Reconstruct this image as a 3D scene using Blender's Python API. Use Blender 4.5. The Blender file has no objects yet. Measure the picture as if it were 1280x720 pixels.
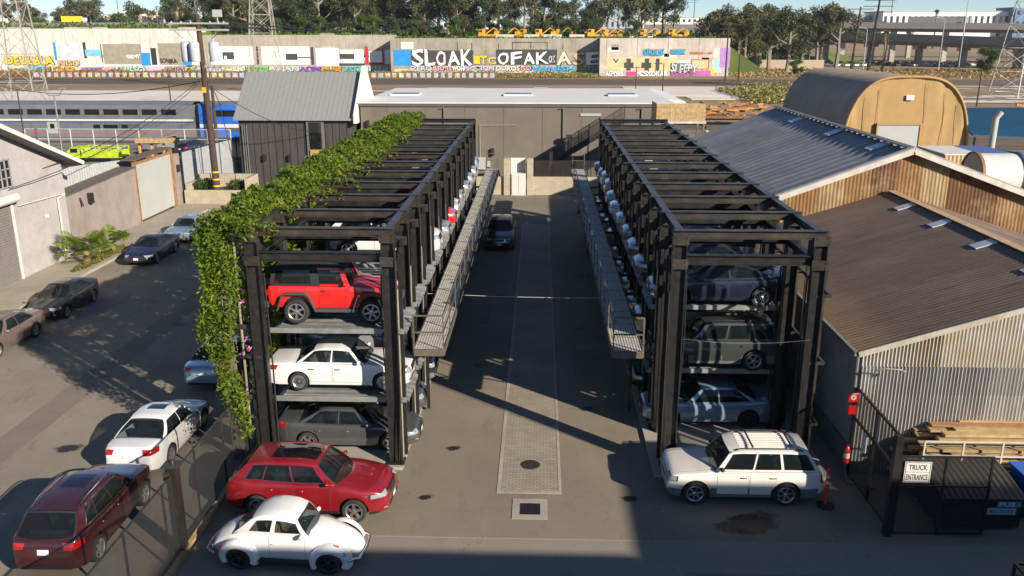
import bpy, bmesh, math, random
from mathutils import Vector, Matrix
from mathutils.bvhtree import BVHTree
R = math.radians
sc = bpy.context.scene
col = sc.collection
rnd = random.Random(7)

# ------------------------------------------------------------------ objects
def tag(o, label=None, cat=None, group=None, kind=None):
    if label: o['label'] = label
    if cat: o['category'] = cat
    if group: o['group'] = group
    if kind: o['kind'] = kind
    return o

def empty(name, loc=(0, 0, 0), rz=0, label=None, cat=None, group=None):
    o = bpy.data.objects.new(name, None)
    o.empty_display_size = .3
    col.objects.link(o)
    o.location = loc
    o.rotation_euler = (0, 0, rz)
    return tag(o, label, cat, group)

class MB:
    """collects shapes for one mesh object"""
    def __init__(s):
        s.v = []; s.f = []; s.m = []; s.mi = 0
    def add(s, vs, fs):
        b = len(s.v)
        s.v += [tuple(p) for p in vs]
        s.f += [tuple(b + i for i in f) for f in fs]
        s.m += [s.mi] * len(fs)
        return s
    def box(s, x0, x1, y0, y1, z0, z1):
        if x0 > x1: x0, x1 = x1, x0
        if y0 > y1: y0, y1 = y1, y0
        if z0 > z1: z0, z1 = z1, z0
        return s.add([(x0,y0,z0),(x1,y0,z0),(x1,y1,z0),(x0,y1,z0),(x0,y0,z1),(x1,y0,z1),(x1,y1,z1),(x0,y1,z1)],
                     [(0,3,2,1),(4,5,6,7),(0,1,5,4),(1,2,6,5),(2,3,7,6),(3,0,4,7)])
    def obox(s, c, sx, sy, sz, mat):
        vs = []
        for dz in (-1, 1):
            for dx, dy in ((-1,-1),(1,-1),(1,1),(-1,1)):
                vs.append(Vector(c) + mat @ Vector((dx*sx/2, dy*sy/2, dz*sz/2)))
        return s.add(vs, [(0,3,2,1),(4,5,6,7),(0,1,5,4),(1,2,6,5),(2,3,7,6),(3,0,4,7)])
    def bar(s, a, b, w, h=None):
        """rectangular bar from a to b"""
        a = Vector(a); b = Vector(b); h = h or w
        d = b - a; L = d.length
        if L < 1e-6: return s
        z = d / L
        up = Vector((0,0,1)) if abs(z.z) < .95 else Vector((0,1,0))
        x = up.cross(z).normalized(); y = z.cross(x)
        vs = []
        for p in (a, b):
            for i, j in ((-1,-1),(1,-1),(1,1),(-1,1)):
                vs.append(p + x*(i*w/2) + y*(j*h/2))
        return s.add(vs, [(0,3,2,1),(4,5,6,7),(0,1,5,4),(1,2,6,5),(2,3,7,6),(3,0,4,7)])
    def tube(s, pts, r, n=8, cap=True):
        pts = [Vector(p) for p in pts]
        rs = r if isinstance(r, (list, tuple)) else [r]*len(pts)
        vs = []; fs = []
        pu = None
        for i, p in enumerate(pts):
            d = (pts[min(i+1, len(pts)-1)] - pts[max(i-1, 0)]).normalized()
            up = Vector((0,0,1)) if abs(d.z) < .9 else Vector((0,1,0))
            if pu is not None: up = pu
            x = up.cross(d)
            if x.length < 1e-4: x = Vector((1,0,0)).cross(d)
            x.normalize(); y = d.cross(x); pu = y
            for k in range(n):
                a = 2*math.pi*k/n
                vs.append(p + x*(math.cos(a)*rs[i]) + y*(math.sin(a)*rs[i]))
        for i in range(len(pts)-1):
            for k in range(n):
                fs.append((i*n+k, i*n+(k+1)%n, (i+1)*n+(k+1)%n, (i+1)*n+k))
        if cap:
            fs.append(tuple(range(n-1, -1, -1)))
            fs.append(tuple((len(pts)-1)*n+k for k in range(n)))
        return s.add(vs, fs)
    def lathe(s, prof, n=24, axis='z', c=(0,0,0)):
        """prof: (radius, height) list, closed rings"""
        vs = []; fs = []
        for r, h in prof:
            for k in range(n):
                a = 2*math.pi*k/n
                if axis == 'z': p = (r*math.cos(a), r*math.sin(a), h)
                elif axis == 'y': p = (r*math.cos(a), h, r*math.sin(a))
                else: p = (h, r*math.cos(a), r*math.sin(a))
                vs.append((p[0]+c[0], p[1]+c[1], p[2]+c[2]))
        for i in range(len(prof)-1):
            for k in range(n):
                f = (i*n+k, i*n+(k+1)%n, (i+1)*n+(k+1)%n, (i+1)*n+k)
                fs.append(f)
        return s.add(vs, fs)
    def prism(s, poly, z0, z1, plane='xy', off=(0,0,0)):
        """extruded polygon; plane 'xy' extrudes z, 'xz' extrudes y, 'yz' extrudes x"""
        n = len(poly)
        def P(a, b, c):
            q = (a,b,c) if plane == 'xy' else ((a,c,b) if plane == 'xz' else (c,a,b))
            return (q[0]+off[0], q[1]+off[1], q[2]+off[2])
        vs = [P(a,b,z0) for a, b in poly] + [P(a,b,z1) for a, b in poly]
        fs = [tuple(range(n-1,-1,-1)), tuple(range(n, 2*n))] + [(i,(i+1)%n,n+(i+1)%n,n+i) for i in range(n)]
        return s.add(vs, fs)
    def grid(s, P, nu, nv, skip=None):
        """P(i,j) -> point, i in 0..nu, j in 0..nv"""
        vs = [P(i, j) for j in range(nv+1) for i in range(nu+1)]
        fs = []
        for j in range(nv):
            for i in range(nu):
                if skip and skip(i, j): continue
                fs.append((j*(nu+1)+i, j*(nu+1)+i+1, (j+1)*(nu+1)+i+1, (j+1)*(nu+1)+i))
        return s.add(vs, fs)
    def mesh(s, name, mats, smooth=None, fix=True):
        me = bpy.data.meshes.new(name)
        me.from_pydata(s.v, [], s.f)
        for m in (mats if isinstance(mats, (list, tuple)) else [mats]): me.materials.append(m)
        for i, p in enumerate(me.polygons): p.material_index = s.m[i]
        if fix or smooth:
            bm = bmesh.new(); bm.from_mesh(me)
            if smooth: bmesh.ops.remove_doubles(bm, verts=bm.verts, dist=1e-4)
            if fix: bmesh.ops.recalc_face_normals(bm, faces=bm.faces)
            if smooth:
                for f in bm.faces: f.smooth = True
                for e in bm.edges:
                    if len(e.link_faces) == 2 and e.calc_face_angle(0) > R(smooth): e.smooth = False
            bm.to_mesh(me); bm.free()
        me.validate()
        return me
    def build(s, name, mats, parent=None, smooth=None, fix=True, loc=(0,0,0), rz=0):
        o = bpy.data.objects.new(name, s.mesh(name, mats, smooth, fix))
        col.objects.link(o)
        o.parent = parent; o.location = loc; o.rotation_euler = (0,0,rz)
        return o

def copy_tree(o, parent=None, skip=()):
    c = o.copy(); col.objects.link(c); c.parent = parent
    for ch in o.children:
        if ch.name.split('.')[0] in skip: continue
        copy_tree(ch, c, skip)
    return c

# ------------------------------------------------------------------ materials
class NT:
    def __init__(s, name):
        s.mat = bpy.data.materials.new(name); s.mat.use_nodes = True
        s.t = s.mat.node_tree; s.n = s.t.nodes; s.l = s.t.links
        s.b = s.n['Principled BSDF']
    def new(s, typ, **kw):
        n = s.n.new(typ)
        for k, v in kw.items():
            if k in n.inputs: n.inputs[k].default_value = v
            else: setattr(n, k, v)
        return n
    def link(s, a, b): s.l.new(a, b)
    def coords(s, scale=(1,1,1), obj=True, rot=(0,0,0)):
        tc = s.new('ShaderNodeTexCoord'); mp = s.new('ShaderNodeMapping')
        mp.inputs['Scale'].default_value = scale; mp.inputs['Rotation'].default_value = rot
        if obj is True: s.link(tc.outputs['Object'], mp.inputs[0])
        else:
            g = s.new('ShaderNodeNewGeometry'); s.link(g.outputs['Position'], mp.inputs[0])
        return mp.outputs[0]
    def noise(s, vec, scale, detail=4, rough=.6):
        n = s.new('ShaderNodeTexNoise'); n.inputs['Scale'].default_value = scale
        n.inputs['Detail'].default_value = detail; n.inputs['Roughness'].default_value = rough
        s.link(vec, n.inputs['Vector']); return n.outputs['Fac']
    def ramp(s, fac, stops):
        r = s.new('ShaderNodeValToRGB'); e = r.color_ramp.elements
        while len(e) < len(stops): e.new(.5)
        for i, (p, c) in enumerate(stops):
            e[i].position = p; e[i].color = (*c, 1) if len(c) == 3 else c
        s.link(fac, r.inputs[0]); return r.outputs[0]
    def mix(s, fac, a, b, mode='MIX'):
        m = s.new('ShaderNodeMix', data_type='RGBA', blend_type=mode)
        for sock, v in ((m.inputs[0], fac), (m.inputs[6], a), (m.inputs[7], b)):
            if hasattr(v, 'links'): s.link(v, sock)
            elif isinstance(v, (int, float)): sock.default_value = v
            else: sock.default_value = (*v, 1)
        return m.outputs[2]
    def bump(s, h, strength=.3, dist=.02):
        b = s.new('ShaderNodeBump'); b.inputs['Strength'].default_value = strength; b.inputs['Distance'].default_value = dist
        s.link(h, b.inputs['Height']); s.link(b.outputs[0], s.b.inputs['Normal'])
    def out(s, color, rough=.8, metal=0, spec=.5):
        if hasattr(color, 'links'): s.link(color, s.b.inputs['Base Color'])
        else: s.b.inputs['Base Color'].default_value = (*color, 1)
        if hasattr(rough, 'links'): s.link(rough, s.b.inputs['Roughness'])
        else: s.b.inputs['Roughness'].default_value = rough
        s.b.inputs['Metallic'].default_value = metal
        s.b.inputs['Specular IOR Level'].default_value = spec
        return s.mat

_cache = {}
def plain(name, c, rough=.6, metal=0, var=.12, nscale=3.0, bump=0, spec=.5):
    """a simple surface with uneven tone and gloss"""
    if name in _cache: return _cache[name]
    t = NT(name); v = t.coords()
    n = t.noise(v, nscale, 6, .65)
    lo = tuple(x*(1-var) for x in c); hi = tuple(min(1, x*(1+var)) for x in c)
    colr = t.ramp(n, [(.3, lo), (.7, hi)])
    n2 = t.noise(v, nscale*7, 3)
    rr = t.new('ShaderNodeMapRange'); t.link(n2, rr.inputs[0]); rr.inputs[3].default_value = max(0, rough-.1); rr.inputs[4].default_value = min(1, rough+.1)
    if bump: t.bump(n2, bump)
    _cache[name] = t.out(colr, rr.outputs[0], metal, spec)
    return _cache[name]

def carpaint(name, c, metal=.0, rough=.28, dust=.06):
    if name in _cache: return _cache[name]
    t = NT(name); v = t.coords()
    n = t.noise(v, 2.5, 5, .7)
    d = t.ramp(n, [(.35, (0,0,0)), (.8, (dust,)*3)])
    colr = t.mix(d, c, (.33, .3, .26))
    m = t.out(colr, rough, metal, .5)
    t.b.inputs['Coat Weight'].default_value = 1.0
    t.b.inputs['Coat Roughness'].default_value = .04
    _cache[name] = m
    return m

def glassmat(name, tint=(.02,.025,.03), clear=.45):
    if name in _cache: return _cache[name]
    t = NT(name)
    t.out(tint, .03, 0, .9)
    tr = t.new('ShaderNodeBsdfTransparent'); tr.inputs[0].default_value = (.75,.8,.8,1)
    mx = t.new('ShaderNodeMixShader'); mx.inputs[0].default_value = 1-clear
    t.link(tr.outputs[0], mx.inputs[1]); t.link(t.b.outputs[0], mx.inputs[2])
    t.link(mx.outputs[0], t.n['Material Output'].inputs[0])
    _cache[name] = t.mat
    return t.mat

GLASS = glassmat('car_glass', (.015,.02,.022), clear=.5)
DGLASS = glassmat('dark_glass', (.008,.009,.012), clear=.06)
TRIM = plain('black_trim', (.018,.018,.019), .55, var=.25)
TYRE = plain('tyre_rubber', (.022,.021,.02), .85, var=.3)
ALLOY = plain('alloy', (.5,.5,.51), .3, .85, .1, 8)
DALLOY = plain('dark_alloy', (.04,.04,.042), .35, .6, .1, 8)
CHROME = plain('chrome', (.75,.75,.76), .15, 1, .05, 8)
WELL = plain('wheel_well', (.008,.008,.008), .95, var=.2)
LAMPG = plain('headlamp_lens', (.34,.37,.39), .08, .3, .12, 4)
REDL = carpaint('tail_lamp_lens', (.35,.008,.01), 0, .15, 0)
AMBER = carpaint('amber_lens', (.55,.16,.02), 0, .2, 0)
PLATE = plain('licence_plate', (.6,.62,.62), .5, var=.3, nscale=20)
SEATD = plain('seat_dark', (.03,.03,.032), .8)
SEATT = plain('seat_tan', (.28,.22,.15), .8)
# ------------------------------------------------------------------ car builder (x forward, y left, z up)
def curve(pts):
    """smooth interpolation through (x, y) pairs, monotone tangents"""
    xs = [p[0] for p in pts]; ys = [p[1] for p in pts]; n = len(pts)
    d = [(ys[i+1]-ys[i])/(xs[i+1]-xs[i]) for i in range(n-1)]
    m = [d[0]] + [0 if d[i-1]*d[i] <= 0 else 2*d[i-1]*d[i]/(d[i-1]+d[i]) for i in range(1, n-1)] + [d[-1]]
    def f(x):
        if x <= xs[0]: return ys[0]
        if x >= xs[-1]: return ys[-1]
        i = 0
        while x > xs[i+1]: i += 1
        h = xs[i+1]-xs[i]; t = (x-xs[i])/h
        return ((2*t**3-3*t*t+1)*ys[i] + (t**3-2*t*t+t)*h*m[i] + (-2*t**3+3*t*t)*ys[i+1] + (t**3-t*t)*h*m[i+1])
    return f

SPEC = {
 # d measured from the nose; top: hood/belt/deck line; gh: windscreen base, windscreen top, rear top, rear base (d); roof: (d,z)
 'sedan': dict(L=4.8, W=1.82, R=.335, wb=2.78, fo=.93, top=[(0,.60),(.06,.68),(.3,.76),(.8,.86),(1.3,.95),(2.5,.95),(3.7,1.0),(4.1,1.06),(4.65,1.05),(4.76,.98),(4.8,.80)],
    gh=(1.2,2.05,3.3,4.05), roof=[(2.0,1.40),(2.5,1.455),(3.0,1.455),(3.4,1.38)], yr=.60, side=(1.5,3.98), win=[('front',.10,.45),('rear',.48,.93)], doors=[(1.55,2.55),(2.6,3.5)]),
 'coupeback': dict(L=4.87, W=1.86, R=.35, wb=2.8, fo=.93, top=[(0,.58),(.06,.66),(.3,.76),(.8,.87),(1.3,.96),(2.5,.97),(3.7,1.03),(4.2,1.10),(4.7,1.08),(4.82,1.0),(4.87,.80)],
    gh=(1.15,2.1,3.2,4.35), roof=[(2.0,1.41),(2.5,1.465),(3.0,1.45),(3.3,1.39)], yr=.58, side=(1.5,4.2), win=[('front',.10,.42),('rear',.45,.90)], doors=[(1.55,2.6),(2.65,3.5)]),
 'oldsedan': dict(L=4.75, W=1.76, R=.315, wb=2.8, fo=.85, boxy=1, top=[(0,.72),(.03,.80),(.5,.88),(1.3,.95),(2.5,.95),(3.7,.97),(4.0,1.0),(4.66,.96),(4.72,.90),(4.75,.78)],
    gh=(1.35,1.95,3.15,3.75), roof=[(1.95,1.38),(2.4,1.44),(2.8,1.44),(3.15,1.38)], yr=.63, side=(1.5,3.72), win=[('front',.07,.46),('rear',.50,.93)], doors=[(1.5,2.5),(2.54,3.35)]),
 'hatch': dict(L=4.45, W=1.75, R=.31, wb=2.7, fo=.88, top=[(0,.58),(.08,.70),(.4,.82),(1.0,.95),(1.4,1.0),(2.5,1.0),(3.5,1.06),(4.1,1.14),(4.36,1.12),(4.42,1.0),(4.45,.8)],
    gh=(1.0,2.0,3.0,4.28), roof=[(2.0,1.46),(2.4,1.49),(2.8,1.485),(3.1,1.45)], yr=.56, side=(1.25,4.15), win=[('front',.14,.44),('rear',.47,.80)], doors=[(1.5,2.5),(2.55,3.45)]),
 'crossover': dict(L=4.78, W=1.93, R=.37, wb=2.85, fo=.95, top=[(0,.70),(.05,.86),(.3,1.01),(.8,1.10),(1.4,1.18),(2.5,1.16),(3.7,1.21),(4.4,1.24),(4.66,1.18),(4.74,1.0),(4.78,.8)],
    gh=(1.15,2.05,4.1,4.66), roof=[(2.0,1.69),(2.6,1.765),(3.4,1.75),(4.15,1.67)], yr=.68, side=(1.5,4.58), win=[('front',.08,.37),('rear',.40,.68),('quarter',.70,.86)], doors=[(1.6,2.65),(2.7,3.55)], wt=(.14,.84), suv=1),
 'suvbox': dict(L=4.6, W=1.80, R=.37, wb=2.69, fo=.83, boxy=1, top=[(0,.72),(.04,.92),(.2,1.0),(.8,1.06),(1.35,1.11),(2.5,1.11),(3.7,1.12),(4.4,1.12),(4.52,1.08),(4.57,.9),(4.6,.72)],
    gh=(1.30,1.82,4.15,4.54), roof=[(1.8,1.66),(2.2,1.72),(3.4,1.73),(4.2,1.69)], yr=.68, side=(1.42,4.5), win=[('front',.06,.34),('rear',.37,.62),('quarter',.66,.95)], doors=[(1.45,2.38),(2.42,3.25)], suv=1, clad=1),
 'rounded': dict(L=4.07, W=1.30, R=.325, wb=2.4, fo=.75, top=[(0,.48),(.08,.64),(.3,.82),(.7,.97),(1.25,1.08),(2.0,1.05),(2.8,1.06),(3.35,1.02),(3.7,.88),(3.98,.66),(4.07,.46)],
    gh=(1.34,1.60,2.80,3.52), roof=[(1.6,1.43),(1.9,1.53),(2.25,1.56),(2.55,1.52),(2.85,1.40)], yr=.51, side=(1.32,3.42), win=[('front',.06,.42),('rear',.50,.80)], doors=[(1.38,2.35)], wt=(.27,.76), bug=1, nobool=1, belt=.90),
 'offroad': dict(L=3.95, W=1.56, R=.40, wb=2.42, fo=.62, boxy=1, top=[(0,1.0),(.03,1.13),(.3,1.17),(.8,1.21),(1.2,1.24),(2.5,1.24),(3.2,1.24),(3.8,1.24),(3.92,1.24),(3.95,1.2)],
    gh=(1.30,1.52,3.80,3.93), roof=[(1.5,1.78),(1.8,1.84),(3.0,1.83),(3.85,1.78)], yr=.64, side=(1.32,3.92), win=[('front',.07,.36),('rear',.48,.94)], doors=[(1.3,2.3)], nobool=1, flare=1, clear=.48),
}

def build_car(kind, paint, glass=None, seat=None, style='five', rimmat=None, extras=(), roofmat=None):
    S = SPEC[kind]; L, W, Rw = S['L'], S['W'], S['R']; hw = W/2
    glass = glass or GLASS; seat = seat or SEATD; rimmat = rimmat or ALLOY
    X = lambda d: L/2 - d
    boxy = S.get('boxy', 0); bug = S.get('bug', 0); suv = S.get('suv', 0)
    top = curve(S['top']); clear = S.get('clear', .24 if suv else .19)
    e = .45 if boxy else .85
    pe = 3.2 if boxy else 2.3; ke = .12 if boxy else .26
    if bug: e, pe, ke = 1.58, 1.5, .56
    if S.get('flare'): e, ke = .2, .05
    def w(d):
        a = 0
        if d < e: a = ((e-d)/e)**pe
        elif d > L-e*.9: a = ((d-(L-e*.9))/(e*.9))**pe*.8
        return hw*(1-ke*a)*(1 if S.get('flare') is None else (1 if d > 1.15 else .92))
    def zb(d):
        return clear + .10*max(0, 1-d/.5)**2 + .12*max(0, 1-(L-d)/.5)**2
    belt = S.get('belt')
    def zs(d):
        z = top(d) - (.05 if not boxy else .025) - (.10 if bug else 0)
        return z
    d0, d1 = S['side']
    tub0, tub1 = d0+.08, d1-.08
    ds = sorted(set([0, .015, .04, .08, .14, .22, .32, .45, .6] + [.6+(L-1.2)*i/26 for i in range(27)] + [L-k for k in (.6,.45,.32,.22,.14,.08,.04,.015,0)] + [tub0-.01, tub0+.01, tub1-.01, tub1+.01]))
    rings = []
    for d in ds:
        ww, b, s, t = w(d), zb(d), zs(d), top(d); h = s-b
        if boxy: pr = [(0,b),(.86*ww,b),(.96*ww,b+.03),(.985*ww,b+.12),(.995*ww,b+.4*h),(ww,b+.68*h),(.99*ww,s-.05),(.965*ww,s-.006),(.93*ww,s+.004)]
        elif bug: pr = [(0,b),(.8*ww,b),(.90*ww,b+.05),(.94*ww,b+.12),(.99*ww,b+.4*h),(ww,b+.62*h),(.985*ww,b+.8*h),(.95*ww,s-.02),(.90*ww,s+.012)]
        else: pr = [(0,b),(.84*ww,b),(.95*ww,b+.035),(.98*ww,b+.13),(ww,b+.42*h),(.992*ww,b+.70*h),(.968*ww,s-.06),(.94*ww,s-.01),(.90*ww,s+.012)]
        if tub0 < d < tub1: pr += [(.87*ww, s-.01), (.84*ww,.5), (0,.45)]
        else: pr += [(.62*ww, t-.012 if not bug else s+.62*(t-s)+.03), (.3*ww, t), (0, t+.004)]
        rings.append([(X(d), y, z) for y, z in pr])
    n = len(rings[0]); vs = []; fs = []
    full = []
    for r in rings:
        loop = r + [(x, -y, z) for x, y, z in r[-2:0:-1]]
        full.append(loop)
    m = len(full[0])
    for lp in full: vs += lp
    for i in range(len(full)-1):
        for k in range(m):
            fs.append((i*m+k, i*m+(k+1)%m, (i+1)*m+(k+1)%m, (i+1)*m+k))
    # end caps with a slight crown
    for i, sgn in ((0, 1), (len(full)-1, -1)):
        lp = full[i]; cz = sum(p[2] for p in lp)/m
        b0 = len(vs)
        for sc_, dx in ((.8, .012), (.4, .02)):
            vs += [(p[0]+sgn*dx, p[1]*sc_, cz+(p[2]-cz)*sc_) for p in lp]
        for k in range(m):
            fs.append((i*m+k, i*m+(k+1)%m, b0+(k+1)%m, b0+k))
            fs.append((b0+k, b0+(k+1)%m, b0+m+(k+1)%m, b0+m+k))
        fs.append(tuple(b0+m+k for k in range(m)))
    me = bpy.data.meshes.new('body'); me.from_pydata(vs, [], fs)
    bm = bmesh.new(); bm.from_mesh(me); bmesh.ops.recalc_face_normals(bm, faces=bm.faces); bm.to_mesh(me); bm.free()
    axles = (X(S['fo']), X(S['fo']+S['wb']))
    Ra = Rw + (.055 if not suv else .07)
    zc = Rw + .015
    if not S.get('nobool'):
        tmp = bpy.data.objects.new('tmp_body', me); col.objects.link(tmp)
        cb = MB()
        for ax in axles:
            for sg in (-1, 1):
                cb.lathe([(0,sg*(hw-.34)),(Ra,sg*(hw-.34)),(Ra,sg*(hw+.2)),(0,sg*(hw+.2))], 40, 'y', (ax,0,zc))
        cm = cb.mesh('cut', [TRIM], smooth=30); cut = bpy.data.objects.new('tmp_cut', cm); col.objects.link(cut)
        md = tmp.modifiers.new('b', 'BOOLEAN'); md.operation = 'DIFFERENCE'; md.object = cut; md.solver = 'EXACT'
        bpy.context.view_layer.update()
        dg = bpy.context.evaluated_depsgraph_get()
        me2 = bpy.data.meshes.new_from_object(tmp.evaluated_get(dg))
        bpy.data.objects.remove(tmp); bpy.data.objects.remove(cut); me = me2
    bm = bmesh.new(); bm.from_mesh(me)
    for f in bm.faces:
        c = f.calc_center_median(); f.material_index = 0
        for ax in axles:
            if abs(abs(f.normal.y)-1) > .02 or abs(c.y) < hw-.3:
                if all(abs(math.hypot(v.co.x-ax, v.co.z-zc)-Ra) < .012 or abs(abs(v.co.y)-(hw-.34)) < .003 for v in f.verts): f.material_index = 1
        if (suv and c.z < clear+.11) or c.z < clear+.05: f.material_index = 2
        if S.get('clad') and c.z < .52 and abs(c.y) > .5: f.material_index = 3
        if c.z < .51 and abs(c.y) < .87*hw and tub0 < L/2-c.x < tub1 and f.normal.z > .5: f.material_index = 2
    # greenhouse ------------------------------------------------------
    roof = curve(S['roof']); g0, g1, g2, g3 = S['gh']; yr = S['yr']
    def side(s_, t_, sg, off=0):
        db = d0+(d1-d0)*s_; dt = g1+(g2-g1)*s_
        zb_ = zs(db)+.008; zt_ = roof(dt)-.035
        d = db+(dt-db)*t_
        yb_ = .905*w(db)
        yt_ = yr*(1-.04*abs(2*s_-1)**3)
        bul = (.02 if boxy else .045)
        y = yb_+(yt_-yb_)*t_+bul*math.sin(math.pi*t_) - off
        z = zb_+(zt_-zb_)*t_
        return Vector((X(d), sg*y, z))
    slines = [0]; names = []
    for nm, a, b in S['win']: slines += [a-.007, a, b, b+.007]
    slines += [1]
    slines = sorted(set(slines))
    dense = []
    for a, b in zip(slines, slines[1:]):
        k = max(1, int((b-a)/.08))
        dense += [(a+(b-a)*i/k) for i in range(k)]
    dense.append(1)
    wlo, whi = S.get('wt', (.12, .87))
    tl = [0, wlo-.022, wlo, wlo+.15*(whi-wlo), wlo+.4*(whi-wlo), wlo+.7*(whi-wlo), whi-.05, whi, whi+.022, 1]
    def inwin(sm, tm):
        return any(a < sm < b and wlo < tm < whi for _, a, b in S['win'])
    def intrim(sm, tm):
        return any(a-.007 < sm < b+.007 and wlo-.022 < tm < whi+.022 for _, a, b in S['win'])
    roofi = 4 if roofmat else 0
    gm = MB()
    for sg in (-1, 1):
        for j in range(len(tl)-1):
            for i in range(len(dense)-1):
                sm = (dense[i]+dense[i+1])/2; tm = (tl[j]+tl[j+1])/2
                if inwin(sm, tm): continue
                gm.mi = 2 if intrim(sm, tm) else (roofi if not (sm < .42 and 'softtop' in extras and tm < .95) else 0)
                q = [side(dense[i], tl[j], sg), side(dense[i+1], tl[j], sg), side(dense[i+1], tl[j+1], sg), side(dense[i], tl[j+1], sg)]
                gm.add(q, [(0,1,2,3)] if sg > 0 else [(3,2,1,0)])
    # roof
    gm.mi = roofi
    NX, NY = 14, 12
    def rp(i, j):
        s_ = i/NX; v = -1+2*j/NY
        if j == 0 or j == NY:
            return side(s_, 1, 1 if v > 0 else -1)
        d = g1+(g2-g1)*s_
        ed = side(s_, 1, 1)
        return Vector((X(d)+(.05*(1-v*v) if s_ < .3 else 0)*(1-s_/.3), ed.y*v*1.0, ed.z+.035*(1-abs(v)**4)+.012*(1-v*v)))
    gm.grid(rp, NX, NY)
    # windscreen and rear screen
    def screen(t_, v, front, off=0):
        a = side(0 if front else 1, t_, 1)
        bow = ((.26 if not boxy else .14)*(1-t_)+.05*t_)*(1-v*v)
        if not front: bow = -bow*.6
        if S.get('flare'): bow *= .2
        zadd = (top(g0)-a.z)*(1-v*v)*(1-t_) if front else (top(g3)-a.z)*(1-v*v)*(1-t_)*.6
        if front and g0 < d0: bow = bow*.25+(d0-g0)*(1-v*v)*(1-t_)*.9
        sg = 1 if front else -1
        return Vector((a.x+bow-sg*off, a.y*v, a.z+zadd*.6+(.047*(1-v*v) if t_ > .99 else .047*(1-v*v)*t_)-off*.5))
    vl = [-1,-.95,-.91,-.7,-.45,-.15,.15,.45,.7,.91,.95,1]
    wt = [0,.04,.3,.55,.8,.93,1]
    for fr in (True, False):
        gm.mi = 0 if fr or not roofmat else roofi
        for j in range(len(wt)-1):
            for i in range(len(vl)-1):
                vm = (vl[i]+vl[i+1])/2; tm = (wt[j]+wt[j+1])/2
                if abs(vm) < .91 and .04 < tm < .93: continue
                gm.mi = (2 if abs(vm) < .95 else (0 if fr else roofi))
                gm.add([screen(wt[j], vl[i], fr), screen(wt[j], vl[i+1], fr), screen(wt[j+1], vl[i+1], fr), screen(wt[j+1], vl[i], fr)], [(0,1,2,3)])
    me3 = bpy.data.meshes.new('g'); me3.from_pydata(gm.v, [], gm.f)
    for i, p in enumerate(me3.polygons): p.material_index = gm.m[i]
    bg = bmesh.new(); bg.from_mesh(me3); bmesh.ops.remove_doubles(bg, verts=bg.verts, dist=2e-4)
    bmesh.ops.recalc_face_normals(bg, faces=bg.faces); bg.to_mesh(me3); bg.free()
    bm.from_mesh(me3)
    for f in bm.faces: f.smooth = True
    for ed in bm.edges:
        if len(ed.link_faces) == 2 and ed.calc_face_angle(0) > R(32): ed.smooth = False
        if len(ed.link_faces) == 2 and ed.link_faces[0].material_index != ed.link_faces[1].material_index: ed.smooth = False
    bvh = BVHTree.FromBMesh(bm)
    body = bpy.data.meshes.new('body'); bm.to_mesh(body); bm.free(); body.validate()
    for mt in (paint, WELL, TRIM, plain('grey_cladding', (.13,.13,.13), .6), roofmat or paint): body.materials.append(mt)
    root = empty('parked_car')
    def child(nm, mesh, par=None):
        o = bpy.data.objects.new(nm, mesh); col.objects.link(o); o.parent = par or root; return o
    bodyo = child('body', body)
    bodyo.material_slots[0].link = 'OBJECT'; bodyo.material_slots[0].material = paint
    def patch(nm, org, dr, up, quad, nu, nv, off, mats, border=0, par=None, both=False):
        """project a grid onto the body: quad = 4 (u,v) corners in the plane facing dr"""
        dr = Vector(dr).normalized(); up = Vector(up); rt = up.cross(-dr).normalized(); up = (-dr).cross(rt).normalized()
        mb = MB(); org = Vector(org)
        us = [i/nu for i in range(nu+1)]; vs_ = [j/nv for j in range(nv+1)]
        if border: us = [0, border] + us[1:-1] + [1-border, 1]; vs_ = [0, border*1.6] + vs_[1:-1] + [1-border*1.6, 1]
        P = {}
        for j, v in enumerate(vs_):
            for i, u in enumerate(us):
                a = Vector(quad[0])*(1-u)+Vector(quad[1])*u; b = Vector(quad[3])*(1-u)+Vector(quad[2])*u
                c = a*(1-v)+b*v
                h, nrm, _, _ = bvh.ray_cast(org+rt*c[0]+up*c[1]-dr*1.5, dr, 3)
                P[i, j] = (h-dr*off) if h is not None and nrm.dot(dr) < -.12 or (h is not None and abs(nrm.dot(dr)) > .12) else None
        for j in range(len(vs_)-1):
            for i in range(len(us)-1):
                q = [P[i,j], P[i+1,j], P[i+1,j+1], P[i,j+1]]
                if any(k is None for k in q): continue
                if max((q[0]-q[2]).length, (q[1]-q[3]).length) > 3.5*max((abs(quad[1][0]-quad[0][0])+abs(quad[2][1]-quad[1][1]))/min(nu, nv), .05): continue
                mb.mi = 1 if border and (i in (0, len(us)-2) or j in (0, len(vs_)-2)) else 0
                mb.add(q, [(0,1,2,3)])
        if not mb.f: return None
        return child(nm, mb.mesh(nm, mats, smooth=40, fix=False), par)
    # glass panes (own thickness, set into the openings)
    for sg in (-1, 1):
        for nm, a, b in S['win']:
            g = MB()
            NU = 6
            g.grid(lambda i, j: side(a-.004+(b-a+.008)*i/NU, wlo-.007+(whi-wlo+.014)*j/5, sg, .012), NU, 5)
            child('side_window', g.mesh('side_window', [glass], smooth=40))
    for fr, nm in ((True, 'windscreen'), (False, 'rear_window')):
        g = MB(); g.grid(lambda i, j: screen(.035+.9*j/6, -.92+1.84*i/12, fr, .012), 12, 6)
        child(nm, g.mesh(nm, [glass], smooth=40))
    # interior
    it = MB()
    fl = .50
    zseat = fl+.12
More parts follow.
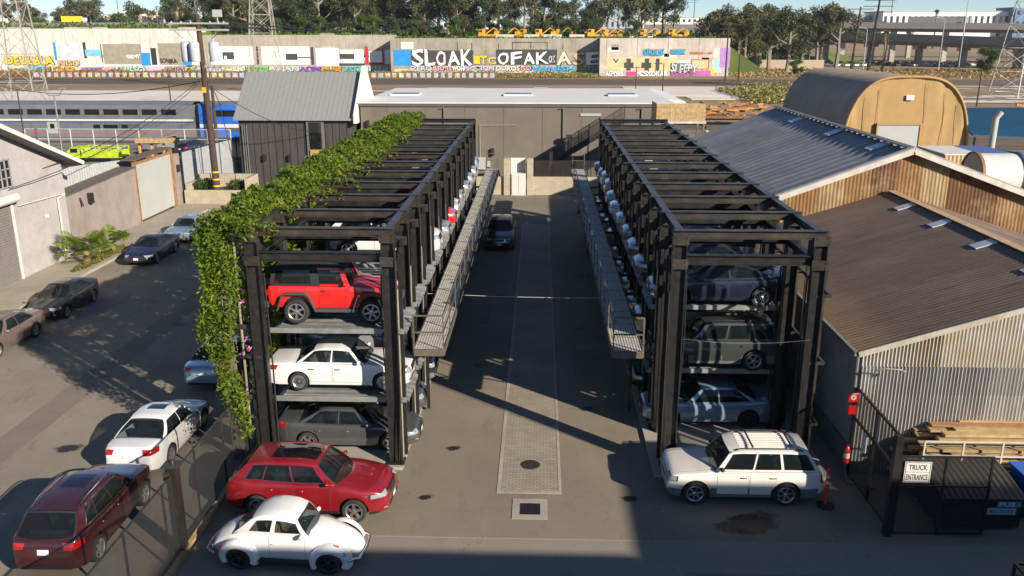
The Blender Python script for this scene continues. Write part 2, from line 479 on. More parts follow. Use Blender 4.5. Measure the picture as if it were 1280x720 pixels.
    for yy in (-.36, .36):
        yy *= hw/.9
        xs_ = X((g1+g2)/2-.15)
        it.box(xs_-.25, xs_+.25, yy-.23, yy+.23, fl, zseat+.1)
        it.obox((xs_-.30, yy, zseat+.35), .12, .46, .6, Matrix.Rotation(R(-12), 3, 'Y'))
        it.obox((xs_-.38, yy, zseat+.72), .08, .24, .16, Matrix.Rotation(R(-12), 3, 'Y'))
    xr = X(min((g1+g2)/2+.75, g2-.22))
    it.box(xr-.25, xr+.25, -hw*.74, hw*.74, fl, zseat+.1)
    it.obox((xr-.26, 0, zseat+.24), .12, hw*1.36, .42, Matrix.Rotation(R(-18), 3, 'Y'))
    it.mi = 1
    it.box(X(d0+.12), X(d0+.45), -hw*.8, hw*.8, .6, zs(d0+.2)-.02)
    child('seats', it.mesh('seats', [seat, TRIM]))
    sw = MB()
    sw.lathe([(.17,-.012),(.185,0),(.17,.012),(.155,0),(.17,-.012)], 16, 'x', (X(d0+.55), hw*.40, zs(d0)-.0+.02))
    child('steering_wheel', sw.mesh('steering_wheel', [TRIM], smooth=50))
    # doors
    for sg in (-1, 1):
        for k, (a, b) in enumerate(S['doors']):
            xa, xb = X(a), X(b); z0 = clear+.14; z1 = zs((a+b)/2)-.02
            lo_b = xb
            ar = X(S['fo']+S['wb']) + Ra + .04
            if b > S['fo']+S['wb']-Ra: lo_b = max(xb, ar)
            quad = [(sg*(xa), z0), (sg*(lo_b), z0), (sg*(xb), z1), (sg*(xa-.0), z1)]
            # right vector for dr = -sg*y : up x (-dr)
            dr = (0, -sg, 0)
            # rt = z cross (0,sg,0) = (-sg,0,0)
            q = [(-sg*xa, z0), (-sg*lo_b, z0), (-sg*xb, z1), (-sg*xa, z1)]
            dpaint = [paint, plain('shut_line', (.05,.05,.05), .7)]
            dd = patch('door', (0,0,0), dr, (0,0,1), q, 10, 8, .005, dpaint, .008)
            if dd:
                dd.material_slots[0].link = 'OBJECT'; dd.material_slots[0].material = paint
                hx = xb+.16 if k == 0 or not suv else xb+.16
                hz = z1-.13
                h, nn, _, _ = bvh.ray_cast(Vector((hx, sg*2, hz)), Vector((0,-sg,0)), 3)
                if h:
                    hb = MB(); hb.tube([(hx-.09,h.y-sg*.0,hz),(hx-.07,h.y+sg*.035,hz),(hx+.07,h.y+sg*.035,hz),(hx+.09,h.y,hz)], .014, 6)
                    child('handle', hb.mesh('handle', [TRIM if 'darkhandle' in extras else (paint if not boxy else TRIM)], smooth=50), dd)
    # lights, grille, bumper trims, plates
    zt = top(.25)
    hz = zt-.13 if not suv else zt-.16
    if bug: hz = .6
    if S.get('flare'):
        for sg in (-1, 1):
            m_ = MB(); m_.lathe([(0,.03),(.07,.025),(.095,0),(.1,-.02)], 18, 'x', (X(0)+.02, sg*.52, .98)); child('headlight', m_.mesh('headlight', [LAMPG], smooth=40))
            m_ = MB(); m_.box(X(L)-.05, X(L)+.02, sg*.70-.07, sg*.70+.07, .92, 1.1); child('taillight', m_.mesh('taillight', [REDL]))
    elif not bug:
        for sg in (-1, 1):
            ang = R(38 if not boxy else 22)
            dr = (-math.cos(ang), -sg*math.sin(ang), 0)
            hq = [(-.30,-.085),(.30,-.05),(.32,.075),(-.28,.06)] if sg < 0 else [(-.30,-.05),(.30,-.085),(.28,.06),(-.32,.075)]
            if boxy: hq = [(-.22,-.09),(.2,-.09),(.2,.08),(-.22,.08)]
            patch('headlight', (X(.2), sg*hw*.80, hz+.02), dr, (0,0,1), hq, 8, 4, .014, [LAMPG, TRIM], .05)
            zr_ = top(L-.2)-.14 if not suv else top(L-.25)-.22
            dr = (math.cos(ang), -sg*math.sin(ang), 0)
            hq = [(-.26,-.10),(.26,-.08),(.28,.08),(-.26,.09)]
            if suv and boxy: hq = [(-.12,-.12),(.14,-.12),(.14,.15),(-.12,.15)]
            patch('taillight', (X(L-.1), sg*hw*.82, zr_), dr, (0,0,1), hq, 8, 4, .014, [REDL], 0)
        gz = hz-.04
        gmat = [TRIM, CHROME if 'chromegrille' in extras else TRIM]
        gw = .36 if not suv else .42
        patch('grille', (X(0), 0, gz), (-1,0,0), (0,0,1), [(-gw*.9,-.12),(gw*.9,-.12),(gw,.08),(-gw,.08)], 8, 4, .008, gmat, .06)
        if 'sevenslot' in extras:
            sl = MB()
            for k in range(8):
                y = -.33+.66*k/7
                h, _, _, _ = bvh.ray_cast(Vector((X(0)+1, y, gz)), Vector((-1,0,0)), 3)
                if h: sl.box(h.x-.01, h.x+.025, y-.02, y+.02, gz-.12, gz+.08)
            child('grille_bars', sl.mesh('grille_bars', [paint]))
        patch('lower_intake', (X(0), 0, clear+.17), (-1,0,0), (0,0,1), [(-.5,-.06),(.5,-.06),(.46,.06),(-.46,.06)], 8, 3, .008, [TRIM])
        patch('rear_valance', (X(L), 0, clear+.16), (1,0,0), (0,0,1), [(-.62,-.08),(.62,-.08),(.58,.06),(-.58,.06)], 8, 3, .008, [TRIM])
        patch('front_plate', (X(0), 0, clear+.30), (-1,0,0), (0,0,1), [(-.15,-.07),(.15,-.07),(.15,.07),(-.15,.07)], 2, 2, .02, [PLATE])
        pz = .78 if not suv else .86
        if boxy and not suv: pz = .62
        patch('rear_plate', (X(L), 0, pz), (1,0,0), (0,0,1), [(-.15,-.07),(.15,-.07),(.15,.07),(-.15,.07)], 2, 2, .02, [PLATE])
        # hood shut line + fog lamps
        for sg in (-1, 1):
            patch('fog_lamp', (X(.12), sg*hw*.72, clear+.22), (-.85,-sg*.5,0), (0,0,1), [(-.07,-.04),(.07,-.04),(.07,.04),(-.07,.04)], 3, 2, .01, [LAMPG, CHROME], .15)
        hd = MB()
        for sg in (-1, 1):
            prev = None
            for k in range(15):
                d = .16+(g0+.02-.16)*k/14
                y = sg*w(d)*.80
                h, _, _, _ = bvh.ray_cast(Vector((X(d), y, 3)), Vector((0,0,-1)), 4)
                if h is None: prev = None; continue
                if prev is not None:
                    hd.add([prev+Vector((0,-.006,.003)), prev+Vector((0,.006,.003)), h+Vector((0,.006,.003)), h+Vector((0,-.006,.003))], [(0,1,2,3)])
                prev = h
        if hd.f: child('hood_gap', hd.mesh('hood_gap', [TRIM]))
    # mirrors
    for sg in (-1, 1):
        b = side(.03, .12, sg)
        mr = MB()
        NV = 8
        def mp(i, j):
            th_ = math.pi*j/6; ph = 2*math.pi*i/NV
            return Vector((b.x-.02+.07*math.sin(th_)*math.cos(ph), b.y+sg*.12+.11*math.cos(th_)*sg, b.z+.04+.065*math.sin(th_)*math.sin(ph)))
        mr.grid(mp, NV, 6)
        mr.bar((b.x, b.y-sg*.02, b.z), (b.x-.02, b.y+sg*.1, b.z+.02), .05, .03)
        mo = child('mirror', mr.mesh('mirror', [TRIM if ('darkmirror' in extras or S.get('clad') or S.get('flare')) else paint], smooth=60))
        mo.material_slots[0].link = 'OBJECT'; mo.material_slots[0].material = TRIM if ('darkmirror' in extras or S.get('clad')) else paint
    # wheels
    ty, rm = wheel_meshes(Rw, .22 if not suv else .24, style, rimmat)
    yw = hw-.125 if not bug else hw+.035
    if S.get('flare'): yw = hw+.02
    for ax in axles:
        for sg in (-1, 1):
            wo = child('wheel', ty)
            wo.location = (ax, sg*yw, Rw); wo.rotation_euler = (0, rnd.uniform(0, 3), 0 if sg > 0 else math.pi)
            child('rim', rm, wo)
    # extras
    if 'sunroof' in extras:
        g = MB()
        g.grid(lambda i, j: rp(2+i, 3+j)+Vector((0,0,.006)), 5, 6)
        child('sunroof', g.mesh('sunroof', [DGLASS], smooth=40))
    if 'bigroof' in extras:
        g = MB()
        g.grid(lambda i, j: rp(.6+i, 2+j)+Vector((0,0,.006)), 9, 8)
        child('glass_roof', g.mesh('glass_roof', [DGLASS], smooth=40))
    if 'rails' in extras:
        for sg in (-1, 1):
            pts = [rp(i, 0 if sg < 0 else NY) for i in range(1, NX)]
            pts = [p+Vector((0,-sg*.05,.07 if 0 < k < len(pts)-1 else .03)) for k, p in enumerate(pts)]
            g = MB(); g.tube(pts, .018, 6); child('roof_rail', g.mesh('roof_rail', [CHROME if 'chromerails' in extras else TRIM], smooth=50))
    if 'crossbars' in extras:
        for i in (4, 11):
            pts = [rp(i, 0), rp(i, NY)]
            zt_ = max(p.z for p in pts)+.12
            g = MB(); g.bar((pts[0].x, pts[0].y+.04, zt_), (pts[1].x, pts[1].y-.04, zt_), .05, .03); child('crossbar', g.mesh('crossbar', [TRIM]))
        for j in range(2, NY-1):
            g = MB(); pts = [rp(i, j)+Vector((0,0,.008)) for i in range(2, NX-1)]
            g.tube(pts, .012, 4); child('roof_rib', g.mesh('roof_rib', [paint], smooth=50))
    if 'chromeline' in extras:
        for sg in (-1, 1):
            g = MB()
            a0, b0 = S['win'][0][1]-.01, S['win'][-1][2]+.01
            pts = [side(a0+(b0-a0)*i/10, wlo-.03, sg, -.006) for i in range(11)]
            pts += [side(b0+.01, wlo-.03+(whi-wlo+.06)*i/4, sg, -.006) for i in range(1, 5)]
            pts += [side(b0-(b0-a0)*i/10, whi+.03, sg, -.006) for i in range(1, 11)]
            g.tube(pts+[pts[0]], .009, 4); child('window_trim', g.mesh('window_trim', [CHROME], smooth=50))
    if bug:
        for ai, ax in enumerate(axles):
            for sg in (-1, 1):
                g = MB(); A0, A1 = (-22, 205) if ai == 0 else (-22, 205)
                prof = [(.50,.47),(.62,.49),(.72,.475),(.79,.43),(.815,.36),(.80,.295)]
                def fp(i, j):
                    a = R(A0+(A1-A0)*i/22)
                    y, r = prof[j]
                    st = 1.0
                    fw = max(0, math.cos(a)) if ai == 0 else max(0, -math.cos(a))
                    bk = max(0, -math.cos(a)) if ai == 0 else max(0, math.cos(a))
                    rx = r*(1+.30*fw**2+.10*bk**2)
                    return Vector((ax+rx*math.cos(a), sg*(y-.08*fw**3*(1 if j > 1 else 0)), .33+r*1.02*math.sin(a)+.05*fw*max(0, math.sin(a))))
                g.grid(fp, 22, 5)
                fo_ = child('fender', g.mesh('fender', [paint], smooth=50))
                if ai == 0:
                    h_ = MB(); h_.lathe([(0,.035),(.06,.03),(.085,.0),(.095,-.02),(.09,-.09)], 18, 'x', (0,0,0))
                    ho = child('headlight', h_.mesh('headlight', [LAMPG], smooth=50), fo_)
                    ho.location = (ax+.44, sg*.66, .60); ho.rotation_euler = (0, R(-38), 0)
                    s_ = MB(); s_.tube([(ax+.30,sg*.68,.80),(ax+.20,sg*.68,.835)], [.03,.02], 8); child('indicator', s_.mesh('indicator', [AMBER], smooth=50), fo_)
                else:
                    h_ = MB(); h_.lathe([(0,-.03),(.04,-.025),(.055,0)], 12, 'x'); ho = child('taillight', h_.mesh('taillight', [REDL], smooth=50), fo_)
                    ho.location = (ax-.52, sg*.67, .55); ho.scale = (1,1,1.6)
        for sg in (-1, 1):
            g = MB(); g.box(axles[1]+.42, axles[0]-.42, sg*.56, sg*.74, .25, .30); child('running_board', g.mesh('running_board', [TRIM]))
        for xx, sgx in ((L/2+.02, 1), (-L/2-.02, -1)):
            g = MB(); g.tube([(xx-sgx*.25,-.72,.42),(xx+sgx*.02,-.55,.42),(xx+sgx*.08,0,.42),(xx+sgx*.02,.55,.42),(xx-sgx*.25,.72,.42)], .035, 8)
            child('bumper', g.mesh('bumper', [CHROME], smooth=50))
    if S.get('flare'):
        fm = plain('flare_grey', (.06,.06,.062), .7)
        for ai, ax in enumerate(axles):
            for sg in (-1, 1):
                g = MB()
                arch = [(-.60,.42),(-.42,.90),(-.30,1.0),(.30,1.0),(.45,.90),(.62,.42)] if ai == 0 else [(-.62,.42),(-.45,.90),(-.32,.98),(.30,.98),(.42,.90),(.62,.42)]
                for (ax0, z0), (ax1, z1) in zip(arch, arch[1:]):
                    y0_, y1_ = hw*.88, hw+.16
                    a0 = Vector((ax+ax0, 0, z0)); a1 = Vector((ax+ax1, 0, z1)); nn = (a1-a0).cross(Vector((0,1,0))).normalized()*-.0+Vector((0,0,.05))
                    vs_ = [a0+Vector((0,sg*y0_,0)), a0+Vector((0,sg*y1_,0)), a1+Vector((0,sg*y1_,0)), a1+Vector((0,sg*y0_,0))]
                    vs_ += [p+nn for p in vs_]
                    g.add(vs_, [(0,1,2,3),(7,6,5,4),(0,4,5,1),(1,5,6,2),(2,6,7,3),(3,7,4,0)])
                child('fender_flare', g.mesh('fender_flare', [fm]))
                g = MB(); pts = [(ax+math.cos(R(a))*.46, .40+math.sin(R(a))*.50) for a in range(-10, 191, 20)]
                g.prism(pts, sg*(hw-.02), sg*(hw+.006), 'xz'); child('wheel_well', g.mesh('wheel_well', [WELL]))
        for sg in (-1, 1):
            g = MB(); g.box(axles[1]+.6, axles[0]-.58, sg*(hw-.05), sg*(hw+.1), .40, .50); child('side_step', g.mesh('side_step', [fm]))
        for xx in (L/2+.02, -L/2-.2):
            g = MB(); g.box(xx, xx+.18, -.75, .75, .50, .70); child('bumper', g.mesh('bumper', [fm]))
        g = MB()
        for k in range(8):
            y = -.34+.68*k/7; g.box(X(0)-.02, X(0)+.03, y-.025, y+.025, .82, 1.1)
        child('grille', g.mesh('grille', [paint]))
        so = child('spare_wheel', ty); so.location = (-L/2-.2, 0, 1.0); so.rotation_euler = (0, 0, R(90))
        child('rim', rm, so)
    bodyo['dims'] = (L, W)
    return root

_wm = {}
def wheel_meshes(Rw, wd, style, rimmat):
    k = (Rw, wd, style, rimmat.name)
    if k in _wm: return _wm[k]
    t = MB(); h = wd/2; ri = Rw*.68
    t.lathe([(ri,-h*.85),(ri+.03,-h),(Rw-.05,-h*1.0),(Rw-.015,-h*.88),(Rw,-h*.6),(Rw,h*.6),(Rw-.015,h*.88),(Rw-.05,h),(ri+.03,h),(ri,h*.85),(ri-.01,h*.3),(ri-.01,-h*.85),(ri,-h*.85)], 36, 'y')
    t.mi = 0
    ty = t.mesh('wheel', [TYRE], smooth=40)
    r = MB()
    r.lathe([(ri+.008,h*.88),(ri-.012,h*.93),(ri-.03,h*.8),(ri-.035,h*.2)], 36, 'y')
    r.mi = 1; r.lathe([(ri-.02,h*.1),(.0,h*.12)], 24, 'y'); r.mi = 0
    nsp = {'five':5, 'six':6, 'ten':10, 'disc':14, 'bug':5}[style]
    wsp = {'five':.07, 'six':.055, 'ten':.028, 'disc':.05, 'bug':.08}[style]
    for i in range(nsp):
        a = 2*math.pi*i/nsp
        m_ = Matrix.Rotation(a, 3, 'Y')
        c = m_ @ Vector((ri*.5, h*.62, 0))
        r.obox(c, ri*1.0, .035, wsp*(1.2 if style != 'ten' else 1), m_)
        if style == 'five' or style == 'ten':
            for q in (-.12, .12):
                m2 = Matrix.Rotation(a+q*(1 if style == 'five' else .7), 3, 'Y')
                r.obox(m2 @ Vector((ri*.66, h*.66, 0)), ri*.62, .03, wsp*.45, m2)
    r.lathe([(0,h*.85),(.05,h*.84),(.065,h*.75),(.07,h*.4)], 16, 'y')
    rmh = r.mesh('rim', [rimmat, WELL], smooth=35)
    _wm[k] = (ty, rmh)
    return _wm[k]
# ------------------------------------------------------------------ camera, sky, sun
cam = bpy.data.cameras.new('camera'); camo = bpy.data.objects.new('camera', cam); col.objects.link(camo)
cam.sensor_width = 36; cam.lens = 30.375; cam.clip_end = 9000; cam.clip_start = .1
camo.location = (0, 0, 12.4); camo.rotation_euler = (math.pi/2-.2855, 0, .03197)
sc.camera = camo
SUN_EL, = (R(23.5),)
sdir = Vector((.758*math.cos(SUN_EL), -.652*math.cos(SUN_EL), math.sin(SUN_EL)))
w = bpy.data.worlds.new('World'); sc.world = w; w.use_nodes = True
sk = w.node_tree.nodes.new('ShaderNodeTexSky'); sk.sky_type = 'NISHITA'; sk.sun_disc = False
sk.sun_elevation = SUN_EL; sk.sun_rotation = math.atan2(sdir.x, sdir.y)
sk.air_density = .7; sk.dust_density = .1; sk.ozone_density = 3.5
bgn = w.node_tree.nodes['Background']; w.node_tree.links.new(sk.outputs[0], bgn.inputs[0]); bgn.inputs[1].default_value = .075
sl = bpy.data.lights.new('sun', 'SUN'); sl.energy = 5; sl.angle = R(.5); sl.color = (1, .90, .76)
so_ = bpy.data.objects.new('sun', sl); col.objects.link(so_); so_.rotation_euler = sdir.to_track_quat('Z', 'Y').to_euler()
so_.location = (30, -30, 40)
sc.view_settings.view_transform = 'Standard'; sc.view_settings.look = 'None'
sc.view_settings.exposure = .82; sc.view_settings.gamma = 1
sc.view_settings.use_curve_mapping = False
sc.cycles.max_bounces = 6; sc.cycles.transparent_max_bounces = 12; sc.cycles.caustics_reflective = False; sc.cycles.caustics_refractive = False

# ------------------------------------------------------------------ ground materials
def ground_mat(name, base, dark, light, bigs=.25, spots=True, rough=.9, stains=.5, grain=1.0):
    t = NT(name); v = t.coords(obj=False)
    a = t.noise(v, bigs, 6, .65)
    c = t.ramp(a, [(.32, dark), (.5, base), (.68, light)])
    g = t.noise(v, 35, 3, .7)
    c = t.mix(.45*grain, c, t.ramp(g, [(.3, tuple(x*.6 for x in base)), (.7, tuple(x*1.45 for x in base))]))
    if spots:
        v2 = t.coords(obj=False, scale=(1, .35, 1))
        s_ = t.noise(v2, .9, 5, .75)
        c = t.mix(t.ramp(s_, [(.56, (0,0,0)), (.72, (stains,)*3)]), c, tuple(x*.45 for x in base))
        v3 = t.coords(obj=False, scale=(1.2, .16, 1))
        s3 = t.noise(v3, .8, 5, .7)
        c = t.mix(t.ramp(s3, [(.55, (0,0,0)), (.75, (stains*.6,)*3)]), c, tuple(min(1, x*1.6) for x in base))
        vo = t.new('ShaderNodeTexVoronoi', feature='DISTANCE_TO_EDGE'); vo.inputs['Scale'].default_value = .22
        wv = t.mix(.06, v, t.ramp(t.noise(v, 1.5, 5), [(0, (0,0,0)), (1, (1,1,1))]), 'ADD')
        nn = t.new('ShaderNodeVectorMath', operation='ADD'); nz = t.new('ShaderNodeTexNoise'); nz.inputs['Scale'].default_value = 1.2
        t.link(v, nz.inputs['Vector']); t.link(v, nn.inputs[0])
        sc2 = t.new('ShaderNodeVectorMath', operation='SCALE'); t.link(nz.outputs['Color'], sc2.inputs[0]); sc2.inputs['Scale'].default_value = 1.6
        t.link(sc2.outputs[0], nn.inputs[1]); t.link(nn.outputs[0], vo.inputs['Vector'])
        c = t.mix(t.ramp(vo.outputs['Distance'], [(.0, (.4,)*3), (.0035, (0,0,0))]), c, tuple(x*.4 for x in base))
    t.bump(g, .35, .01)
    return t.out(c, rough, 0, .3)

ASPH = ground_mat('lot_asphalt', (.200,.168,.125), (.155,.13,.098), (.245,.208,.158), stains=.4)
ASPH2 = ground_mat('street_asphalt', (.225,.195,.150), (.17,.147,.115), (.28,.245,.19), stains=.55)
APRON = ground_mat('coarse_asphalt', (.22,.195,.16), (.17,.15,.125), (.27,.24,.195), stains=.25, grain=1.6)
CONC = ground_mat('concrete', (.32,.29,.24), (.24,.215,.18), (.38,.35,.29), bigs=.7, stains=.35)
WALKC = ground_mat('sidewalk_concrete', (.30,.265,.205), (.23,.2,.155), (.36,.32,.25), bigs=.5, stains=.3)
DIRT = ground_mat('dry_dirt', (.25,.18,.105), (.16,.115,.07), (.34,.26,.16), bigs=.035, stains=.5)
BALLAST = ground_mat('rail_ballast', (.13,.105,.085), (.09,.075,.06), (.19,.155,.12), bigs=.08, stains=.3)
SLABW = ground_mat('bleached_concrete', (.62,.56,.48), (.50,.44,.36), (.72,.67,.6), bigs=.06, stains=.35)
GRASSG = ground_mat('grass_ground', (.09,.12,.025), (.05,.07,.018), (.16,.15,.05), bigs=.05, stains=.4)
YARD = ground_mat('yard_gravel', (.19,.165,.13), (.13,.115,.09), (.27,.235,.19), bigs=.1, stains=.4)

def sheet(name, x0, x1, y0, y1, z, mat, kind='structure', th=.0):
    m = MB()
    if th: m.box(x0, x1, y0, y1, z-th, z)
    else: m.add([(x0,y0,z),(x1,y0,z),(x1,y1,z),(x0,y1,z)], [(0,1,2,3)])
    return tag(m.build(name, mat), kind=kind)

# terrain: one sheet to the horizon, a raised terrace behind the painted walls and far rises
def terr(x, y):
    z = 0
    if y > 560: z = 16*min(1, (y-560)/260)*(1+.35*math.sin(x*.004+1))
    if y > 1500: z += 40*min(1, (y-1500)/2500)*(.6+.4*math.sin(x*.0011+.5))
    return z-.06
xs = [-4000,-2500,-1500]+[-1000+i*50 for i in range(41)]+[1500,2500,4000]
ys = [-400,-100,0,100,200,300,400,480,520]+[540+i*25 for i in range(20)]+[1100,1300,1500,1800,2200,2800,3500,4500,6000]
m = MB(); m.grid(lambda i, j: (xs[i], ys[j], terr(xs[i], ys[j])), len(xs)-1, len(ys)-1)
tag(m.build('ground', DIRT, smooth=60, fix=False), kind='structure')
sheet('lot_pavement', -8.95, 34, 19.45, 71.6, 0, ASPH)
sheet('street_corner_pavement', -8.95, 34, -40, 19.45, .0, APRON)
sheet('street', -24.4, -8.95, -40, 61.6, .0, ASPH2)
sheet('sidewalk', -26.98, -24.4, 8, 61.6, .13, WALKC, th=.2)
sheet('kerb', -24.4, -24.25, 8, 61.6, .135, CONC, th=.2)
sheet('sidewalk_end', -26.98, -12.5, 61.6, 64, .13, WALKC, th=.2)
sheet('back_yard', -60, 12.6, 71.6, 99, -.02, YARD)
sheet('service_yard', 21, 120, 38, 99, -.02, YARD)
sheet('rail_bed', -400, 500, 99.5, 130, -.01, BALLAST)
sheet('far_rail_bed', -700, 700, 228, 258, -.0, BALLAST)
sheet('left_yard_pavement', -90, -27.4, 48.2, 99, -.015, YARD)
# bleached slabs, remains of demolished floors
rs = random.Random(3)
sl_ = [(-112,-58,160,200),(-57,-44,172,190),(-300,-112,178,196),(20,62,186,220),(30,48,176,185),(62,76,196,214)]
for a in sl_: sheet('concrete_floor_slab', *a, .06, SLABW, th=.1)
mm = MB()
for k in range(46):
    x = rs.uniform(68, 150); y = rs.uniform(165, 226); a = rs.uniform(3, 11); b = rs.uniform(2, 6)
    mm.add([(x, y, .05), (x+a, y+rs.uniform(-1,1), .05+k*.0006), (x+a+rs.uniform(-1,1), y+b, .05), (x, y+b, .05)], [(0,1,2,3)])
for k in range(22):
    x = rs.uniform(-60, 18); y = rs.uniform(170, 215); a = rs.uniform(3, 9); b = rs.uniform(2, 5)
    mm.add([(x, y, .09), (x+a, y, .09+k*.0006), (x+a, y+b, .09), (x, y+b, .09)], [(0,1,2,3)])
tag(mm.build('broken_slabs', SLABW), kind='structure')
# terrace behind the painted retaining walls
m = MB()
def tz(x): return 13.9 if x < -112 else (11.9 if x < -48 else 10.9)
txs = [-420,-300,-200,-112.5,-112,-48.5,-48,0,18,55,58]
m.grid(lambda i, j: (txs[i], [293,330,400,470,560][j], tz(txs[i])+[0,0.1,.3,.6,1.0][j]), len(txs)-1, 4)
m.box(18.7, 58, 280.1, 294, -1, 10.9)
tag(m.build('terrace_ground', GRASSG, smooth=30), kind='structure')
m = MB(); m.add([(58,294,10.9),(58,560,11.9),(75,560,-.1),(75,294,-.1)], [(0,1,2,3)])
m.add([(58,294,10.9),(75,294,-.1),(58,294,-.1)], [(0,1,2)])
tag(m.build('terrace_bank', GRASSG), kind='structure')
# green banks under the freeway
m = MB()
for (x0, x1, y0, y1, h) in ((100,124,398,408,8.5),(128,142,400,410,6)):
    m.add([(x0,y0,0),(x1,y0,0),(x1+3,y1,h*.22),(x0,y1,h),(x0,y1+.5,0),(x1+3,y1+.5,0)], [(0,1,2,3),(3,2,5,4)])
tag(m.build('grass_bank', ground_mat('bank_grass', (.085,.12,.025),(.10,.08,.03),(.15,.17,.05), bigs=.3)), kind='structure')

def oil_mat():
    t = NT('oil_soaked_asphalt'); tc = t.new('ShaderNodeTexCoord')
    n = t.new('ShaderNodeTexNoise'); n.inputs['Scale'].default_value = 2.6; n.inputs['Detail'].default_value = 5; t.link(tc.outputs['Object'], n.inputs['Vector'])
    sb = t.new('ShaderNodeVectorMath', operation='SUBTRACT'); t.link(n.outputs['Color'], sb.inputs[0]); sb.inputs[1].default_value = (.5,.5,.5)
    sc3 = t.new('ShaderNodeVectorMath', operation='SCALE'); t.link(sb.outputs[0], sc3.inputs[0]); sc3.inputs['Scale'].default_value = .9
    ad = t.new('ShaderNodeVectorMath', operation='ADD'); t.link(tc.outputs['Object'], ad.inputs[0]); t.link(sc3.outputs[0], ad.inputs[1])
    ml = t.new('ShaderNodeVectorMath', operation='MULTIPLY'); t.link(ad.outputs[0], ml.inputs[0]); ml.inputs[1].default_value = (1,1.5,0)
    ln = t.new('ShaderNodeVectorMath', operation='LENGTH'); t.link(ml.outputs[0], ln.inputs[0])
    mr = t.new('ShaderNodeMapRange'); t.link(ln.outputs['Value'], mr.inputs[0]); mr.inputs[1].default_value = .42; mr.inputs[2].default_value = .82; mr.inputs[3].default_value = .85; mr.inputs[4].default_value = 0
    t.out((.018,.017,.016), .45, 0, .4)
    tr = t.new('ShaderNodeBsdfTransparent'); mx = t.new('ShaderNodeMixShader'); t.link(mr.outputs[0], mx.inputs[0]); t.link(tr.outputs[0], mx.inputs[1]); t.link(t.b.outputs[0], mx.inputs[2]); t.link(mx.outputs[0], t.n['Material Output'].inputs[0])
    return t.mat
OILM = oil_mat()
# alley: paver strip, kerb edging, drain
t = NT('pavers'); v = t.coords(obj=False, scale=(1,1,1))
br = t.new('ShaderNodeTexBrick'); t.link(v, br.inputs['Vector'])
br.inputs['Scale'].default_value = 1; br.inputs['Brick Width'].default_value = .20; br.inputs['Row Height'].default_value = .10
br.inputs['Mortar Size'].default_value = .010; br.inputs['Color1'].default_value = (.34,.30,.22,1); br.inputs['Color2'].default_value = (.22,.19,.14,1)
br.inputs['Mortar'].default_value = (.045,.04,.03,1); br.inputs['Bias'].default_value = 0
nn = t.noise(v, .5, 5)
c = t.mix(.5, br.outputs['Color'], t.ramp(nn, [(.3, (.21,.18,.14)), (.7, (.38,.33,.25))]))
t.bump(br.outputs['Fac'], -.4, .01)
PAVE = t.out(c, .85, 0, .3)
m = MB(); m.box(-1.02, .62, 21.8, 57.4, -.05, .006); tag(m.build('paver_strip', PAVE), kind='structure')
m = MB(); m.box(-1.13,-1.02,21.7,57.5,-.05,.012); m.box(.62,.70,21.7,57.5,-.05,.012); m.box(-1.02,.62,21.7,21.8,-.05,.012); m.box(-1.02,.62,57.4,57.5,-.05,.012)
tag(m.build('paver_edging', CONC), kind='structure')
IRON = plain('cast_iron', (.05,.042,.036), .6, .5)
dr = empty('storm_drain', (-.18, 20.88, 0), label='square iron drain grate in a pale concrete surround before the brick strip', cat='drain')
m = MB(); m.box(-.48,.48,-.52,-.30,0,.014); m.box(-.48,.48,.30,.52,0,.014); m.box(-.48,-.28,-.30,.30,0,.014); m.box(.28,.48,-.30,.30,0,.014); m.build('surround', CONC, dr)
m = MB(); m.box(-.28,.28,-.30,.30,-.08,.002)
m.mi = 1
for k in range(13): m.box(-.27+k*.0425, -.25+k*.0425, -.29, .29, .002, .012)
m.box(-.012,.012,-.3,.3,.012,.016)
m.build('grate', [WELL, IRON], dr)
m = MB(); m.lathe([(0,.012),(.27,.012),(.29,.010),(.30,.0)], 28, c=(-.2,23.4,.004)); tag(m.build('manhole_cover', IRON), 'round iron manhole cover set in the brick strip', 'manhole cover')
# painted stall marks at the far end
PB = plain('worn_blue_paint', (.14,.24,.34), .8, var=.5, nscale=9)
m = MB()
for (y, ww) in ((57.6,1.0),(61.6,.9),(64.4,.8),(66.6,.9)):
    x = 2.0 if y > 58 else 2.2
    for (a, b, c_, d) in ((x-ww/2,x+ww/2,y,y+.06),(x-ww/2,x+ww/2,y+.5,y+.56),(x-ww/2,x-ww/2+.06,y,y+.5),(x+ww/2-.06,x+ww/2,y,y+.5),(x-.3,x-.2,y+.15,y+.4),(x-.1,x,y+.15,y+.4),(x+.12,x+.3,y+.2,y+.3)):
        m.box(a, b, c_, d, .004, .008)
tag(m.build('stall_markings', PB), kind='structure')
# concrete pads under the racks
m = MB(); m.box(-8.5,-3.98,22.95,56.2,-.1,.09); tag(m.build('rack_pad', CONC), kind='structure')
m = MB(); m.box(3.42,8.5,22.75,56.2,-.1,.09); tag(m.build('rack_pad', CONC), kind='structure')
# oil stain under the pale off-roader and a damp kerb
ro_ = random.Random(6)
for (x, y, k) in [(5.7,20.35,1.15),(5.1,20.1,.6),(-2.6,24.4,.35),(1.7,27.5,.4),(-2.2,31.5,.45),(1.9,36,.4),(2.4,44.5,.6),(-14.6,24,.6),(-17,30.5,.5),(-13.2,19.5,.5),(-19.6,27,.55),(-16,36,.6),(-3.1,21.4,.3),(2.6,21.5,.35),(-1.9,41,.4)]:
    m = MB(); m.add([(-1.6,-1.1,0),(1.6,-1.1,0),(1.6,1.1,0),(-1.6,1.1,0)], [(0,1,2,3)])
    o = tag(m.build('oil_stain', OILM), kind='structure'); o.location = (x, y, .0075+ro_.random()*.002); o.scale = (k, k*.85, 1); o.rotation_euler[2] = ro_.uniform(-.5,.5)
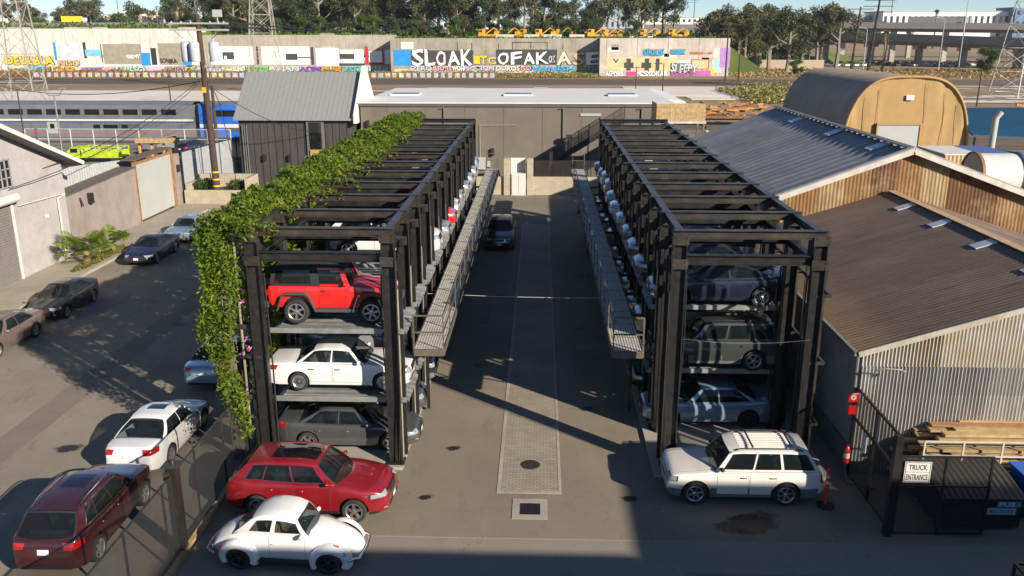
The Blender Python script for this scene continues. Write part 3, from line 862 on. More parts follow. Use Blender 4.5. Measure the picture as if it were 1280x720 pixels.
# patched trenches in the paving
PATCH = ground_mat('patch_asphalt', (.18,.155,.12), (.15,.13,.10), (.21,.18,.145), bigs=.8, spots=False)
for (x0, x1, y0, y1) in ((-17.2,-16.1,-5,61),(-22.8,-20.9,26.2,29.4),(-3.6,-2.2,36.5,39.2),(1.4,2.6,30.5,33.4),(-15.4,-12.6,40.2,41.3),(3.6,7.2,17.3,18.1)):
    sheet('patched_asphalt', x0, x1, y0, y1, .0035, PATCH)
m = MB(); m.box(-8.95,9.5,19.42,19.46,.001,.006); tag(m.build('pavement_joint', ground_mat('joint', (.26,.22,.17),(.2,.17,.13),(.3,.26,.2), bigs=.8, spots=False)), kind='structure')

# the thin air between here and the skyline
m = MB(); m.box(-1400, 1400, -120, 1400, -62, 62)
hz_ = bpy.data.materials.new('haze'); hz_.use_nodes = True; nt = hz_.node_tree; nt.nodes.remove(nt.nodes['Principled BSDF'])
pv = nt.nodes.new('ShaderNodeVolumePrincipled'); pv.inputs['Density'].default_value = .00009; pv.inputs['Color'].default_value = (.82,.88,.96,1); pv.inputs['Anisotropy'].default_value = .2
nt.links.new(pv.outputs[0], nt.nodes['Material Output'].inputs['Volume'])
tag(m.build('haze', hz_), kind='stuff')
# ------------------------------------------------------------------ corrugated sheets and painted metals
def corr(mb, org, u, v, n, lu, v0f, v1f, period, amp, sub=4, nv=1):
    """wavy sheet: origin, unit axes u (across ribs), v (along ribs), n (outward)"""
    org, u, v, n = Vector(org), Vector(u), Vector(v), Vector(n)
    N = int(lu/period*sub)
    def P(i, j):
        s_ = lu*i/N; a = v0f(s_); b = v1f(s_)
        return org + u*s_ + v*(a+(b-a)*j/nv) + n*(amp*math.sin(2*math.pi*s_/period))
    mb.grid(P, N, nv)

def metal_mat(name, base, patchy, pscale=(1,1,1), rough=.5, metal=.35, streak=(8,8,.6), grime=.35, cells=None):
    t = NT(name); v = t.coords()
    a = t.noise(v, .8, 6, .7)
    c = t.ramp(a, [(.3, patchy[0]), (.5, base), (.7, patchy[1])])
    v2 = t.coords(scale=streak); s_ = t.noise(v2, 1, 5, .7)
    c = t.mix(t.ramp(s_, [(.45, (0,0,0)), (.75, (grime,)*3)]), c, tuple(x*.35 for x in base))
    if cells:
        v3 = t.coords(scale=cells)
        wn = t.new('ShaderNodeTexWhiteNoise', noise_dimensions='3D')
        sn = t.new('ShaderNodeVectorMath', operation='FLOOR'); t.link(v3, sn.inputs[0]); t.link(sn.outputs[0], wn.inputs['Vector'])
        c = t.mix(.75, c, t.ramp(wn.outputs['Value'], cells_ramp), 'MULTIPLY')
    if name.startswith('grey_corr'):
        v7 = t.coords(scale=(.28,1.1,.01)); fl7 = t.new('ShaderNodeVectorMath', operation='FLOOR'); t.link(v7, fl7.inputs[0]); wn7 = t.new('ShaderNodeTexWhiteNoise', noise_dimensions='3D'); t.link(fl7.outputs[0], wn7.inputs['Vector'])
        c = t.mix(.8, c, t.ramp(wn7.outputs['Value'], [(0, (.8,.8,.82)), (.9, (1,1,1)), (1, (.8,.66,.5))]), 'MULTIPLY')
    return t.out(c, rough, metal, .4)

RED_IRON = (.30,.14,.05)
def rusty_mat():
    t = NT('rusty_sheet'); v3 = t.coords(scale=(.9,.01,.28))
    sn = t.new('ShaderNodeVectorMath', operation='FLOOR'); t.link(v3, sn.inputs[0])
    wn = t.new('ShaderNodeTexWhiteNoise', noise_dimensions='3D'); t.link(sn.outputs[0], wn.inputs['Vector'])
    c = t.ramp(wn.outputs['Value'], [(0, (.10,.045,.025)), (.25, (.20,.095,.035)), (.5, (.31,.18,.07)), (.75, (.27,.145,.055)), (1, (.40,.30,.16))])
    v = t.coords(scale=(5,5,.8)); s_ = t.noise(v, 1.2, 6, .7)
    c = t.mix(t.ramp(s_, [(.35, (.6,.6,.6)), (.7, (0,0,0))]), c, (.11,.05,.03))
    v = t.coords(); s_ = t.noise(v, 1.1, 5, .7)
    c = t.mix(t.ramp(s_, [(.5, (0,0,0)), (.72, (.4,)*3)]), c, (.46,.34,.18))
    return t.out(c, .75, .1, .3)
def galv_mat():
    t = NT('galvanised_sheet'); v3 = t.coords(scale=(.62,.01,.4))
    sn = t.new('ShaderNodeVectorMath', operation='FLOOR'); t.link(v3, sn.inputs[0])
    wn = t.new('ShaderNodeTexWhiteNoise', noise_dimensions='3D'); t.link(sn.outputs[0], wn.inputs['Vector'])
    c = t.ramp(wn.outputs['Value'], [(0, (.36,.355,.34)), (.5, (.44,.435,.42)), (1, (.62,.615,.60))])
    v = t.coords(scale=(6,6,.5)); s_ = t.noise(v, 1.2, 6, .7)
    c = t.mix(t.ramp(s_, [(.4, (.5,.5,.5)), (.65, (0,0,0))]), c, (.2,.18,.15))
    sep = t.new('ShaderNodeSeparateXYZ'); t.link(t.coords(), sep.inputs[0])
    n2 = t.noise(t.coords(scale=(.35,1,1)), 1.3, 4)
    return t.out(c, .5, .45, .4)
RUSTY = rusty_mat(); GALV = galv_mat()
RUSTG = metal_mat('tan_stained_sheet', (.42,.38,.31), ((.37,.29,.19),(.50,.475,.43)), rough=.6, metal=.3)
def roof_brown():
    t = NT('brown_roof'); v = t.coords()
    a = t.noise(v, .35, 6, .7)
    c = t.ramp(a, [(.3, (.165,.115,.085)), (.5, (.20,.142,.107)), (.72, (.24,.178,.138))])
    v2 = t.coords(scale=(.35,7,1)); s_ = t.noise(v2, 1, 6, .75)
    c = t.mix(t.ramp(s_, [(.52, (0,0,0)), (.68, (.6,)*3)]), c, (.09,.062,.047))
    v7 = t.coords(scale=(.35,1.05,.01)); fl7 = t.new('ShaderNodeVectorMath', operation='FLOOR'); t.link(v7, fl7.inputs[0]); wn7 = t.new('ShaderNodeTexWhiteNoise', noise_dimensions='3D'); t.link(fl7.outputs[0], wn7.inputs['Vector'])
    c = t.mix(.7, c, t.ramp(wn7.outputs['Value'], [(0, (.78,.78,.78)), (1, (1,1,1))]), 'MULTIPLY')
    v4 = t.coords(scale=(.5,5,1)); s4 = t.noise(v4, 1.3, 5, .7)
    c = t.mix(t.ramp(s4, [(.58, (0,0,0)), (.75, (.5,)*3)]), c, (.38,.30,.22))
    # rust run-off at the eave
    sep = t.new('ShaderNodeSeparateXYZ'); t.link(v, sep.inputs[0])
    mr = t.new('ShaderNodeMapRange'); t.link(sep.outputs[0], mr.inputs[0]); mr.inputs[1].default_value = 9.2; mr.inputs[2].default_value = 10.4; mr.inputs[3].default_value = 1; mr.inputs[4].default_value = 0
    n4 = t.noise(t.coords(scale=(1,5,1)), 1, 4)
    mu = t.new('ShaderNodeMath', operation='MULTIPLY'); t.link(mr.outputs[0], mu.inputs[0]); t.link(n4, mu.inputs[1])
    c = t.mix(mu.outputs[0], c, (.42,.24,.10))
    return t.out(c, .7, .15, .3)
ROOFB = roof_brown()
ROOFG = metal_mat('grey_corrugated_roof', (.30,.29,.285), ((.25,.245,.24),(.345,.335,.33)), rough=.55, metal=.3, streak=(.5,4,1), grime=.3)
WHITE = plain('white_paint', (.58,.55,.52), .7, var=.06, nscale=1)
FASCIA = plain('pale_fascia', (.48,.45,.40), .7, var=.2, nscale=2)
BLUEP = plain('sky_panel', (.42,.46,.5), .3, var=.1)
WOOD = plain('raw_timber', (.40,.27,.13), .8, var=.35, nscale=4)
WOODD = plain('old_timber', (.16,.10,.055), .85, var=.35, nscale=4)
STEEL = plain('black_steel', (.030,.029,.029), .36, .35, .4, 4)
STEEL2 = plain('weathered_steel', (.060,.050,.041), .38, .35, .6, 1.3)
GREYW = plain('grey_stucco', (.145,.123,.097), .9, var=.12, nscale=.5, bump=.1)
MAUVE = metal_mat('mauve_boards', (.27,.22,.20), ((.22,.18,.165),(.31,.26,.235)), rough=.9, metal=0, streak=(8,8,.5), grime=.3)
LGREY = plain('pale_grey_panel', (.36,.37,.35), .6, var=.05, nscale=.6)
BLOCK = None
def block_mat(name, c1, c2, mortar, w_=.4, h_=.2):
    t = NT(name)
    tc = t.new('ShaderNodeTexCoord'); sep = t.new('ShaderNodeSeparateXYZ'); t.link(tc.outputs['Object'], sep.inputs[0])
    ad = t.new('ShaderNodeMath', operation='ADD'); t.link(sep.outputs[0], ad.inputs[0]); t.link(sep.outputs[1], ad.inputs[1])
    cb = t.new('ShaderNodeCombineXYZ'); t.link(ad.outputs[0], cb.inputs[0]); t.link(sep.outputs[2], cb.inputs[1])
    br = t.new('ShaderNodeTexBrick'); t.link(cb.outputs[0], br.inputs['Vector']); br.inputs['Scale'].default_value = 1
    br.inputs['Brick Width'].default_value = w_; br.inputs['Row Height'].default_value = h_; br.inputs['Mortar Size'].default_value = .008
    br.inputs['Color1'].default_value = (*c1, 1); br.inputs['Color2'].default_value = (*c2, 1); br.inputs['Mortar'].default_value = (*mortar, 1)
    n = t.noise(tc.outputs['Object'], 1.2, 5, .7)
    c = t.mix(.35, br.outputs['Color'], t.ramp(n, [(.3, tuple(x*.6 for x in c1)), (.7, tuple(min(1, x*1.25) for x in c1))]))
    t.bump(br.outputs['Fac'], -.35, .008)
    return t.out(c, .9, 0, .3)
BLOCKM = block_mat('concrete_block', (.42,.36,.27), (.36,.31,.23), (.2,.17,.13))
WBRICK = block_mat('white_brick', (.385,.355,.345), (.37,.34,.33), (.31,.285,.275), .6, .2)

# ------------------------------------------------------------------ the brown roofed shed on the right
bs = empty('corrugated_shed', (14.6, 23.3, 0), label='low shed with brown streaked roof and wavy grey sheet gable beside the right rack', cat='shed')
def off(o): return o
def W(mb, name, mats, root, smooth=None):
    """mesh given in world coordinates, parented to a root placed elsewhere"""
    o = mb.build(name, mats, root, smooth)
    o.location = -Vector(root.location); return o
sl1 = .313
m = MB()
def gab(s_): return 3.82+sl1*s_ if s_ < 6.11 else 3.82+sl1*(12.22-s_)
corr(m, (9.2,23.3,0), (1,0,0), (0,0,1), (0,-1,0), 12.22, lambda s_: 3.3, gab, .10, .022)
W(m, 'upper_gable', RUSTG, bs, 80)
m = MB(); corr(m, (9.2,23.24,0), (1,0,0), (0,0,1), (0,-1,0), 12.22, lambda s_: 0, lambda s_: 3.36, .10, .024)
W(m, 'gable_wall', GALV, bs, 80)
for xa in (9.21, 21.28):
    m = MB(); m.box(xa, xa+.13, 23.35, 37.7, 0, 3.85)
    W(m, 'side_wall', plain('grey_plaster', (.30,.31,.32), .8, var=.12), bs)  # one even cool grey plaster on both side walls
m = MB(); m.box(9.13, 9.2, 23.35, 37.6, 0, .75); W(m, 'plinth', plain('plinth_paint', (.12,.15,.15), .8), bs)
m = MB()
nrm = Vector((-sl1,0,1)).normalized(); vv = Vector((1,0,sl1)).normalized(); LL = 6.33/vv.x
corr(m, (8.98,23.0,3.86), (0,1,0), vv, nrm, 14.85, lambda s_: 0, lambda s_: LL, .19, .007, sub=4)
W(m, 'roof', ROOFB, bs, 80)
m = MB(); vv2 = Vector((-1,0,sl1)).normalized()
corr(m, (21.64,23.0,3.86), (0,1,0), vv2, Vector((sl1,0,1)).normalized(), 14.85, lambda s_: 0, lambda s_: LL*.99, .19, .007)
W(m, 'roof', ROOFB, bs, 80)
m = MB()
for sgn, xx in ((1, 8.98), (-1, 21.64)):
    a = Vector((xx,22.98,3.80)); b = Vector((15.31,22.98,3.80+sl1*abs(15.31-xx)))
    m.bar(a, b, .05, .16)
W(m, 'barge_board', RUSTG, bs)
m = MB(); m.bar((15.31,23.0,5.87),(15.31,37.8,5.87),.34,.03); W(m, 'ridge_cap', plain('tan_ridge', (.42,.28,.16), .7, var=.2), bs)
m = MB(); m.bar((8.93,23.0,3.80),(8.93,37.8,3.80),.12,.12); m.tube([(9.05,23.2,3.8),(9.08,23.2,0.1)], .05, 8); m.tube([(9.06,23.2,.2),(8.9,22.6,.05),(9.6,22.2,.05)], .04, 8); W(m, 'gutter', plain('gutter_grey', (.16,.16,.16), .5), bs, 40)
for yy in (25.3, 28.5, 31.8, 35.0):
    m = MB(); a = Vector((14.78,yy,3.86+sl1*(14.78-8.98)+.03)); m.obox(a, .72, .50, .04, Matrix.Rotation(-math.atan(sl1), 3, 'Y')); W(m, 'roof_light', BLUEP, bs)

# ------------------------------------------------------------------ the grey roofed shed behind it
gs = empty('rusty_gable_shed', (16, 37.9, 0), label='shed with a grey corrugated roof and a rust brown sheet gable under a pale fascia', cat='shed')
sl2 = .367
m = MB()
def g2(s_): return 5.6+sl2*s_ if s_ < 5.35 else 7.56-sl2*(s_-5.35)
corr(m, (10.65,37.95,0), (1,0,0), (0,0,1), (0,-1,0), 10.9, lambda s_: 0, g2, .16, .02)
W(m, 'gable_wall', RUSTY, gs, 80)
for xa in (10.66, 21.4):
    m = MB(); m.box(xa,xa+.12,38.1,60.4,0,5.5); W(m, 'side_wall', GALV, gs)
m = MB(); m.box(10.8,21.4,60.2,60.4,0,5.6); m.prism([(10.8,5.6),(21.4,5.6),(16.1,7.4)], 60.2, 60.4, 'xz'); W(m, 'back_wall', GALV, gs)
m = MB(); vv = Vector((1,0,sl2)).normalized(); LL = 5.65/vv.x
corr(m, (10.35,37.6,5.52), (0,1,0), vv, Vector((-sl2,0,1)).normalized(), 23.0, lambda s_: 0, lambda s_: LL, .80, .045)
W(m, 'roof', ROOFG, gs, 80)
m = MB(); vv2 = Vector((-1,0,sl2)).normalized()
corr(m, (21.85,37.6,5.46), (0,1,0), vv2, Vector((sl2,0,1)).normalized(), 23.0, lambda s_: 0, lambda s_: 5.85/vv.x, .80, .045)
W(m, 'roof', ROOFG, gs, 80)
m = MB()
m.bar((10.3,37.62,5.50),(16.02,37.62,7.62),.06,.26); m.bar((16.02,37.62,7.62),(21.9,37.62,5.46),.06,.26)
m.bar((10.3,37.76,5.64),(16.02,37.76,7.76),.34,.04); m.bar((16.02,37.76,7.76),(21.9,37.76,5.60),.34,.04)
W(m, 'fascia', FASCIA, gs)
m = MB(); m.bar((16.02,37.9,7.72),(16.02,60.5,7.72),.4,.05); W(m, 'ridge_cap', plain('dark_ridge', (.10,.10,.11), .6), gs)
for yy in (40.5, 46.5, 53.5):
    m = MB(); m.obox((15.5,yy,5.52+sl2*(15.5-10.35)+.06), .9, .8, .05, Matrix.Rotation(-math.atan(sl2), 3, 'Y')); W(m, 'roof_light', BLUEP, gs)

# ------------------------------------------------------------------ tan fabric building
FAB = metal_mat('tan_fabric', (.37,.235,.095), ((.33,.21,.085),(.40,.26,.11)), rough=.8, metal=0, streak=(2,2,.35), grime=.10)
FAB.name = 'tan_fabric'
def fabric_roof():
    t = NT('grey_tan_fabric'); v = t.coords(); a = t.noise(v, .5, 5)
    return t.out(t.ramp(a, [(.3, (.24,.185,.13)), (.7, (.32,.25,.175))]), .75)
ft = empty('fabric_building', (33.4, 81, 0), label='tan arched fabric building with a grey roller door, beyond the grey corrugated roof', cat='fabric building')
arch = []
Wt, Ht = 5.75, 8.75
for i in range(33):
    a = math.pi*i/32
    x = -Wt*math.copysign(abs(math.cos(a))**.62, math.cos(a)); z = Ht*abs(math.sin(a))**.75
    if i in (0, 32): z = 0
    arch.append((x, z))
m = MB()
def fp_(i, j): return (arch[i][0]*(1+.0*j), 21.5*j/12, arch[i][1]*(1-.012*(.5-.5*math.cos(j*math.pi/2*2))))
m.grid(fp_, 32, 12); m.build('canopy', fabric_roof(), ft, 70)
m = MB()
rr = random.Random(5)
def front(i, j):
    x, z = arch[i]; f = j/10
    wz = z*f
    wr = .07*math.sin(x*3.1+1.3*math.sin(wz*.9))*(.3+.7*f)+.05*math.sin(x*7+wz)
    return (x, -.02-wr*.8, wz)
dm = MB(); 
m.grid(front, 32, 10)
m.build('front_panel', FAB, ft, 70)
m = MB(); m.tube([(x, -.1, z) for x, z in arch], .13, 8); m.build('edge_seam', FAB, ft, 50)
m = MB(); m.box(-2.6,1.15,-.32,-.12,0,4.5); dr_ = m.build('roller_door', LGREY, ft)
m = MB(); m.box(-2.75,-2.6,-.4,-.1,0,4.6); m.box(1.15,1.3,-.4,-.1,0,4.6); m.box(-2.75,1.3,-.42,-.1,4.5,4.64); m.build('door_frame', FAB, ft)
m = MB(); m.box(-.35,.35,-.24,-.18,6.7,7.15); m.build('sign_plate', WHITE, ft)
for x, zz in ((-3.9,6.9),(-2.75,7.6),(1.5,8.2),(3.2,7.4),(4.4,6.3)):
    m = MB(); m.tube([(x,-.10,.1),(x+.03,-.14,zz*.5),(x,-.10,zz)], .022, 5); m.build('fabric_seam', FAB, ft, 50)
m = MB(); m.box(3.0,4.0,-.3,-.15,.9,1.9); m.build('notice_board', WHITE, ft)
# yard things behind the sheds on the right
o = empty('freight_container', (33.0, 66, 0), label='tan box container with a white top, between the fabric building and the big duct', cat='container')
m = MB(); corr(m, (-2.6,0,0), (1,0,0), (0,0,1), (0,-1,0), 5.2, lambda s_: 0, lambda s_: 3.7, .3, .03); m.box(-2.6,2.6,.05,5,0,3.7); m.build('shell', plain('container_tan', (.45,.31,.15), .7), o)
m = MB(); m.box(-2.65,.2,-.05,5.05,3.7,3.8); m.build('lid', WHITE, o)
m = MB(); m.box(.22,2.65,-.05,5.05,3.7,3.82); m.build('tarpaulin', plain('blue_tarp', (.06,.12,.32), .6), o)
o = empty('duct_section', (31.6, 59.5, 3.1), label='large white ribbed steel duct lying on its side behind the rusty gable', cat='duct')
m = MB(); m.lathe([(1.55,-2.2),(1.6,-2.2),(1.6,3.6),(1.55,3.6),(1.5,3.6),(1.5,-2.2),(1.55,-2.2)], 32, 'x'); m.build('shell', plain('duct_white', (.55,.54,.5), .5), o, 40)
for x in (-2.2, .6, 3.5):
    m = MB(); m.lathe([(1.6,x-.1),(1.72,x-.1),(1.72,x+.1),(1.6,x+.1)], 32, 'x'); m.build('flange', plain('flange_rust', (.22,.10,.05), .6) if x < 0 else plain('flange_blue', (.05,.08,.16), .5), o, 40)
for x in (-1.4, 2.6):
    m = MB(); m.box(x-.2,x+.2,-1.3,1.3,-3.1,-1.2); m.build('cradle', WOODD, o)
o = empty('blue_canopy', (47, 84, 0), label='dark blue pitched canopy on posts at the right edge, behind the fabric building', cat='canopy')
m = MB(); m.add([(-6,0,3.3),(14,0,2.4),(14,7,5.4),(-6,7,5.2),(-6,0,3.15),(14,0,2.25),(14,7,5.25),(-6,7,5.05)], [(0,1,2,3),(7,6,5,4),(0,4,5,1),(1,5,6,2),(2,6,7,3),(3,7,4,0)]); m.build('roof', plain('blue_fabric', (.008,.05,.10), .5), o)
for x in (-5.6, 0, 6, 12):
    m = MB(); m.tube([(x,.3,0),(x,.3,3.0)], .12); m.build('post', STEEL, o, 50)
o = empty('vent_stack', (40.6, 79.5, 0), label='grey vertical vent pipe beside the right edge of the fabric building', cat='vent pipe')
m = MB(); m.tube([(0,0,0),(0,0,5.2),(.4,0,5.8)], .28, 12); m.build('pipe', LGREY, o, 50)
m = MB(); m.box(-.5,.5,-.4,.4,0,1.2); m.build('base', LGREY, o)

# wooden enclosure on a platform and low ruined roofs beside the right rack end
o = empty('timber_enclosure', (10.2, 64, 0), label='raised yellow timber board enclosure at the far end of the right rack', cat='enclosure')
m = MB()
for k in range(18): m.box(-1.75+k*.195, -1.75+k*.195+.185, 0, .03, 6.35, 7.62)
m.build('front_boards', WOOD, o)
for xa in (-1.8, 1.77):
    m = MB()
    for k in range(12): m.box(xa, xa+.03, .05+k*.21, .05+k*.21+.2, 6.35, 7.62)
    m.build('side_boards', WOOD, o)
m = MB(); m.box(-1.85,1.85,-.06,2.6,6.18,6.34); m.build('platform', FASCIA, o)
for x, y in ((-1.7,.05),(1.7,.05),(-1.7,2.5),(1.7,2.5)):
    m = MB(); m.box(x-.08,x+.08,y-.08,y+.08,0,6.18); m.build('post', WOODD, o)
o = empty('low_felt_roof', (14.2, 70, 0), label='low worn grey roof with pale strips, behind the grey corrugated roof', cat='shed')
m = MB(); m.box(-4,4,0,8,0,2.6); m.build('wall', plain('brown_wall', (.16,.11,.08), .8), o)
m = MB(); m.add([(-4.3,-.3,2.6),(4.3,-.3,2.6),(4.3,8.2,4.2),(-4.3,8.2,4.2),(-4.3,-.3,2.5),(4.3,-.3,2.5),(4.3,8.2,4.1),(-4.3,8.2,4.1)], [(0,1,2,3),(7,6,5,4),(0,4,5,1),(1,5,6,2),(2,6,7,3),(3,7,4,0)]); m.build('roof', plain('felt', (.14,.125,.105), .9, var=.4, nscale=1), o)
m = MB()
for x in (-2.2, .6, 2.6): m.bar((x,-.2,2.66),(x,8.0,4.22),.3,.03)
m.build('roof_strip', FASCIA, o)
# scrap pile and rusty flat wagons
def wagon(x, y, L_, lab, rz=0):
    o = empty('flat_wagon', (x, y, 0), rz, lab, 'rail wagon', 'rusty flat wagons on the near track')
    m = MB(); m.box(-L_/2,L_/2,-1.3,1.3,1.0,1.35); m.box(-L_/2,L_/2,-.3,.3,.7,1.0); m.build('deck', plain('wagon_rust', (.20,.10,.05), .8, var=.5), o)
    m = MB(); r_ = random.Random(int(x*7))
    for k in range(int(L_*5)):
        a = Vector((r_.uniform(-L_/2+1, L_/2-1), r_.uniform(-1.1,1.1), 1.4+1.7*r_.random()**1.6)); b = a+Vector((r_.uniform(-2.2,2.2), r_.uniform(-.4,.4), r_.uniform(-.25,.35))); b.x = max(-L_/2, min(L_/2, b.x)); m.bar(a, b, r_.uniform(.08,.4), r_.uniform(.05,.35))
    m.build('load', plain('orange_scrap', (.42,.19,.06), .8, var=.5, nscale=2), o)
    for k in (-1, 1):
        m = MB()
        for j in (-.9, .9):
            for s_ in (-.75, .75): m.lathe([(0,s_-.06),(.45,s_-.06),(.45,s_+.06),(0,s_+.06)], 16, 'y', (j,0,.47))
        m.box(-1.3,1.3,-.9,.9,.45,.7)
        b = m.build('bogie', TRIM, o, 40); b.location = (k*(L_/2-2.2), 0, 0)
wagon(27, 126, 14, 'rusty flat wagon loaded with orange scrap, left of the three')
wagon(43, 126, 15, 'rusty flat wagon loaded with orange scrap, middle of the three')
wagon(88, 128, 40, 'long rusty flat wagon right of the fabric building')
o = empty('scrap_heap', (41, 121, 0), label='dark heap of twisted scrap metal in front of the rusty wagons', cat='scrap heap')
m = MB(); r_ = random.Random(2)
for k in range(170):
    a = Vector((r_.gauss(0,5), r_.gauss(0,2), 0)); a.z = max(.1, 4.2*(1-abs(a.x)/13)*r_.random()); b = a+Vector((r_.uniform(-1.6,1.6), r_.uniform(-1,1), r_.uniform(-.3,.9)))
    m.bar(a, b, r_.uniform(.1,.4), r_.uniform(.05,.3))
m.build('scrap', plain('scrap_dark', (.09,.05,.035), .7, .3, .6), o)

# ------------------------------------------------------------------ grey building closing the alley
gb = empty('grey_warehouse', (-2, 72, 0), label='long grey stucco warehouse with a bright white roof closing the end of the alley', cat='warehouse')
m = MB(); m.box(-14.8,10.9,72,91.5,0,6.95); W(m, 'wall', GREYW, gb)
m = MB(); m.box(-15.0,10.95,71.93,91.6,6.96,7.06)
m.prism([(10.95,7.06),(10.95,6.96),(13.0,6.1),(12.4,6.9)], 76, 91.6, 'xz')
W(m, 'roof', plain('white_roof', (.60,.58,.56), .75, var=.07, nscale=.5), gb)
m = MB(); m.box(-14.9,10.9,71.90,71.97,6.72,6.93); W(m, 'eave_trim', plain('eave_dark', (.09,.08,.07), .7), gb)
for x in (-14.5+2.2, -2.0, 9.2-1.8):
    m = MB(); m.box(x-1.3,x+1.3,79.5,81.6,7.07,7.22); rl = W(m, 'skylight', WHITE, gb)
    m = MB()
    for k in range(5): m.box(x-1.2+k*.49,x-1.2+k*.49+.43,79.6,81.5,7.225,7.25)
    g = W(m, 'skylight_pane', plain('pane_grey', (.10,.12,.13), .2), gb)
for x in (-3.9, 1.2, 5.6):
    m = MB(); m.box(x-.12,x+.12,71.75,71.98,2.75,3.35); W(m, 'wall_lamp', TRIM, gb)
m = MB(); m.box(3.3,5.0,71.93,71.97,6.0,6.2); W(m, 'vent', LGREY, gb)
m = MB()
for x in (-12.6,-9.4,-6.2,-3.0,.2,3.4,6.6,9.8): m.box(x,x+.025,71.985,71.995,0,6.7)
W(m, 'panel_joint', plain('control_joint_brown', (.115,.098,.078), .9), gb)  # control joints, a little darker than the stucco
for x in (-7.9, 1.9, 8.3):
    m = MB(); m.tube([(x,71.9,0),(x,71.9,6.6),(x,71.6,6.75)], .05, 6); W(m, 'downpipe', plain('downpipe_paint', (.17,.15,.125), .6), gb, 40)
m = MB(); m.box(-5.4,-4.5,71.8,71.98,1.6,2.6); m.box(-4.4,-4.1,71.85,71.98,1.8,2.3); m.tube([(-4.95,71.92,2.6),(-4.95,71.92,5.2),(-1.9,71.92,5.25)], .025, 5); W(m, 'meter_box', LGREY, gb)
m = MB(); m.tube([(2.4,71.9,4.3),(2.4,71.4,4.4)], .05); m.box(2.15,2.65,71.1,71.4,4.25,4.55); W(m, 'security_camera', TRIM, gb)
m = MB(); m.box(-14.8,-14.55,71.8,72,3.2,4.3); m.box(-14.3,-14.1,71.7,72,4.2,5.6); W(m, 'service_box', TRIM, gb)

db = empty('dark_barn', (-20.1, 71.5, 0), label='dark vertical clad barn with a steep pale grey metal roof left of the grey warehouse', cat='building')
def clad():
    t = NT('dark_cladding'); sep = t.new('ShaderNodeSeparateXYZ'); tc = t.new('ShaderNodeTexCoord'); t.link(tc.outputs['Object'], sep.inputs[0])
    n = t.noise(t.coords(scale=(2.2,1,.3)), 1.5, 5)
    return t.out(t.ramp(n, [(.3, (.040,.038,.036)), (.7, (.062,.058,.053))]), .6)
CL = clad()
m = MB(); m.box(-24.9,-15.3,71.6,79.4,0,5.9); 
m.prism([(71.6,5.9),(79.4,5.9),(75.5,9.1)], -24.9, -15.3, 'yz')
W(m, 'wall', CL, db)
m = MB()
x = -24.9
while x < -15.3: m.box(x, x+.04, 71.54, 71.6, 0, 5.85); x += .6
W(m, 'cladding_rib', CL, db)
m = MB(); m.add([(-25.2,71.2,5.62),(-15.3,71.2,5.62),(-15.3,75.5,9.2),(-25.2,75.5,9.2),(-25.2,71.2,5.75),(-15.3,71.2,5.75),(-15.3,75.5,9.33),(-25.2,75.5,9.33)], [(3,2,1,0),(4,5,6,7),(0,1,5,4),(1,2,6,5),(2,3,7,6),(3,0,4,7)])
m.add([(-25.2,79.8,5.62),(-15.3,79.8,5.62),(-15.3,75.5,9.2),(-25.2,75.5,9.2),(-25.2,79.8,5.75),(-15.3,79.8,5.75),(-15.3,75.5,9.33),(-25.2,75.5,9.33)], [(0,1,2,3),(7,6,5,4),(0,4,5,1),(1,5,6,2),(2,6,7,3),(3,7,4,0)])
vy = Vector((0,4.3,3.58)).normalized()
for k in range(25):
    xx = -25.1+k*.4; m.bar((xx,71.2,5.76),(xx,75.45,9.30),.02,.03)
W(m, 'roof', plain('standing_seam', (.30,.30,.29), .45, .3, .05), db)
m = MB(); m.prism([(71.0,5.4),(71.0,6.1),(75.4,9.85),(75.9,9.85),(80.0,6.1),(80.0,5.4)], -15.22, -14.95, 'yz'); W(m, 'parapet', WHITE, db)
m = MB(); m.box(-19.25,-17.8,71.42,71.58,2.6,5.75); W(m, 'window_frame', plain('frame_taupe', (.13,.12,.11), .6), db)
m = MB(); m.box(-19.0,-18.02,71.36,71.43,3.3,5.45); W(m, 'window', DGLASS, db)
m = MB(); m.box(-19.0,-18.0,71.3,71.42,2.75,3.2); W(m, 'window_planter', plain('ochre', (.42,.26,.04), .7), db)
for x in (-22.9, -21.0+.2, -16.6): 
    m = MB(); m.box(x-.1,x+.1,71.3,71.55,2.3,2.8); W(m, 'wall_lamp', TRIM, db)
m = MB(); 
for dx in (0,.18,.36): m.tube([(-24.6+dx,71.45,0),(-24.6+dx,71.45,5.2)], .05)
W(m, 'conduit', plain('conduit', (.12,.12,.12), .5), db, 40)

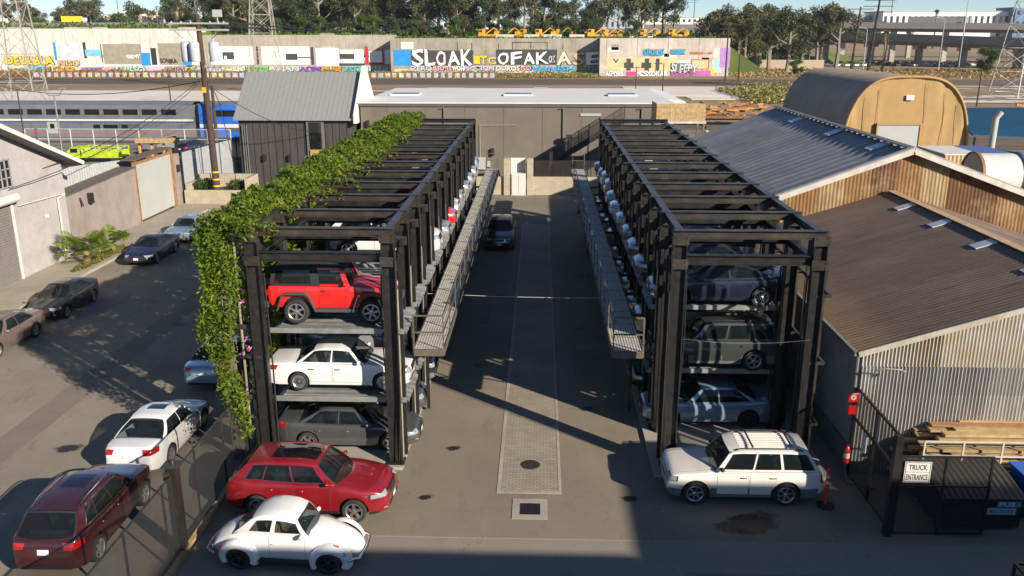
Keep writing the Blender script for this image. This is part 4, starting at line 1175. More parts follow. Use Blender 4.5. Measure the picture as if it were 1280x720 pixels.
# low block wall, gate piers and white cabinets at the alley end
o = empty('block_wall', (0, 69, 0), label='low pale concrete block wall crossing the end of the alley', cat='wall')
m = MB(); m.box(-.55,5.6,68.9,69.2,0,1.45); m.box(-5.6,-2.7,68.9,69.2,0,1.45); W(m, 'wall', BLOCKM, o)
for x in (-2.6, -.75):
    m = MB(); m.box(x-.25,x+.25,68.7,69.6,0,2.9); W(m, 'pier', BLOCKM, o)
o = empty('block_wall_fence', (2.5, 69.3, 0), label='dark wire fence standing on the low block wall at the alley end', cat='fence')
m = MB()
for k in range(5): m.bar((-.4+k*1.5,69.05,1.45),(-.4+k*1.5,69.05,2.75),.05)
m.bar((-.4,69.05,2.75),(5.6,69.05,2.75),.04)
W(m, 'frame', STEEL, o)
def meshfab(name, c, dens):
    if name in _cache: return _cache[name]
    t = NT(name); t.out(c, .9)
    tr = t.new('ShaderNodeBsdfTransparent'); mx = t.new('ShaderNodeMixShader')
    wv = t.noise(t.coords(), 3, 4); mr = t.new('ShaderNodeMapRange'); t.link(wv, mr.inputs[0]); mr.inputs[3].default_value = dens-.12; mr.inputs[4].default_value = dens+.12
    t.link(mr.outputs[0], mx.inputs[0]); t.link(tr.outputs[0], mx.inputs[1]); t.link(t.b.outputs[0], mx.inputs[2]); t.link(mx.outputs[0], t.n['Material Output'].inputs[0])
    _cache[name] = t.mat; return t.mat
m = MB(); m.add([(-.4,69.05,1.45),(5.6,69.05,1.45),(5.6,69.05,2.75),(-.4,69.05,2.75)], [(0,1,2,3)]); W(m, 'wire_mesh', meshfab('wire', (.06,.05,.045), .35), o)
o = empty('utility_cabinet', (-1.7, 68.9, 0), label='white utility cabinet between the block piers at the alley end', cat='cabinet')
m = MB(); m.box(-.55,.6,-.3,.3,0,1.75); m.build('housing', WHITE, o)
m = MB(); m.box(-.5,-.0,-.33,-.3,.1,1.65); m.build('door', WHITE, o); m = MB(); m.box(.04,.55,-.33,-.3,.1,1.65); m.build('door', WHITE, o)
m = MB(); m.box(-.6,.55,.5,.6,0,2.9); m.build('back_board', WHITE, o)
# shadowed stair against the warehouse, right
o = empty('steel_stair', (4, 70.6, 0), label='dark steel stair with railing climbing right against the grey warehouse', cat='stair')
m = MB()
for s_ in (0, 1.0): m.bar((.7,70.4+s_,2.0),(6.8,70.4+s_,5.8),.06,.24)
for k in range(16): m.box(.8+k*.38, 1.12+k*.38, 70.45, 71.35, 2.1+k*.237, 2.14+k*.237)
W(m, 'flight', STEEL, o)
m = MB()
for k in range(8): m.bar((.8+k*.85,70.4,2.1+k*.53),(.8+k*.85,70.4,3.2+k*.53),.05)
m.bar((.8,70.4,3.2),(6.8,70.4,6.95),.05); m.bar((.8,70.4,2.7),(6.8,70.4,6.45),.03); W(m, 'railing', STEEL, o)
m = MB(); m.add([(.8,70.36,2.2),(6.8,70.36,5.9),(6.8,70.36,6.9),(.8,70.36,3.2)], [(0,1,2,3)]); W(m, 'railing_mesh', meshfab('wire2', (.05,.045,.04), .5), o)
m = MB()
for x in (1.0, 3.9, 6.7): m.bar((x,70.5,0),(x,70.5,2.1+(x-.8)*.62),.1)
W(m, 'support', STEEL, o)

# ------------------------------------------------------------------ left: white building, boundary walls
wb = empty('white_warehouse', (-27, 37, 0), label='white painted brick warehouse with a gable and grey roller door at the left edge', cat='warehouse')
pk = 36.9; ez = 5.55; pz = ez+.39*(47.9-pk)
m = MB(); m.box(-48,-27,25.9,47.9,0,ez); m.prism([(25.9,ez),(47.9,ez),(pk,pz)], -48, -27, 'yz'); W(m, 'wall', WBRICK, wb)
m = MB()
for s_ in (1, -1):
    e_ = pk+s_*11.9; za = pz+.02; zb_ = pz-.39*11.9
    m.add([(-48.2,e_,zb_),(-26.2,e_,zb_),(-26.2,pk,za+.02),(-48.2,pk,za+.02),(-48.2,e_,zb_+.22),(-26.2,e_,zb_+.22),(-26.2,pk,za+.24),(-48.2,pk,za+.24)], [(0,1,2,3),(7,6,5,4),(0,4,5,1),(1,5,6,2),(2,6,7,3),(3,7,4,0)])
W(m, 'roof', plain('dark_roof_sheet', (.17,.16,.155), .7), wb)
m = MB(); m.bar((-26.15,pk,pz+.13),(-26.15,pk+11.9,pz+.13-.39*11.9),.04,.22); m.bar((-26.15,pk,pz+.13),(-26.15,pk-11.9,pz+.13-.39*11.9),.04,.22); W(m, 'barge_board', WHITE, wb)
m = MB(); z = 0
while z < 4.15: m.box(-27.03+.0,-26.96,37.6,42.6,z,z+.11); z += .13
W(m, 'roller_door', plain('roller_grey', (.20,.185,.17), .6, .1), wb)
m = MB(); m.box(-27,-26.9,42.62,42.75,0,4.2); m.box(-27,-26.9,37.5,37.6,0,4.2); m.tube([(-26.75,37.4,4.4),(-26.75,42.85,4.4)], .24, 12); W(m, 'door_surround', WHITE, wb, 40)
m = MB(); m.box(-27,-26.95,41.0,43.05,4.95,6.35); wn_ = W(m, 'window', DGLASS, wb)
m = MB()
for k in range(6): m.box(-26.95,-26.9,41.0+k*.4,41.05+k*.4,4.95,6.35)
for k in range(4): m.box(-26.95,-26.9,41.0,43.05,4.95+k*.45,5.0+k*.45)
W(m, 'window_bars', plain('bars', (.3,.3,.29), .5), wb)
m = MB(); m.tube([(-26.9,46.9,.2),(-26.9,46.9,3.6),(-26.9,47.6,3.7)], .05); m.tube([(-26.9,43.2,3.9),(-26.9,47.7,3.75)], .03, 6); m.box(-27,-26.93,45.6,45.85,2.75,2.95); W(m, 'drainpipe', WHITE, wb, 40)
o = empty('mauve_board_shed', (-27.5, 52, 0), label='mauve grey board shed between the white warehouse and the sliding gate', cat='shed')
m = MB(); m.prism([(47.95,0),(56.7,0),(56.7,3.85),(47.95,3.5)], -28.1, -27.0, 'yz'); W(m, 'wall', MAUVE, o)
m = MB(); m.prism([(47.9,3.51),(56.75,3.86),(56.75,3.93),(47.9,3.58)], -28.15, -26.95, 'yz'); W(m, 'roof', plain('roof_felt_dark', (.10,.085,.07), .8), o)
m = MB(); m.box(-27,-26.7,50.2,50.45,2.7,3.3); m.tube([(-26.95,49.3,3.2),(-26.8,49.3,2.7)], .05); W(m, 'wall_lamp', TRIM, o)
o = empty('sheet_fence', (-34, 58, 0), label='pale grey corrugated sheet wall behind the mauve shed', cat='fence')
m = MB(); corr(m, (-28.25,48.0,0), (0,1,0), (0,0,1), (1,0,0), 13.2, lambda s_: 0, lambda s_: 4.98-.075*s_, .3, .03)
W(m, 'sheet', plain('pale_sheet', (.42,.43,.42), .55, .2, .15), o, 60)
o = empty('sliding_gate', (-27, 59.7, 0), label='tall pale grey sliding gate panel in a rusty timber frame', cat='gate')
m = MB(); m.box(-27.08,-27.0,56.85,62.4,.25,4.05); W(m, 'panel', LGREY, o)
m = MB(); m.box(-27.2,-26.95,56.72,56.85,.1,4.3); m.box(-27.2,-26.9,62.4,62.65,.1,4.4); m.box(-27.1,-26.95,56.85,62.4,4.05,4.2); m.box(-27.4,-27.2,62.7,62.85,.1,4.2)
W(m, 'frame', plain('rusty_timber', (.26,.13,.05), .8, var=.5, nscale=5), o)
m = MB(); m.prism([(56.6,4.32),(62.8,4.42),(62.8,4.49),(56.6,4.4)], -27.9, -26.9, 'yz'); W(m, 'top_cover', plain('brown_cover', (.12,.08,.06), .8), o)
o = empty('mauve_gate_pier', (-27, 63.1, 0), label='narrow mauve pier right of the sliding gate', cat='pier')
m = MB(); m.box(-27.3,-26.95,62.9,63.9,0,3.9); W(m, 'pier', MAUVE, o); m = MB(); m.box(-26.95,-26.8,63.2,63.5,2.6,3.1); W(m, 'lamp', TRIM, o)
o = empty('screened_fence', (-26.8, 69, 0), label='tall wire fence covered with silvery screening, behind the block planter', cat='fence')
m = MB(); m.add([(-26.9,64.2,.3),(-25.6,76.5,.3),(-25.6,76.5,3.9),(-26.9,64.2,3.9)], [(0,1,2,3)]); W(m, 'screening', meshfab('silver_screen', (.36,.38,.40), .8), o)
m = MB()
for k in range(5): f_ = k/4; m.tube([(-26.9+1.3*f_,64.2+12.3*f_,0),(-26.9+1.3*f_,64.2+12.3*f_,4.1)], .05)
m.tube([(-26.9,64.2,3.95),(-25.6,76.5,3.95)], .03); W(m, 'posts', STEEL, o, 40)
o = empty('block_planter', (-24, 65, 0), label='stepped concrete block planter beside the foot of the utility pole', cat='planter')
m = MB(); m.box(-26.7,-20.9,63.6,63.85,0,1.15); m.box(-26.7,-26.5,63.9,66.5,0,1.6); m.box(-26.5,-22.2,66.3,66.5,0,2.0); m.box(-22.2,-21.95,64.0,66.5,0,2.0)
m.box(-17.8,-14.0,64.0,64.3,0,2.0); m.box(-21.0,-20.8,63.9,68,0,1.1); m.box(-17.8,-17.5,64.3,70,0,2.0)
W(m, 'wall', BLOCKM, o)
m = MB(); m.box(-26.5,-22.2,63.86,66.3,0,.95); m.box(-21.95,-20.9,63.9,66.5,.0,.6); W(m, 'soil', DIRT, o)

# out of frame behind the camera: the tall block whose shadow reaches the foot of the picture
o = empty('stucco_block', (30, 0, 0), label='tall plain stucco building standing behind and right of the viewpoint, out of frame', cat='building')
m = MB(); m.prism([(9.5,-22),(52,-22),(52,6.1),(21,6.1),(21,2.7),(9.5,2.7)], 0, 10.6, 'xy'); W(m, 'wall', GREYW, o)
m = MB(); m.box(9.3,20.9,-22.2,2.9,10.6,10.62); m.box(21.0,52.2,-22.2,6.3,10.63,10.65); W(m, 'roof', plain('tar_roof', (.06,.06,.06), .9), o)
for k in range(5):
    m = MB(); m.box(23+k*5.5, 25+k*5.5, 6.08, 6.14, 5, 7); W(m, 'window', DGLASS, o)
# ------------------------------------------------------------------ parking lifts (local +x = alley side)
GALVP = plain('lift_tray_steel', (.30,.305,.29), .45, .45, .3, 2)
CYL = plain('lift_cylinder', (.46,.40,.29), .4, .5, .25, 3)
def hbeam_post(mb, x, y, z0, z1, wx=.38, dy=.24):
    mb.box(x-wx/2, x-wx/2+.03, y-dy/2, y+dy/2, z0, z1)
    mb.box(x+wx/2-.03, x+wx/2, y-dy/2, y+dy/2, z0, z1)
    mb.box(x-wx/2+.03, x+wx/2-.03, y-.02, y+.02, z0, z1)
def ibeam(mb, a, b, h, wd=.2):
    a = Vector(a); b = Vector(b)
    mb.bar(a+Vector((0,0,h/2-.012)), b+Vector((0,0,h/2-.012)), wd, .024)
    mb.bar(a-Vector((0,0,h/2-.012)), b-Vector((0,0,h/2-.012)), wd, .024)
    mb.bar(a, b, .02, h-.05)
HX = 1.91
def make_lift(platforms=True, portal=False):
    root = empty('car_lift', (0,0,0))
    for x in (HX, -HX):
        m = MB(); hbeam_post(m, x, -1.25, .09, 7.0); m.box(x-.26,x+.26,-1.47,-1.02,.09,.13); m.build('post', STEEL, root)
    m = MB(); ibeam(m, (-HX-.2,-1.25,7.15), (HX+.2,-1.25,7.15), .24); m.build('cross_beam', STEEL2, root)
    m = MB(); ibeam(m, (-HX+.2,-1.21,6.42), (HX-.2,-1.21,6.42), .28); m.build('cross_beam', STEEL, root)
    m = MB(); ibeam(m, (-HX+.2,1.16,6.5), (HX-.2,1.16,6.5), .22, .14); m.build('cross_beam', STEEL, root)
    for x in (HX, -HX):
        m = MB(); ibeam(m, (x,-1.12,7.13), (x,1.32,7.13), .22); m.build('side_beam', STEEL2, root)
        m = MB(); ibeam(m, (x*.9,-1.0,6.45), (x*.9,1.3,6.45), .2); m.bar((x,-1.0,6.6),(x,-1.0,7.0),.1); m.build('side_beam', STEEL, root)
    for x, s_ in ((HX+.12, 1), (-HX+.05, -1)):
        m = MB(); m.tube([(x,-.92,.1),(x,-.92,5.4)], .07, 8); m.tube([(x,-.92,5.4),(x,-.92,6.5)], .035, 6); m.build('lift_cylinder', CYL, root, 50)
        m = MB(); m.bar((x+.1*s_,-.72,.1),(x+.1*s_,-.72,6.4),.10,.14); m.bar((x-.1*s_,1.05,.1),(x-.1*s_,1.05,6.4),.12,.16); m.build('guide_rail', STEEL, root)
    # outer lattice
    m = MB()
    for y in (-.7, .3, 1.0): m.bar((-HX-.42,y,.1),(-HX-.42,y,6.2),.07)
    for z in (1.5, 3.4, 5.4): m.bar((-HX-.42,-1.25,z),(-HX-.42,1.3,z),.07,.1); m.bar((-HX-.42,-1.25,z),(-HX,-1.25,z),.06,.08)
    m.build('outer_lattice', STEEL2, root)
    # small hydraulic bits and a chain box at the heads
    for xa in (HX, -HX):
        m = MB(); m.box(xa-.13,xa+.13,-1.05,-.6,6.55,6.95); m.build('head_gear', TRIM, root)
    m = MB(); m.tube([(HX+.22,-1.43,6.7),(HX+.22,-1.43,2.2),(HX+.12,-1.43,.2)], .02, 5); m.build('cable', TRIM, root)
    for x in (HX, -HX):
        m = MB()
        for z in (6.3, 6.98):
            m.box(x-.22,x+.22,-1.40,-1.375,z-.12,z+.16)
            for bx in (-.15,.15):
                for bz in (-.06,.1): m.box(x+bx-.015,x+bx+.015,-1.42,-1.40,z+bz-.015,z+bz+.015)
        m.build('gusset_plate', STEEL2, root)
    m = MB(); m.tube([(-HX+.25,-1.12,.3),(-HX+.27,-1.12,3.0),(-HX+.22,-1.12,5.9)], .025, 5); m.build('hydraulic_hose', TRIM, root)
    m = MB(); m.tube([(HX-.25,-1.1,5.9),(HX-.3,-1.05,4.0),(HX-.22,-1.1,2.2)], .02, 5); m.build('hydraulic_hose', TRIM, root)
    if platforms:
        for z in (2.06, 4.20):
            m = MB()
            def tray(i, j):
                x = -1.75+4.05*i/16; y = -1.02+2.04*j/24
                prof = .03*(1 if (j % 4) in (1, 2) else 0)
                e_ = .08 if j in (0, 24) else 0
                return (x, y, z-.03-prof+e_ - (.16 if i == 0 else 0) - (.10*(i-14)/2 if i > 14 else 0))
            m.grid(tray, 16, 24)
            m.bar((-1.75,-1.05,z-.04),(2.25,-1.05,z-.04),.05,.15); m.bar((-1.75,1.05,z-.04),(2.25,1.05,z-.04),.05,.15)
            m.bar((-1.75,0,z-.1),(2.1,0,z-.1),.1,.06)
            m.build('platform', GALVP, root)
            m = MB()
            for y in (-1.1, 1.1): m.bar((HX-.15,y*.98,z-.12),(HX-.15,y*.82,z-.12),.3,.10)
            m.build('platform_bracket', STEEL, root)
    return root
LX = -6.12; RX = 5.8
proto_full = make_lift(True); proto_portal = make_lift(False)
ordn = ['first','second','third','fourth','fifth','sixth','seventh','eighth','ninth','tenth','eleventh','twelfth']
Y0 = 23.3+1.25
def bay(i): return ('%s from the front' % ordn[i]) if i else 'nearest the viewer'
for i in range(12):
    o = proto_full if i == 0 else copy_tree(proto_full)
    o.location = (LX, Y0+2.6*i, 0)
    tag(o, 'black car lift frame of the left rack, bay %s' % bay(i), 'car lift', 'car lifts of the two racks')
for i in range(12):
    o = copy_tree(proto_full) if i else proto_portal
    o.location = (RX, Y0+2.6*i, 0); o.rotation_euler[2] = 0
    # mirrored so that the alley side faces left
    o.scale = (-1, 1, 1)
    tag(o, ('black steel car lift frame of the right rack, bay %s' % bay(i)) if i else 'open black steel portal frame without trays at the near end of the right rack', 'car lift', 'car lifts of the two racks')
for (x, s_, nm) in ((LX, 1, 'left'), (RX, -1, 'right')):
    m = MB()
    for dx in (HX, -HX): hbeam_post(m, x+dx, 0, 0, 7.0)
    ibeam(m, (x-HX-.2,0,7.15), (x+HX+.2,0,7.15), .24); ibeam(m, (x-HX+.2,0,6.42), (x+HX-.2,0,6.42), .28)
    o = m.build('end_frame', STEEL); o.location = (0, 23.3+31.2, .09); tag(o, 'black steel frame closing the far end of the %s rack' % nm, 'steel frame')

# trellis posts carrying the vine along the left rack
tp = None
for i in range(6):
    y = 23.5+i*5.2
    if tp is None:
        tp = empty('trellis_post', (0,0,0))
        m = MB(); m.box(-.11,.11,-.08,.08,0,7.3); m.build('post', plain('grey_timber', (.12,.11,.10), .85, var=.3, nscale=3), tp)
        m = MB()
        for z in (2.1, 4.3): m.bar((0,-.1,z),(.8,-.1,z),.09,.12); m.bar((.1,.1,z),(.8,.1,z),.05,.12)
        m.build('bracket', STEEL2, tp)
        m = MB(); m.tube([(.42,-.05,1.0),(.42,-.05,6.9)], .035, 6); m.tube([(.60,.0,.1),(.60,0,3.2)], .05, 6); m.build('pipe', CYL, tp, 50)
        o = tp
    else: o = copy_tree(tp)
    o.location = (-9.02, y, 0)
    tag(o, 'weathered trellis post on the street side of the left rack, %s from front' % (ordn[i]), 'post', 'trellis posts of the left rack')

# walkways
DECK = plain('deck_steel', (.52,.49,.43), .6, .2, .25, 3)
RAILM = plain('rail_steel', (.13,.11,.085), .6, .3, .35, 3)
for (x0, x1, rx, lab, y1) in ((-3.77,-2.87,-2.87,'raised ribbed steel walkway with a railing, hung along the left rack, in full sun', 61.5), (2.27,3.17,2.27,'raised ribbed steel walkway with a railing, hung along the right rack, mostly in shade', 61.5)):
    ys0 = 24.6; z = 3.2
    root = empty('walkway', ((x0+x1)/2, ys0, z), label=lab, cat='walkway', group='walkways along the racks')
    m = MB(); wd_ = (x1-x0)/2; L_ = y1-ys0
    n_ = 11
    for k in range(n_): 
        xa = -wd_+2*wd_*k/n_; m.box(xa+.006, xa+2*wd_/n_-.016, 0, L_, -.035, 0)
    dk = m.build('deck', DECK, root)
    m = MB(); m.box(-wd_,wd_,0,L_,-.05,-.037)
    k = 0
    while k < L_:
        m.box(-wd_, wd_, k, k+.02, .001, .006); k += 1.3
    m.build('deck_seams', WELL, root)
    m = MB(); m.box(-wd_-.03,-wd_,0,L_,-.2,.02); m.box(wd_,wd_+.03,0,L_,-.2,.02); m.box(-wd_,wd_,-.04,0,-.2,.02); m.build('edge_channel', RAILM, root)
    m = MB(); sx = rx-(x0+x1)/2
    k = 0
    while k <= L_+.01:
        m.bar((sx,k,-.15),(sx,k,1.08),.035); k += 1.95
    for zz in (1.08, .58): m.bar((sx,0,zz),(sx,L_,zz),.028)
    for zz in (1.08, .55): m.bar((-wd_,0,zz),(wd_,0,zz),.045)
    m.bar((-sx,0,-.1),(-sx,0,1.08),.05)
    for zz in (1.08, .6): m.bar((-wd_,L_,zz),(wd_,L_,zz),.045)
    m.bar((-sx,L_,-.1),(-sx,L_,1.3),.05)
    m.build('railing', RAILM, root)
    for i in range(13):
        yy = 23.3+2.6*i-ys0
        if yy < 0: continue
        m = MB(); e_ = (-4.05 if rx < 0 else 3.85)-(x0+x1)/2
        m.bar((sx,yy,-.12),(e_,yy,-.12),.08,.12); m.bar((sx*.3,yy,-.14),(e_,yy,-.95),.05); m.build('bracket', STEEL, root)
    for i in (1, 4, 8, 12):
        m = MB(); m.bar((-sx*.9,2.6*i,-.2),(-sx*.9,2.6*i,-z+.09),.1); m.build('leg', STEEL, root)

# ------------------------------------------------------------------ foliage
def leafmat(name, c, trans=.35):
    t = NT(name); tc = t.new('ShaderNodeNewGeometry')
    n = t.new('ShaderNodeTexNoise'); n.inputs['Scale'].default_value = .9; n.inputs['Detail'].default_value = 4; t.link(tc.outputs['Position'], n.inputs['Vector'])
    wn = t.new('ShaderNodeTexWhiteNoise', noise_dimensions='1D'); t.link(tc.outputs['Random Per Island'], wn.inputs['W'])
    a = t.mix(.5, n.outputs['Fac'], wn.outputs['Value'])
    cc = t.ramp(a, [(.2, tuple(x*.5 for x in c)), (.5, c), (.8, (min(1,c[0]*1.9), min(1,c[1]*1.55), c[2]*1.2))])
    t.out(cc, .5, 0, .35)
    tr = t.new('ShaderNodeBsdfTranslucent'); t.link(cc, tr.inputs[0])
    mx = t.new('ShaderNodeMixShader'); mx.inputs[0].default_value = trans
    t.link(t.b.outputs[0], mx.inputs[1]); t.link(tr.outputs[0], mx.inputs[2]); t.link(mx.outputs[0], t.n['Material Output'].inputs[0])
    return t.mat
VINE = leafmat('vine_leaf', (.135,.205,.018), .5)
VINE2 = leafmat('vine_leaf_old', (.075,.085,.02), .3)
LEAFD = leafmat('dark_leaf', (.050,.068,.028), .25)
LEAFO = leafmat('olive_leaf', (.095,.105,.045), .25)
LEAFG = leafmat('green_leaf', (.06,.11,.02), .25)
BARK = plain('pale_bark', (.22,.18,.14), .9, var=.35)
def leaf(mb, c, s_, r_, flat=.0):
    n = Vector((r_.gauss(0,1), r_.gauss(0,1), r_.gauss(0,1)+flat)).normalized()
    a = n.orthogonal().normalized(); a = Matrix.Rotation(r_.uniform(0,6.28), 3, n) @ a; b = n.cross(a)
    c = Vector(c); l = s_*r_.uniform(.7,1.3); w_ = l*.45
    mb.v += [tuple(c-a*l), tuple(c+b*w_-n*l*.15), tuple(c+a*l), tuple(c-b*w_-n*l*.15)]
    k = len(mb.v)-4; mb.f.append((k,k+1,k+2,k+3)); mb.m.append(mb.mi)
vine = empty('flowering_vine', (-8.6, 24, 0), label='bright green flowering vine covering the street side and top edge of the left rack', cat='vine')
r_ = random.Random(11)
m = MB()
def bumpn(y, k): return math.sin(y*1.1+k)*.5+math.sin(y*2.7+k*2)*.3+math.sin(y*5.9+k*3)*.2
# top blanket
for k in range(30000):
    y = 22.6+32.4*r_.random()**.92
    f_ = r_.random()
    lo = -9.5+.15*bumpn(y,1); hi = -8.0+.3*bumpn(y,2)+min(.9, max(0,(y-24)*.05))
    x = lo+(hi-lo)*f_
    zt = 7.45+.32*math.sin(math.pi*f_)+.22*bumpn(y*1.3+x*2, 3)
    z = zt-abs(r_.gauss(0,.22))
    if f_ < .12: z -= r_.random()*.9
    m_ = .0
    m.mi = 1 if r_.random() < .10 else 0
    leaf(m, (x, y, z), .075*r_.uniform(.55,1.35), r_, .8)
# street side curtain, ragged below
for k in range(30000):
    y = 22.7+32*r_.random()
    bot = (1.6+1.3*bumpn(y,5)) if y > 26 else (3.6+1.0*bumpn(y*2.2,6))
    z = bot+(7.5-bot)*r_.random()**.8
    x = -9.28+.16*math.sin(y*1.7+z)+r_.gauss(0,.13)+(7.5-z)*.05
    m.mi = 1 if r_.random() < .22 else 0
    leaf(m, (x, y, z), (.07 if y < 27 else .105)*r_.uniform(.5,1.35), r_, .2)
# front end drape
for k in range(6500):
    x = -9.5+.95*r_.random(); 
    bot = max(.9, 4.2-4.6*(x+9.5)-.8*math.sin(x*9))
    z = bot+(7.6-bot)*r_.random()
    if math.sin(x*9+z*1.8)+math.sin(z*3.1+x*2) < -1.05: continue
    leaf(m, (x+.15*math.sin(z*1.3), 22.95+r_.gauss(0,.25), z), .065, r_, .1)
# inner curtain seen through the frames and trailing strands on the beams
for k in range(30000):
    y = 23.3+31*r_.random(); z = 7.3-5.2*r_.random()**1.3
    if math.sin(y*2.1)+.6*math.sin(y*5.3+z) < -1.3: continue
    leaf(m, (-8.35+r_.gauss(0,.14), y, max(z,1.2)), .065 if y < 25.5 else .10, r_)
for i in range(12):
    yy = 23.3+2.6*i; ln = r_.uniform(.2, 1.0) if i < 2 else r_.uniform(.5, 2.0)
    for k in range(int(170*ln)):
        q = r_.random(); leaf(m, (-7.9+ln*q, yy+r_.gauss(0,.1), 7.38-abs(r_.gauss(0,.12))-(q > .8)*.2*r_.random()), .06, r_)
vm = m.build('foliage', [VINE, VINE2], vine, fix=False); vm.location = -Vector(vine.location)
for k in range(36):
    m = MB(); y = 22.9+3*r_.random()**2+ (20*r_.random() if k % 3 == 0 else 0); z = r_.uniform(2.5,7.4); x = -9.5+.3*r_.random()
    if k % 4 == 0: x = -8.3; 
    for q in range(5): leaf(m, (x+r_.gauss(0,.04), y-.1+r_.gauss(0,.04), z+r_.gauss(0,.04)), .06, r_)
    fl_ = m.build('flower', plain('pink_petal', (.55,.12,.38), .6), vine, fix=False); fl_.location = -Vector(vine.location)
m = MB()
for k in range(50):
    y = 23.4+(k % 12)*2.6+r_.uniform(-.3,.3); x = -9.0+r_.uniform(-.2,.3)
    m.tube([(x, y, .1), (x+r_.uniform(-.2,.2), y+.1, 2.5), (x+r_.uniform(-.2,.2), y-.1, 5), (x, y, 7.4)], .018, 4)
st = m.build('stems', plain('stem', (.14,.09,.05), .9), vine); st.location = -Vector(vine.location)

PALML = leafmat('palm_leaf', (.16,.24,.03), .45)
# fan palms on the pavement at the left
def fan_palm(x, y, h, s_, lab, seed):
    r_ = random.Random(seed)
    o = empty('fan_palm', (x, y, .1), label=lab, cat='palm', group='small fan palms on the left pavement')
    m = MB(); m.tube([(0,0,0),(.03,0,h*.5),(0,.04,h)], [.13*s_+.05,.12*s_,.10*s_], 8); m.build('trunk', plain('palm_trunk', (.22,.13,.07), .9, var=.4, nscale=12), o, 50)
    for k in range(22):
        az = k*2.4+r_.uniform(-.2,.2); el = R(r_.uniform(-2, 50)); L_ = s_*r_.uniform(.7,1.05)
        d = Vector((math.cos(az)*math.cos(el), math.sin(az)*math.cos(el), math.sin(el)))
        m = MB(); e_ = Vector((0,0,h))+d*L_*.8
        m.tube([(0,0,h), tuple(Vector((0,0,h))+d*L_*.5+Vector((0,0,.04))), tuple(e_)], .012, 5)
        sd = d.cross(Vector((0,0,1))).normalized(); up = sd.cross(d)
        NB = 20
        for q in range(NB):
            a = R(-100+200*q/(NB-1)); bl = s_*.62*(1-.25*abs(q/(NB-1)*2-1))
            dd = (d*math.cos(a)+sd*math.sin(a)).normalized()
            wv = (d*-math.sin(a)+sd*math.cos(a)).normalized()*.030
            mid = e_+dd*bl*.55+up*.02; tip = e_+dd*bl-Vector((0,0,.14*s_))-up*.03
            m.add([e_, mid+wv, tip, mid-wv], [(0,1,2,3)])
        m.build('frond', PALML, o, fix=False)
fan_palm(-25.2, 45.9, .75, 1.4, 'larger fan palm on the left pavement, nearer the white warehouse', 1)
fan_palm(-24.9, 48.3, .55, 1.1, 'smaller fan palm on the left pavement, behind the dark blue sedan', 2)
m = MB(); r_ = random.Random(8)
for k in range(2600):
    a = r_.uniform(0,6.28); q = r_.random()**.5; leaf(m, (-24.95+.42*q*math.cos(a), 46.9+3.0*q*math.sin(a), .16+.16*r_.random()), .06, r_)
tag(m.build('grass_tuft', leafmat('weeds', (.16,.17,.04)), fix=False), kind='stuff')
def bush(x, y, z, rx, ry, rz, lab, n=900, mat=None, s_=.09, seed=1, grp=None, cat='shrub'):
    r_ = random.Random(seed); o = empty('shrub', (x, y, z), label=lab, cat=cat, group=grp)
    m = MB()
    for k in range(n):
        v = Vector((r_.gauss(0,1), r_.gauss(0,1), r_.gauss(0,1))).normalized()*(r_.random()**.35)
        leaf(m, (v.x*rx*(1+.2*math.sin(v.z*9)), v.y*ry, (v.z*.5+.5)*rz*2), s_, r_)
    m.build('foliage', mat or LEAFG, o, fix=False)
    m = MB()
    for k in range(5): m.tube([(0,0,0),(r_.uniform(-.5,.5)*rx, r_.uniform(-.5,.5)*ry, rz)], .02*max(1,rz), 4)
    m.build('stems', BARK, o)
    return o
bush(-25.6,65,.9,.9,.6,.5,'low green shrub in the left half of the block planter', seed=3)
bush(-23.1,65,.9,.8,.6,.45,'low green shrub in the right half of the block planter behind the pole', seed=4)
# ------------------------------------------------------------------ the cars
PNT = dict(
 silver=carpaint('silver_paint', (.38,.39,.40), .5), white=carpaint('white_paint_car', (.72,.71,.69)), cream=carpaint('cream_white_paint', (.70,.66,.60)),
 black=carpaint('black_paint', (.008,.008,.010)), grey=carpaint('grey_paint', (.09,.095,.10), .4), navy=carpaint('navy_paint', (.010,.014,.035), .2),
 blue=carpaint('blue_paint', (.03,.09,.26), .3), red=carpaint('bright_red_paint', (.62,.012,.012)), ruby=carpaint('ruby_paint', (.25,.006,.014), .2),
 maroon=carpaint('maroon_paint', (.045,.005,.009), .2), bronze=carpaint('bronze_paint', (.24,.18,.15), .5), green=carpaint('grey_green_paint', (.06,.07,.068), .4),
 steelblue=carpaint('steel_blue_paint', (.10,.15,.20), .5), paleblue=carpaint('pale_blue_silver_paint', (.26,.36,.46), .4))
SOFT = plain('soft_top', (.022,.022,.024), .85)
PROTO = {}
CS = .915
